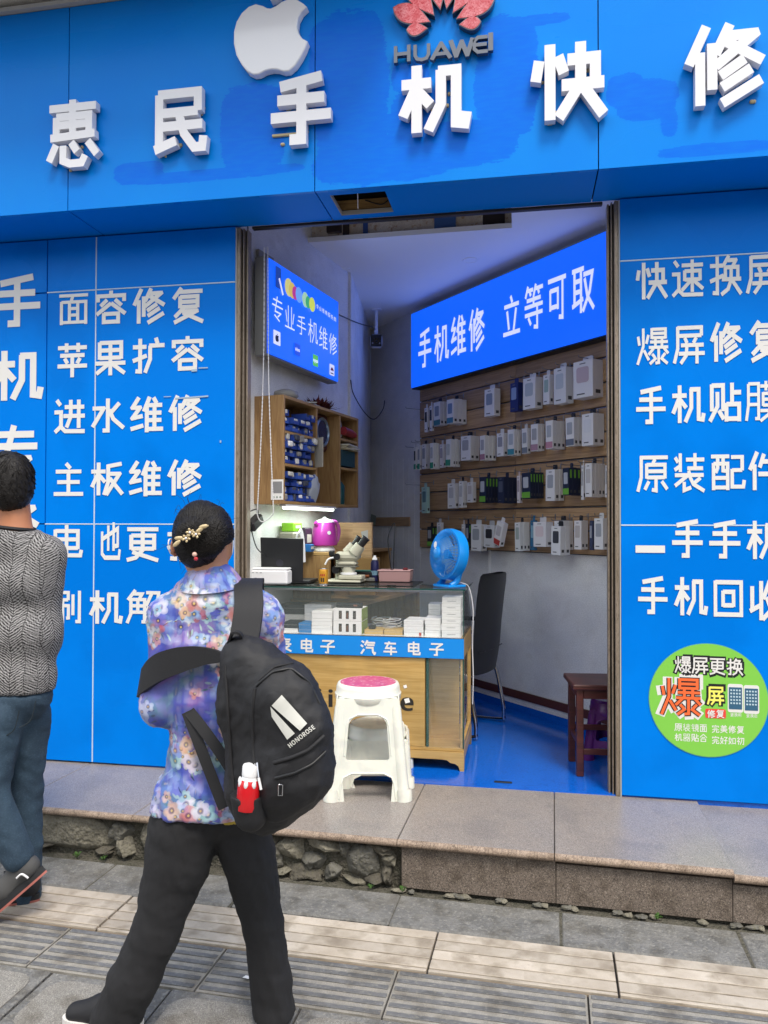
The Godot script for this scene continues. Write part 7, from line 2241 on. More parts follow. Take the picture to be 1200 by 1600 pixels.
# planes: [[normal, distance], ...] keep the side where n.p < d
func net(prims: Array, cell: float, planes := [], bump = null) -> ArrayMesh:
	var bb := prim_box(prims[0], 0.0)
	for q in prims:
		if q.size() <= 6: bb = bb.merge(prim_box(q, 0.0))
	bb = bb.grow(cell * 3.0)
	var o := bb.position
	var nx := int(bb.size.x / cell) + 2
	var ny := int(bb.size.y / cell) + 2
	var nz := int(bb.size.z / cell) + 2
	var f := PackedFloat32Array()
	f.resize(nx * ny * nz)
	f.fill(1.0)
	for q in prims:
		var k: float = q[5]
		var b := prim_box(q, k + cell * 2.5)
		var i0 := maxi(0, int((b.position.x - o.x) / cell))
		var i1 := mini(nx - 1, int((b.end.x - o.x) / cell) + 1)
		var j0 := maxi(0, int((b.position.y - o.y) / cell))
		var j1 := mini(ny - 1, int((b.end.y - o.y) / cell) + 1)
		var k0 := maxi(0, int((b.position.z - o.z) / cell))
		var k1 := mini(nz - 1, int((b.end.z - o.z) / cell) + 1)
		var sub: bool = q.size() > 6
		var capsule: bool = q[0] == 0
		var a: Vector3 = q[1]
		var ba := Vector3.ONE
		var inv := 1.0
		var ra := 0.0
		var rb := 0.0
		if capsule:
			ba = q[2] - a
			inv = 1.0 / maxf(ba.length_squared(), 1e-9)
			ra = q[3]
			rb = q[4]
		for kk in range(k0, k1 + 1):
			for jj in range(j0, j1 + 1):
				var row := nx * (jj + ny * kk)
				for ii in range(i0, i1 + 1):
					var p := o + Vector3(ii, jj, kk) * cell
					var d: float
					if capsule:
						var pa := p - a
						var h := clampf(pa.dot(ba) * inv, 0.0, 1.0)
						d = (pa - ba * h).length() - ra - (rb - ra) * h
					else: d = prim_dist(q, p)
					var g := f[row + ii]
					if sub: f[row + ii] = -smin(-g, d, k)
					elif g - d > k: f[row + ii] = d
					elif d - g < k:
						var h2 := 0.5 + 0.5 * (d - g) / k
						f[row + ii] = d + (g - d) * h2 - k * h2 * (1.0 - h2)
	for pl in planes:
		var n: Vector3 = pl[0]
		for kk in nz:
			for jj in ny:
				for ii in nx:
					var id := ii + nx * (jj + ny * kk)
					var dd := (o + Vector3(ii, jj, kk) * cell).dot(n) - float(pl[1])
					if dd > f[id]: f[id] = dd
	var ids := PackedInt32Array()
	ids.resize(f.size())
	ids.fill(-1)
	var v := PackedVector3Array()
	var off := [0, 1, nx, nx + 1, nx * ny, nx * ny + 1, nx * ny + nx, nx * ny + nx + 1]
	var cp := [Vector3(0, 0, 0), Vector3(1, 0, 0), Vector3(0, 1, 0), Vector3(1, 1, 0), Vector3(0, 0, 1), Vector3(1, 0, 1), Vector3(0, 1, 1), Vector3(1, 1, 1)]
	var ed := [[0, 1], [2, 3], [4, 5], [6, 7], [0, 2], [1, 3], [4, 6], [5, 7], [0, 4], [1, 5], [2, 6], [3, 7]]
	for kk in nz - 1:
		for jj in ny - 1:
			for ii in nx - 1:
				var id := ii + nx * (jj + ny * kk)
				var c0 := f[id]
				if absf(c0) > cell * 2.0: continue
				var neg := 0
				for q in 8:
					if f[id + off[q]] < 0.0: neg += 1
				if neg == 0 or neg == 8: continue
				var s := Vector3.ZERO
				var n := 0
				for e in ed:
					var fa := f[id + off[e[0]]]
					var fb := f[id + off[e[1]]]
					if (fa < 0.0) != (fb < 0.0):
						s += cp[e[0]].lerp(cp[e[1]], fa / (fa - fb))
						n += 1
				ids[id] = v.size()
				v.append(o + (Vector3(ii, jj, kk) + s / n) * cell)
	var idx := PackedInt32Array()
	var sy := nx
	var sz := nx * ny
	for kk in range(1, nz - 1):
		for jj in range(1, ny - 1):
			for ii in range(1, nx - 1):
				var id := ii + nx * (jj + ny * kk)
				var a0 := f[id]
				if absf(a0) > cell * 2.0: continue
				var in0 := a0 < 0.0
				for ax in 3:
					var st: int = [1, sy, sz][ax]
					if in0 == (f[id + st] < 0.0): continue
					var u: int = [sy, sz, 1][ax]
					var w: int = [sz, 1, sy][ax]
					var q0 := ids[id - u - w]
					var q1 := ids[id - w]
					var q2 := ids[id]
					var q3 := ids[id - u]
					if q0 < 0 or q1 < 0 or q2 < 0 or q3 < 0: continue
					if in0: idx.append_array(PackedInt32Array([q0, q2, q1, q0, q3, q2]))
					else: idx.append_array(PackedInt32Array([q0, q1, q2, q0, q2, q3]))
	if bump != null:
		var n0 := vertex_normals(v, idx)
		for i in v.size(): v[i] += n0[i] * bump.call(v[i])
	return commit(v, vertex_normals(v, idx), idx)
func vertex_normals(v: PackedVector3Array, idx: PackedInt32Array) -> PackedVector3Array:
	var n := PackedVector3Array()
	n.resize(v.size())
	for i in range(0, idx.size(), 3):
		var a := idx[i]
		var b := idx[i + 1]
		var c := idx[i + 2]
		var g := (v[c] - v[a]).cross(v[b] - v[a])
		n[a] += g
		n[b] += g
		n[c] += g
	for i in n.size(): n[i] = n[i].normalized()
	return n
# where a sight line first meets a field (to lay seams and print on a bulging surface)
func on_field(prims: Array, px: float, py: float, start: float, lift: float) -> Vector3:
	var r := ray(px, py)
	var l := r.length()
	var d := start
	for i in 60:
		var g := field(prims, cam_t.origin + r * d)
		if g < 0.0006: break
		d += g / l * 0.9
	return cam_t.origin + r * (d - lift / l)

func hand_prims(wrist: Vector3, dir: Vector3, palm_n: Vector3, s: float) -> Array:    # s = +1 thumb on the dir x palm_n side
	var d := dir.normalized()
	var n := palm_n.normalized()
	var side := d.cross(n).normalized() * s
	var out := [cap(wrist, wrist + d * 0.05, 0.024, 0.028, 0.015), cap(wrist + d * 0.03 + side * 0.016, wrist + d * 0.075 + side * 0.024, 0.016, 0.014, 0.015), cap(wrist + d * 0.03 - side * 0.016, wrist + d * 0.072 - side * 0.024, 0.016, 0.013, 0.015)]
	for i in 4:
		var b := wrist + d * (0.085 - 0.004 * absf(i - 1.3)) + side * (0.027 - i * 0.018)
		var l: float = [0.068, 0.076, 0.07, 0.055][i]
		var m := b + d * l * 0.5 + n * l * 0.18
		var e := m + d * l * 0.25 + n * l * 0.42
		out.append(cap(b - d * 0.015, m, 0.0092, 0.0085, 0.004))
		out.append(cap(m, e, 0.0085, 0.0072, 0.003))
	var tb := wrist + d * 0.025 + side * 0.024
	var tm := tb + d * 0.032 + side * 0.026 + n * 0.012
	out.append(cap(tb, tm, 0.012, 0.0105, 0.008))
	out.append(cap(tm, tm + d * 0.028 + n * 0.014, 0.0102, 0.0085, 0.004))
	return out
# a head round centre c: f = the way the face looks, r = the head's right
func head_prims(c: Vector3, f: Vector3, s: float) -> Array:
	var u := Vector3.UP
	var r := f.cross(u).normalized()
	var b := Basis(r, u, -f)
	var out := [ell(c + u * 0.02 * s - f * 0.008 * s, Vector3(0.074, 0.098, 0.092) * s, b, 0.02), ell(c - u * 0.045 * s + f * 0.028 * s, Vector3(0.056, 0.07, 0.062) * s, b, 0.03), cap(c - u * 0.1 * s + f * 0.055 * s, c - u * 0.095 * s + f * 0.06 * s, 0.022 * s, 0.022 * s, 0.03),
		cap(c + u * 0.015 * s + f * 0.088 * s, c - u * 0.028 * s + f * 0.104 * s, 0.008 * s, 0.013 * s, 0.012), cap(c - u * 0.062 * s + f * 0.083 * s - r * 0.018 * s, c - u * 0.062 * s + f * 0.083 * s + r * 0.018 * s, 0.008 * s, 0.008 * s, 0.008)]
	for k in [-1.0, 1.0]:
		out.append(ell(c - u * 0.012 * s + r * k * 0.079 * s - f * 0.004 * s, Vector3(0.009, 0.031, 0.019) * s, b * Basis(Vector3.UP, k * 0.4), 0.006))
	return out
func face_parts(p: Node3D, c: Vector3, f: Vector3, s: float):
	var u := Vector3.UP
	var r := f.cross(u).normalized()
	for k in [-1.0, 1.0]:
		part(p, "eye", net([ell(c + u * 0.008 * s + f * 0.077 * s + r * k * 0.031 * s, Vector3(0.0125, 0.007, 0.008) * s, Basis(r, u, -f), 0.002)], 0.003), hexmat("2a1c16", 0.2))
		part(p, "eyebrow", tube([c + u * 0.026 * s + f * 0.084 * s + r * k * 0.018 * s, c + u * 0.031 * s + f * 0.08 * s + r * k * 0.035 * s, c + u * 0.026 * s + f * 0.07 * s + r * k * 0.048 * s], 0.0032 * s, 6), M["hair"])
	part(p, "lips", tube([c - u * 0.064 * s + f * 0.0865 * s - r * 0.02 * s, c - u * 0.063 * s + f * 0.092 * s, c - u * 0.064 * s + f * 0.0865 * s + r * 0.02 * s], 0.005 * s, 6), hexmat("9a5a50", 0.5))
# a shoe from heel to toe; local x runs to the toe, y up
func shoe(p: Node3D, heel: Vector3, toe: Vector3, up: Vector3, upper: Material, sole: Material, trim: Material, mid: Material, width := 0.045):
	var x := (toe - heel).normalized()
	var z := x.cross(up).normalized()
	var t := Transform3D(Basis(x, z.cross(x), z), heel)
	var l := heel.distance_to(toe)
	var g := func(a: float, b: float, c: float): return t * Vector3(a * l, b, c)
	var y := 0.03
	var pr := [cap(g.call(0.14, y + 0.03, 0), g.call(0.16, y + 0.065, 0), 0.038, 0.036, 0.02), cap(g.call(0.2, y + 0.025, 0), g.call(0.55, y + 0.018, 0), 0.037, 0.036, 0.02), cap(g.call(0.55, y + 0.016, 0), g.call(0.84, y + 0.006, 0.004), 0.038, 0.03, 0.02), cap(g.call(0.25, y + 0.055, 0), g.call(0.5, y + 0.035, 0), 0.03, 0.026, 0.02)]
	var s := part(p, "shoe", net(pr, 0.007, [[-t.basis.y, -(g.call(0, y - 0.004, 0) as Vector3).dot(t.basis.y)]]), upper)
	var poly := []
	for k in 28:
		var a := TAU * k / 28
		var w := width * (0.86 + 0.2 * cos(a - 0.3))
		poly.append(Vector2(l * (0.5 + 0.5 * cos(a)), w * sin(a) * (1.0 if absf(cos(a)) < 0.8 else 0.97)))
	var lay := t * Transform3D(Basis(Vector3.RIGHT, Vector3.BACK, Vector3.UP), Vector3.ZERO)
	var kb := Builder.new()
	kb.prism(PackedVector2Array(poly), 0.008, y, 0.003, lay)
	part(s, "midsole", kb.mesh(), mid)
	kb = Builder.new()
	kb.prism(PackedVector2Array(poly), 0.0, 0.0078, 0.0, lay)
	part(s, "sole", kb.mesh(), sole)
	for k in 4:
		var xx := 0.34 + k * 0.085
		part(s, "lace", tube([g.call(xx, y + 0.066 - k * 0.008, -0.022), g.call(xx + 0.02, y + 0.081 - k * 0.0085, 0.0), g.call(xx, y + 0.066 - k * 0.008, 0.022)], 0.0028, 6), trim)
	return s

# locks of hair that lie on the hair's surface and run from one direction (seen from the head's middle) to another
func lock(b: Builder, prims: Array, c: Vector3, d0: Vector3, d1: Vector3, r: float, lift := 0.0, flick := 0.0):
	var pts := PackedVector3Array()
	var rad := []
	for k in 9:
		var t := k / 8.0
		var d := d0.slerp(d1, t)
		var q := 0.2
		for i in 14:
			var g := field(prims, c + d * q)
			if g < 0.0008: break
			q -= g * 0.8
			if q < 0.05: return
		pts.append(c + d * (q + lift + flick * t * t))
		rad.append(r * (0.35 + 0.65 * sin(PI * clampf(t, 0.08, 0.92))))
	b.tube(pts, rad, 5, false, 0.55)

func make_woman():
	var D := 2.2
	var W := func(px: float, py: float, dd := 0.0) -> Vector3: return at(px, py, D + dd)
	var fwd := -cam_t.basis.z
	fwd.y = 0
	fwd = fwd.normalized()
	var right := cam_t.basis.x
	var foot: Vector3 = W.call(310, 1610)
	var p := thing("person", "person in floral blouse and black trousers walking past, seen from behind", "person")
	# skin: head, neck, hands in one body mesh each at its own fineness
	var hc: Vector3 = W.call(316, 848, 0.02)
	var look := (fwd * 0.99 - right * 0.02).normalized()
	var hp := head_prims(hc, look, 0.98)
	hp.append(cap(W.call(326, 868, 0.0), W.call(330, 925, 0.0), 0.047, 0.055, 0.03))
	var body := hp.duplicate()
	# forearms and hands held in front of the chest
	var le: Vector3 = W.call(254, 1100, -0.02)
	var lw: Vector3 = W.call(300, 1075, 0.24)
	var re: Vector3 = W.call(428, 1090, 0.06)
	var rw: Vector3 = W.call(352, 1075, 0.27)
	body.append(cap(le.lerp(lw, 0.5), lw, 0.036, 0.026, 0.02))
	body.append(cap(re.lerp(rw, 0.5), rw, 0.036, 0.026, 0.02))
	body.append(cap(W.call(330, 925, 0.0), W.call(330, 1100, 0.02), 0.055, 0.08, 0.05))
	body.append(cap(W.call(330, 1000, 0.02), le.lerp(lw, 0.5), 0.05, 0.03, 0.05))
	body.append(cap(W.call(330, 1000, 0.02), re.lerp(rw, 0.5), 0.05, 0.03, 0.05))
	body += hand_prims(lw, (lw - le).normalized() + Vector3.UP * 0.3, right, 1.0)
	body += hand_prims(rw, (rw - re).normalized() + Vector3.UP * 0.3, -right, -1.0)
	part(p, "body", net(body, 0.0065), M["skin"])
	face_parts(p, hc, look, 0.98)
	# face mask and its strap
	var mk := net([ell(hc - Vector3.UP * 0.055 + look * 0.055, Vector3(0.062, 0.052, 0.058), Basis(look.cross(Vector3.UP), Vector3.UP, -look), 0.01)], 0.006, [[-look, -(hc + look * 0.035).dot(look)]])
	part(p, "face_mask", mk, M["white plastic"])
	for s in [-1.0, 1.0]:
		var rr: Vector3 = look.cross(Vector3.UP) * float(s)
		part(p, "mask_strap", tube(curve([hc + rr * 0.07 + look * 0.045 - Vector3.UP * 0.04, hc + rr * 0.088 - look * 0.012 - Vector3.UP * 0.03, hc + rr * 0.091 - look * 0.014 + Vector3.UP * 0.01, hc + rr * 0.075 + look * 0.045 - Vector3.UP * 0.005]), 0.0022, 6), M["white plastic"])
	# hair: cap of hair with a twisted bun
	var lb := Basis(look.cross(Vector3.UP).normalized(), Vector3.UP, -look)
	var nh := noise(28.0, 6)
	var nh2 := noise(90.0, 16)
	var hair := [ell(hc + Vector3.UP * 0.024 - look * 0.010, Vector3(0.080, 0.099, 0.098), lb, 0.02), ell(hc - Vector3.UP * 0.014 - look * 0.045, Vector3(0.058, 0.054, 0.054), lb, 0.03),
		ell(W.call(298, 833, -0.078), Vector3(0.044, 0.040, 0.034), Basis(Vector3.BACK, 0.5), 0.014), ell(W.call(333, 840, -0.076), Vector3(0.040, 0.056, 0.032), Basis(Vector3.BACK, -0.3), 0.014), ell(W.call(316, 856, -0.07), Vector3(0.046, 0.028, 0.028), Basis(Vector3.BACK, 0.15), 0.014), ell(W.call(347, 822, -0.035), Vector3(0.026, 0.06, 0.04), Basis(Vector3.BACK, 0.35), 0.025),
		cut(ell(hc - Vector3.UP * 0.035 + look * 0.105, Vector3(0.085, 0.115, 0.09), lb, 0.015)), cut(ell(hc - Vector3.UP * 0.055 + lb.x * 0.094 - look * 0.02, Vector3(0.046, 0.062, 0.09), lb, 0.012)), cut(ell(hc - Vector3.UP * 0.055 - lb.x * 0.094 - look * 0.02, Vector3(0.046, 0.062, 0.09), lb, 0.012))]
	var strand := func(q: Vector3) -> float:
		var l := lb.transposed() * (q - hc)
		return 0.0016 * nh.get_noise_3d(l.x * 1.6 + l.y * 1.6, l.y * 0.25, l.z * 1.2)
	part(p, "hair", net(hair, 0.0048, [], strand), M["hair"])
	var lk := Builder.new()
	var lr := RandomNumberGenerator.new()
	lr.seed = 19
	var bun: Vector3 = (W.call(314, 846, -0.09) - hc).normalized()
	for k in 650:
		var d0 := Vector3(lr.randf_range(-1, 1), lr.randf_range(-0.55, 1), lr.randf_range(-0.6, 1)).normalized()
		d0 = (lb * d0).normalized()
		if d0.dot(bun) > 0.9 or d0.dot(look) > 0.55: continue
		var d1 := (bun + lb * Vector3(lr.randf_range(-0.3, 0.3), lr.randf_range(-0.25, 0.25), 0)).normalized()
		lock(lk, hair, hc, d0, d0.slerp(d1, lr.randf_range(0.6, 0.95)), lr.randf_range(0.0010, 0.0022), 0.0)
	for k in 220:          # turns of the bun
		var rr := lr.randf_range(0.08, 0.5)
		var a0 := lr.randf_range(0, TAU)
		var e1 := (bun + (lb.x * cos(a0) + Vector3.UP * sin(a0)) * rr).normalized()
		var a1 := a0 + lr.randf_range(0.9, 1.5)
		var e2 := (bun + (lb.x * cos(a1) + Vector3.UP * sin(a1)) * rr * 0.9).normalized()
		lock(lk, hair, hc, e1, e2, lr.randf_range(0.0010, 0.0020), 0.0004)
	var ls := part(p, "hair_locks", lk.mesh(), M["hair"])
	ls.set_meta("kind", "stuff")
	var st := RandomNumberGenerator.new()
	st.seed = 3
	for k in 26:
		var a := st.randf_range(0, TAU)
		var o: Vector3 = hc + lb * (Vector3(sin(a) * 0.085, 0.03 + cos(a) * 0.1, 0.02) * 1.0)
		var dr := (o - hc).normalized()
		part(p, "loose_hair", tube(curve([o - dr * 0.01, o + dr * 0.006 + Vector3.UP * 0.004, o + dr * st.randf_range(0.005, 0.016) + lb.x * st.randf_range(-0.03, 0.03) + Vector3.UP * st.randf_range(-0.03, 0.02)], 4), 0.0005, 3), M["hair"])
	# hair clip of pale metal flowers
	var cl := thing("hair_clip", "pale gold flower hair clip in the walking woman's bun", "hair clip", Transform3D(Basis(right, Vector3.UP, -fwd) * Basis(Vector3.BACK, 0.42), W.call(297, 836, -0.125)))
	var pale := hexmat("c8b48c", 0.35, 0.3)
	for q in [[-0.042, -0.006, 0.3], [-0.03, 0.004, -0.4], [0.03, 0.002, 0.3], [0.043, 0.006, -0.2]]:
		part(cl, "metal_leaf", net([ell(Vector3(q[0], q[1], 0.0), Vector3(0.014, 0.006, 0.004), Basis(Vector3.BACK, q[2]), 0.002)], 0.0018), pale)
	for q in [[-0.012, -0.004], [0.004, 0.006], [0.017, -0.005]]:
		for k in 5:
			var an: float = TAU * k / 5 + q[0] * 50
			part(cl, "petal", net([ell(Vector3(q[0] + cos(an) * 0.007, q[1] + sin(an) * 0.007, 0.004), Vector3(0.006, 0.0038, 0.003), Basis(Vector3.BACK, an) * Basis(Vector3.UP, -0.4), 0.002)], 0.0018), pale)
		part(cl, "pearl", net([ell(Vector3(q[0], q[1], 0.008), Vector3.ONE * 0.0036, Basis(), 0.001)], 0.0016), M["acrylic white"])
	var be := thing("hair_band", "small red beaded hair tie below the bun", "hair tie", Transform3D(Basis(), W.call(304, 868, -0.112)))
	part(be, "bead", net([ell(Vector3(0, 0.003, 0), Vector3.ONE * 0.007, Basis(), 0.001)], 0.0025), hexmat("d8b0a0", 0.2))
	part(be, "bead", net([ell(Vector3(0.004, -0.009, 0), Vector3.ONE * 0.006, Basis(), 0.001)], 0.0025), hexmat("b8323a", 0.2))
	# blouse
	var nw := noise(9.0, 2)
	var nw2 := noise(22.0, 4)
	var wr := func(q: Vector3) -> float:
		var l := cam_t.affine_inverse() * q
		return 0.008 * nw.get_noise_3d(l.x * 1.9 + l.y * 0.8, l.y * 0.35, l.z * 1.2) + 0.0045 * nw2.get_noise_3d(l.x * 0.7 + l.y * 1.3, l.y * 0.4 - l.x * 0.5, l.z)
	var bl := [cap(W.call(276, 962), W.call(400, 958), 0.056, 0.056, 0.04), cap(W.call(302, 1010), W.call(375, 1008), 0.090, 0.090, 0.05), cap(W.call(310, 1090), W.call(372, 1090), 0.090, 0.090, 0.05), cap(W.call(318, 1160), W.call(366, 1160), 0.093, 0.093, 0.06), cap(W.call(304, 1240), W.call(364, 1240), 0.108, 0.108, 0.07), cap(W.call(298, 1290), W.call(364, 1290), 0.115, 0.115, 0.06),
		cap(W.call(268, 972), le, 0.055, 0.056, 0.03), cap(le, le.lerp(lw, 0.62), 0.062, 0.050, 0.02), cap(W.call(410, 968), re, 0.054, 0.052, 0.03), cap(re, re.lerp(rw, 0.62), 0.054, 0.05, 0.02), cap(W.call(326, 940, 0.0), W.call(329, 910, 0.0), 0.085, 0.068, 0.04), cap(W.call(312, 925), W.call(262, 962), 0.05, 0.05, 0.04), cap(W.call(346, 925), W.call(408, 960), 0.05, 0.05, 0.04)]
	var hem: Vector3 = W.call(310, 1262)
	part(p, "blouse", net(bl, 0.0085, [[Vector3.DOWN, -hem.y]], wr), M["blouse"])
	for e in [[le, lw], [re, rw]]:
		var c0: Vector3 = e[0].lerp(e[1], 0.62)
		var dr: Vector3 = (e[1] - e[0]).normalized()
		part(p, "cuff", tube([c0 - dr * 0.01, c0 + dr * 0.02], [0.053, 0.05], 20), M["blouse"])
	# collar: a folded band leaning round the neck
	var co := Builder.new()
	co.lathe([Vector2(0.056, -0.01), Vector2(0.055, 0.024), Vector2(0.058, 0.029), Vector2(0.063, 0.026), Vector2(0.078, 0.004), Vector2(0.092, -0.022), Vector2(0.088, -0.024), Vector2(0.06, 0.016)], 40, Transform3D(Basis(Vector3.RIGHT, 0.16) * Basis(Vector3.BACK, 0.02), W.call(330, 904, 0.0)))
	part(p, "collar", co.mesh(), M["blouse"])
	# yellow hem of an undershirt
	part(p, "undershirt", net([cap(W.call(302, 1256), W.call(362, 1256), 0.1, 0.1, 0.02)], 0.01, [[Vector3.DOWN, -(W.call(300, 1271) as Vector3).y], [Vector3.UP, (W.call(300, 1240) as Vector3).y]]), hexmat("b8a03c", 0.8))
	# trousers
	var nt := noise(7.0, 8)
	var nt2 := noise(16.0, 9)
	var tw := func(q: Vector3) -> float:
		var l := cam_t.affine_inverse() * q
		return 0.0035 * nt.get_noise_3d(l.x * 1.2, l.y * 0.8, l.z) + 0.006 * nt.get_noise_3d(l.x * 3.2 + l.y * 0.9, l.y * 0.3, l.z * 2.4) + 0.0035 * nt2.get_noise_3d(l.x * 0.6 - l.y * 0.5, l.y * 1.6 + l.x * 0.9, l.z * 0.6)
	var G := 1616.0
	var trs := [cap(W.call(302, 1255), W.call(368, 1255), 0.100, 0.096, 0.05), cap(W.call(288, 1295, -0.01), W.call(280, 1340, -0.015), 0.100, 0.092, 0.03), cap(W.call(280, 1340, -0.015), W.call(244, 1455, -0.03), 0.090, 0.066, 0.02), cap(W.call(244, 1455, -0.03), W.call(210, 1530, -0.03), 0.066, 0.070, 0.02), cap(W.call(210, 1530, -0.03), W.call(178, 1600, -0.01), 0.070, 0.068, 0.02),
		cap(W.call(370, 1275, 0.02), W.call(388, 1335, 0.03), 0.090, 0.077, 0.010), cap(W.call(388, 1335, 0.03), W.call(410, 1440, 0.05), 0.076, 0.058, 0.010), cap(W.call(410, 1440, 0.05), W.call(423, 1530, 0.06), 0.058, 0.058, 0.02), cap(W.call(423, 1530, 0.06), W.call(430, 1600, 0.06), 0.058, 0.064, 0.02)]
	part(p, "trousers", net(trs, 0.0095, [[Vector3.DOWN, -(W.call(300, 1607) as Vector3).y], [Vector3.UP, (W.call(300, 1256) as Vector3).y]], tw), M["black trousers"])
	var black := hexmat("1a1a1e", 0.7)
	var wht := hexmat("d8d4d0", 0.6)
	var gy: float = PAVE + 0.004
	var on_ground := func(px: float, dd: float) -> Vector3:
		var q: Vector3 = W.call(px, 1600, dd)
		q.y = gy
		return q
	shoe(p, on_ground.call(225, 0.02), on_ground.call(98, 0.03), Vector3.UP, black, wht, hexmat("2c4038", 0.7), wht)
	shoe(p, on_ground.call(431, 0.04), on_ground.call(420, 0.28), Vector3.UP, black, wht, hexmat("2c4038", 0.7), wht)
	make_backpack(p, W)

func make_backpack(woman: Node3D, W: Callable):
	var t := thing("backpack", "black backpack with white emblem slung over the woman's right shoulder", "backpack")
	var BW := func(px: float, py: float, dd := 0.0) -> Vector3: return at(px, py, 1.97 + dd)
	var side := [cap(BW.call(380, 1030, 0.05), BW.call(388, 1100, 0.04), 0.06, 0.07, 0.05), cap(BW.call(388, 1100, 0.04), BW.call(402, 1235, 0.03), 0.072, 0.078, 0.05), cap(BW.call(402, 1235, 0.03), BW.call(404, 1262, 0.03), 0.07, 0.055, 0.04)]
	var main := side + [cap(BW.call(405, 1048, 0.03), BW.call(440, 1085, 0.0), 0.072, 0.085, 0.05), cap(BW.call(440, 1090, 0.0), BW.call(446, 1205, 0.0), 0.088, 0.093, 0.04), cap(BW.call(446, 1205, 0.0), BW.call(425, 1252, 0.02), 0.09, 0.066, 0.05)]
	var front := [cap(BW.call(455, 1092, -0.05), BW.call(474, 1140, -0.05), 0.058, 0.064, 0.05), cap(BW.call(474, 1140, -0.05), BW.call(468, 1205, -0.05), 0.066, 0.075, 0.05), cap(BW.call(468, 1205, -0.05), BW.call(440, 1245, -0.03), 0.07, 0.055, 0.05)]
	var all := main + front
	var nb := noise(8.0, 12)
	var nb2 := noise(20.0, 13)
	var wr := func(q: Vector3) -> float:
		var l := cam_t.affine_inverse() * q
		return 0.006 * nb.get_noise_3d(l.x * 1.2, l.y - l.x * 0.7, l.z) + 0.005 * nb2.get_noise_3d(l.x * 0.5 + l.y * 0.9, l.y * 0.8 - l.x * 0.7, l.z * 0.6)
	part(t, "bag", net(all, 0.0085, [], wr), M["bag cloth"])
	var pk := [cap(BW.call(385, 1226, -0.075), BW.call(392, 1272, -0.065), 0.044, 0.042, 0.03), cap(BW.call(395, 1226, 0.0), BW.call(398, 1272, 0.0), 0.05, 0.046, 0.03)]
	part(t, "side_pocket", net(pk, 0.007, [[Vector3.UP, (BW.call(386, 1236, -0.05) as Vector3).y]]), M["bag cloth"])
	# seams and zips that follow the bulge
	var seam_line := func(called: String, pts: Array, r: float, m: Material):
		var path := []
		for i in pts.size() - 1:
			for k in 6: path.append(on_field(all, lerpf(pts[i][0], pts[i + 1][0], k / 6.0), lerpf(pts[i][1], pts[i + 1][1], k / 6.0), 1.5, 0.001))
		path.append(on_field(all, pts[-1][0], pts[-1][1], 1.5, 0.001))
		var sm := [path[0]]
		for i in range(1, path.size() - 1): sm.append((path[i - 1] + path[i] * 2 + path[i + 1]) / 4.0)
		sm.append(path[-1])
		part(t, called, tube(sm, r, 6), m)
	seam_line.call("piping", [[398, 1076], [394, 1120], [396, 1180], [404, 1250], [412, 1285]], 0.0045, M["webbing"])
	seam_line.call("piping", [[352, 1040], [356, 1110], [362, 1200], [368, 1262]], 0.004, M["webbing"])
	seam_line.call("zip", [[400, 1072], [425, 1050], [455, 1044], [484, 1066], [500, 1100]], 0.004, M["black plastic"])
	seam_line.call("piping", [[404, 1064], [428, 1042], [458, 1036]], 0.003, M["webbing"])
	seam_line.call("fold", [[428, 1192], [455, 1184], [482, 1172], [506, 1150]], 0.0055, M["bag cloth"])
	seam_line.call("zip", [[430, 1216], [460, 1208], [488, 1194], [509, 1174]], 0.004, M["black plastic"])
	# emblem: two slabs printed on the bag
	var printed := func(called: String, quads: Array):
		var b := Builder.new()
		for q in quads:
			var n := 8
			var g := []
			for i in n + 1:
				var row := []
				for j in n + 1:
					var u := float(i) / n
					var v := float(j) / n
					var x := lerpf(lerpf(q[0][0], q[1][0], u), lerpf(q[3][0], q[2][0], u), v)
					var y := lerpf(lerpf(q[0][1], q[1][1], u), lerpf(q[3][1], q[2][1], u), v)
					row.append(on_field(all, x, y, 1.5, 0.006))
				g.append(row)
			for i in n:
				for j in n: b.quad(g[i][j], g[i + 1][j], g[i + 1][j + 1], g[i][j + 1], cam_t.origin - g[i][j])
		part(t, called, b.mesh(), hexmat("c9c9c2", 0.6))
	printed.call("emblem", [[[422.4, 1104.3], [460.6, 1145.9], [448.7, 1155.8], [424.5, 1120]]])
	printed.call("emblem", [[[424.4, 1102.6], [440.2, 1085.8], [479.9, 1130.3], [468.6, 1141.7]]])
	var tm := latin("HONOROSE", 1.0, 0.0)
	tm.depth = 0.0
	var ar := tm.get_mesh_arrays()
	var tv: PackedVector3Array = ar[Mesh.ARRAY_VERTEX]
	var bb := tm.get_aabb()
	var p0 := Vector2(453.5, 1169)
	var p1 := Vector2(493, 1138)
	var dx := p1 - p0
	var up := Vector2(dx.y, -dx.x).normalized() * 7.5
	for i in tv.size():
		var s := (tv[i].x - bb.position.x) / bb.size.x
		var h := (tv[i].y - bb.position.y) / bb.size.y
		var q := p0 + dx * s + up * h
		tv[i] = on_field(all, q.x, q.y, 1.5, 0.006)
	ar[Mesh.ARRAY_VERTEX] = tv
	var lt := commit(tv, vertex_normals(tv, ar[Mesh.ARRAY_INDEX]), ar[Mesh.ARRAY_INDEX])
	part(t, "lettering", lt, hexmat("c9c9c2", 0.6))
	# zip pulls
	var z0 := on_field(all, 401, 1192, 1.5, 0.006)
	var z1 := on_field(all, 404, 1215, 1.5, 0.006)
	var z2 := on_field(all, 408, 1234, 1.5, 0.006)
	part(t, "zip_pull", tube([z0, z1], [0.006, 0.0035], 8), M["chrome"])
	part(t, "zip_tape", tube([z1, z2], 0.0035, 6), M["white plastic"])
	var r0 := on_field(all, 438.5, 1226, 1.5, 0.004)
	var r1 := on_field(all, 438, 1243, 1.5, 0.004)
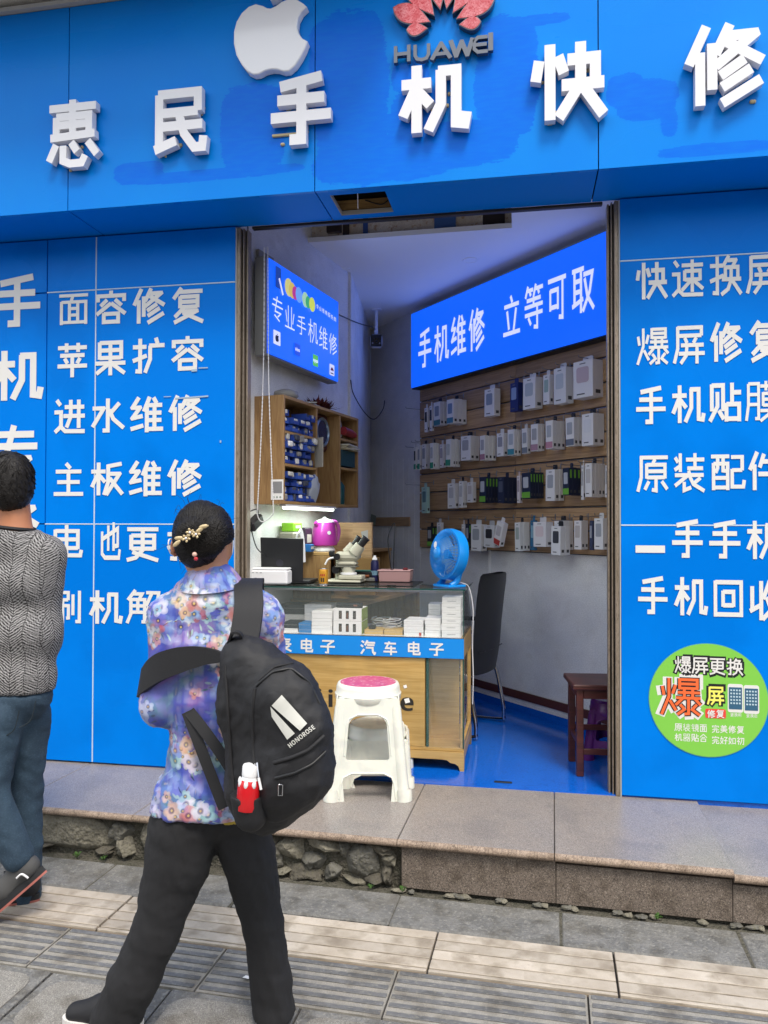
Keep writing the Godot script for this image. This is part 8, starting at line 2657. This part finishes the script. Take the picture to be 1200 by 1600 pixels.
	var rx := cam_t.basis.x * 0.005
	part(t, "zip_pull", tube([r0 - rx, r0 + rx, r1 + rx, r1 - rx, r0 - rx], 0.0016, 6), M["chrome"])
	# shoulder strap over the right shoulder, handle loop
	var rb := Builder.new()
	var cx := cam_t.basis.x
	var toward := cam_t.basis.z
	rb.ribbon(curve([W.call(392, 925, 0.15), W.call(392, 908, 0.07), W.call(388, 915, -0.03), W.call(389, 945, -0.09), W.call(384, 985, -0.125), W.call(376, 1020, -0.15)], 5), [cx], 0.078, 0.016)
	part(t, "shoulder_strap", rb.mesh(), M["bag cloth"])
	rb = Builder.new()
	rb.ribbon(curve([W.call(392, 925, 0.15), W.call(405, 1000, 0.17), W.call(415, 1090, 0.1), W.call(415, 1180, 0.0)], 6), [cx], 0.06, 0.012)
	part(t, "shoulder_strap", rb.mesh(), M["bag cloth"])
	rb = Builder.new()
	rb.ribbon(curve([BW.call(356, 1012, 0.05), BW.call(362, 992, 0.03), BW.call(371, 988, 0.02), BW.call(378, 996, 0.03), BW.call(377, 1016, 0.05)], 5), [toward], 0.022, 0.006)
	part(t, "handle", rb.mesh(), M["webbing"])
	# the other strap has slipped down round the left arm
	rb = Builder.new()
	rb.ribbon(curve([W.call(352, 1028, -0.14), W.call(322, 1025, -0.125), W.call(285, 1030, -0.115), W.call(250, 1042, -0.095), W.call(227, 1060, -0.05), W.call(222, 1070, 0.03), W.call(250, 1072, 0.08)], 6), [Vector3.UP * 1.0 + cx * 0.15], [0.02, 0.024, 0.028, 0.034, 0.038, 0.042, 0.046, 0.05, 0.054, 0.058, 0.061, 0.064, 0.067, 0.07, 0.071, 0.072, 0.073, 0.074, 0.074, 0.074, 0.074, 0.074, 0.074, 0.074, 0.074, 0.074, 0.074, 0.074, 0.074, 0.074, 0.074, 0.074, 0.074, 0.074, 0.074, 0.074, 0.074], 0.012)
	part(t, "slipped_strap", rb.mesh(), M["bag cloth"])
	for q in [[[292, 1112, -0.10], [312, 1165, -0.125], [335, 1225, -0.14], [350, 1263, -0.15]], [[296, 1112, -0.10], [322, 1145, -0.13], [350, 1185, -0.15], [368, 1215, -0.16]]]:
		rb = Builder.new()
		var pts := []
		for c in q: pts.append(W.call(c[0], c[1], c[2]))
		rb.ribbon(curve(pts, 5), [cx * 0.9 + Vector3.UP * 0.3], 0.03, 0.003)
		part(t, "webbing_strap", rb.mesh(), M["webbing"])
	# drink bottle in the side pocket
	var bo: Vector3 = BW.call(386, 1264, -0.088)
	var b := thing("drink_bottle", "red and white drink bottle with white cap in the backpack's side pocket", "bottle", Transform3D(Basis(cam_t.basis.z, -0.09), bo))
	part(b, "body", lathe([Vector2(0, 0), Vector2(0.026, 0), Vector2(0.028, 0.01), Vector2(0.028, 0.062), Vector2(0.022, 0.074), Vector2(0.019, 0.078)], 24), hexmat("c01820", 0.25))
	part(b, "shoulder", lathe([Vector2(0.0225, 0.0735), Vector2(0.0198, 0.079), Vector2(0.0195, 0.083)], 24), M["white plastic"])
	for k in 8:
		var an := TAU * k / 8
		part(b, "printed_drop", net([ell(Vector3(cos(an) * 0.0255, 0.066, sin(an) * 0.0255), Vector3(0.006, 0.011, 0.004), Basis(Vector3.UP, -an + PI / 2), 0.001)], 0.0024), M["white plastic"])
	part(b, "cap", lathe([Vector2(0.0205, 0.083), Vector2(0.021, 0.104), Vector2(0.019, 0.108), Vector2(0, 0.1085)], 24), M["white plastic"])

func make_man():
	var W := func(px: float, py: float, dd := 0.0) -> Vector3: return at(px, py, 2.92 + dd)
	var fwd := -cam_t.basis.z
	fwd.y = 0
	fwd = fwd.normalized()
	var right := cam_t.basis.x
	var p := thing("person", "person in black and white herringbone shirt and jeans at the left edge", "person")
	var hc: Vector3 = W.call(10, 758)
	var look := (-right * 0.72 + fwd * 0.69).normalized()
	var body := head_prims(hc, look, 1.05)
	body.append(cap(W.call(20, 775), W.call(24, 850), 0.056, 0.066, 0.03))
	var ls: Vector3 = W.call(-45, 862)
	var rs: Vector3 = W.call(70, 868)
	var re: Vector3 = W.call(66, 1000, 0.05)
	var le: Vector3 = W.call(-72, 985, -0.02)
	var rw: Vector3 = W.call(-20, 1030, 0.2)
	var lw: Vector3 = W.call(-110, 1030, 0.1)
	body.append(cap(re.lerp(rw, 0.55), rw, 0.042, 0.03, 0.02))
	body.append(cap(le.lerp(lw, 0.55), lw, 0.042, 0.03, 0.02))
	body.append(cap(W.call(24, 850), W.call(18, 960), 0.066, 0.08, 0.04))
	body.append(cap(W.call(18, 940), re.lerp(rw, 0.55), 0.05, 0.035, 0.04))
	body.append(cap(W.call(18, 940), le.lerp(lw, 0.55), 0.05, 0.035, 0.04))
	body += hand_prims(rw, (rw - re).normalized(), -Vector3.UP, 1.0)
	body += hand_prims(lw, (lw - le).normalized(), -Vector3.UP, 1.0)
	part(p, "body", net(body, 0.0075), mat("warm skin", Color("b67a58"), 0.5))
	face_parts(p, hc, look, 1.05)
	var lb := Basis(look.cross(Vector3.UP).normalized(), Vector3.UP, -look)
	var nh := noise(60.0, 26)
	var tuft := func(q: Vector3) -> float:
		var l := q - hc
		return 0.004 * nh.get_noise_3d(l.x * 0.8, l.y * 0.5, l.z * 0.8)
	var hair := [ell(hc + Vector3.UP * 0.03 - look * 0.012, Vector3(0.091, 0.100, 0.108), lb, 0.02), ell(hc - Vector3.UP * 0.03 - look * 0.045, Vector3(0.075, 0.075, 0.065), lb, 0.03), cut(ell(hc - Vector3.UP * 0.05 + look * 0.105, Vector3(0.1, 0.11, 0.105), lb, 0.012)), cut(ell(hc - Vector3.UP * 0.03 + lb.x * 0.1 + look * 0.01, Vector3(0.04, 0.05, 0.045), lb, 0.008)), cut(ell(hc - Vector3.UP * 0.03 - lb.x * 0.1 + look * 0.01, Vector3(0.04, 0.05, 0.045), lb, 0.008))]
	part(p, "hair", net(hair, 0.0058, [], tuft), M["hair"])
	var lk := Builder.new()
	var lr := RandomNumberGenerator.new()
	lr.seed = 29
	var crown := (Vector3.UP * 0.85 - look * 0.5).normalized()
	for k in 700:
		var d0 := (lb * Vector3(lr.randf_range(-1, 1), lr.randf_range(-0.6, 1), lr.randf_range(-0.5, 1))).normalized()
		var away := (d0 - crown * d0.dot(crown))
		if away.length() < 0.05: continue
		var d1 := (d0 + away.normalized() * lr.randf_range(0.15, 0.4) + lb.x * lr.randf_range(-0.1, 0.1)).normalized()
		lock(lk, hair, hc, d0, d1, lr.randf_range(0.0014, 0.003), 0.0, lr.randf_range(0.0, 0.006))
	var ls2 := part(p, "hair_locks", lk.mesh(), M["hair"])
	ls2.set_meta("kind", "stuff")
	var nw := noise(7.0, 42)
	var wr := func(q: Vector3) -> float: return 0.005 * nw.get_noise_3d(q.x * 1.2 + q.y * 0.6, q.y * 0.5, q.z)
	var sh := [cap(ls, rs, 0.058, 0.058, 0.05), cap(W.call(22, 845), rs, 0.06, 0.056, 0.05), cap(W.call(22, 845), ls, 0.06, 0.056, 0.05), cap(W.call(-12, 905), W.call(46, 908), 0.115, 0.112, 0.05), cap(W.call(-10, 985), W.call(46, 988), 0.112, 0.114, 0.06), cap(W.call(-8, 1055), W.call(41, 1055), 0.112, 0.110, 0.06), cap(W.call(-6, 1100), W.call(36, 1100), 0.11, 0.106, 0.05),
		cap(rs, re, 0.058, 0.058, 0.06), cap(re, re.lerp(rw, 0.5), 0.056, 0.05, 0.03), cap(ls, le, 0.066, 0.058, 0.04), cap(le, le.lerp(lw, 0.5), 0.056, 0.05, 0.03), cap(W.call(22, 850), W.call(22, 834), 0.085, 0.075, 0.05)]
	part(p, "shirt", net(sh, 0.0105, [[Vector3.DOWN, -(W.call(20, 1079) as Vector3).y], [(Vector3.UP * 0.98 - look * 0.15).normalized(), (W.call(24, 826) as Vector3).dot((Vector3.UP * 0.98 - look * 0.15).normalized())]], wr), M["herringbone"])
	var cb := Builder.new()
	cb.lathe([Vector2(0.072, -0.006), Vector2(0.078, 0.0), Vector2(0.074, 0.008), Vector2(0.069, 0.004)], 36, Transform3D(Basis(right, Vector3.UP, right.cross(Vector3.UP)) * Basis(Vector3.BACK, -0.12), W.call(23, 825)))
	part(p, "neckband", cb.mesh(), M["webbing"])
	var tr2 := [cap(W.call(-6, 1085), W.call(38, 1085), 0.104, 0.102, 0.04), cap(W.call(42, 1120, 0.06), W.call(38, 1230, 0.07), 0.090, 0.066, 0.015), cap(W.call(38, 1230, 0.07), W.call(42, 1320, 0.07), 0.066, 0.056, 0.015), cap(W.call(42, 1320, 0.07), W.call(40, 1398, 0.07), 0.056, 0.058, 0.015),
		cap(W.call(-2, 1120, -0.05), W.call(-20, 1235, -0.10), 0.096, 0.072, 0.015), cap(W.call(-20, 1235, -0.10), W.call(28, 1338, -0.10), 0.070, 0.056, 0.015)]
	var nd := noise(9.0, 52)
	var dw := func(q: Vector3) -> float: return 0.006 * nd.get_noise_3d(q.x * 1.1, q.y * 1.7 + q.x * 1.2, q.z) + 0.004 * nd.get_noise_3d(q.x * 3.0, q.y * 0.5, q.z * 2.0)
	part(p, "jeans", net(tr2, 0.0105, [[Vector3.UP, (W.call(20, 1078) as Vector3).y]], dw), M["denim"])
	for q in [[56, 1095], [30, 1110]]:
		part(p, "pocket_seam", tube(curve([W.call(q[0], q[1], -0.11), W.call(q[0] - 8, q[1] + 30, -0.115), W.call(q[0] - 26, q[1] + 42, -0.12)]), 0.002, 5), hexmat("1c2830"))
	var grey := hexmat("4a4a4a", 0.8)
	var dark := hexmat("222326", 0.8)
	var coral := hexmat("a8645a", 0.7)
	# trailing foot, heel lifted
	var heel: Vector3 = W.call(74, 1362, -0.10)
	var toe: Vector3 = W.call(-14, 1424, -0.10)
	var toe_g := toe
	toe_g.y = PAVE + 0.008
	shoe(p, heel, toe_g, (Vector3.UP * 0.77 - right * 0.64).normalized(), grey, coral, dark, dark)
	part(p, "shoe_stripe", tube(curve([W.call(44, 1372, -0.148), W.call(34, 1366, -0.152), W.call(26, 1372, -0.15)]), 0.004, 6), M["white plastic"])
	var f0: Vector3 = W.call(62, 1416, 0.05)
	f0.y = PAVE + 0.005
	var f1: Vector3 = W.call(-48, 1416, 0.02)
	f1.y = PAVE + 0.005
	shoe(p, f0, f1, Vector3.UP, dark, coral, grey, dark)

func _ready():
	make_camera_and_light()
	make_materials()
	make_street()
	make_opposite()
	make_neighbours()
	make_plinth()
	make_facade()
	make_fascia()
	make_room()
	make_light_boxes()
	make_slat_wall()
	make_left_wall_things()
	make_counter()
	make_case_contents()
	make_counter_things()
	make_back_desk()
	make_wall_bits()
	make_seats()
	make_woman()
	make_man()
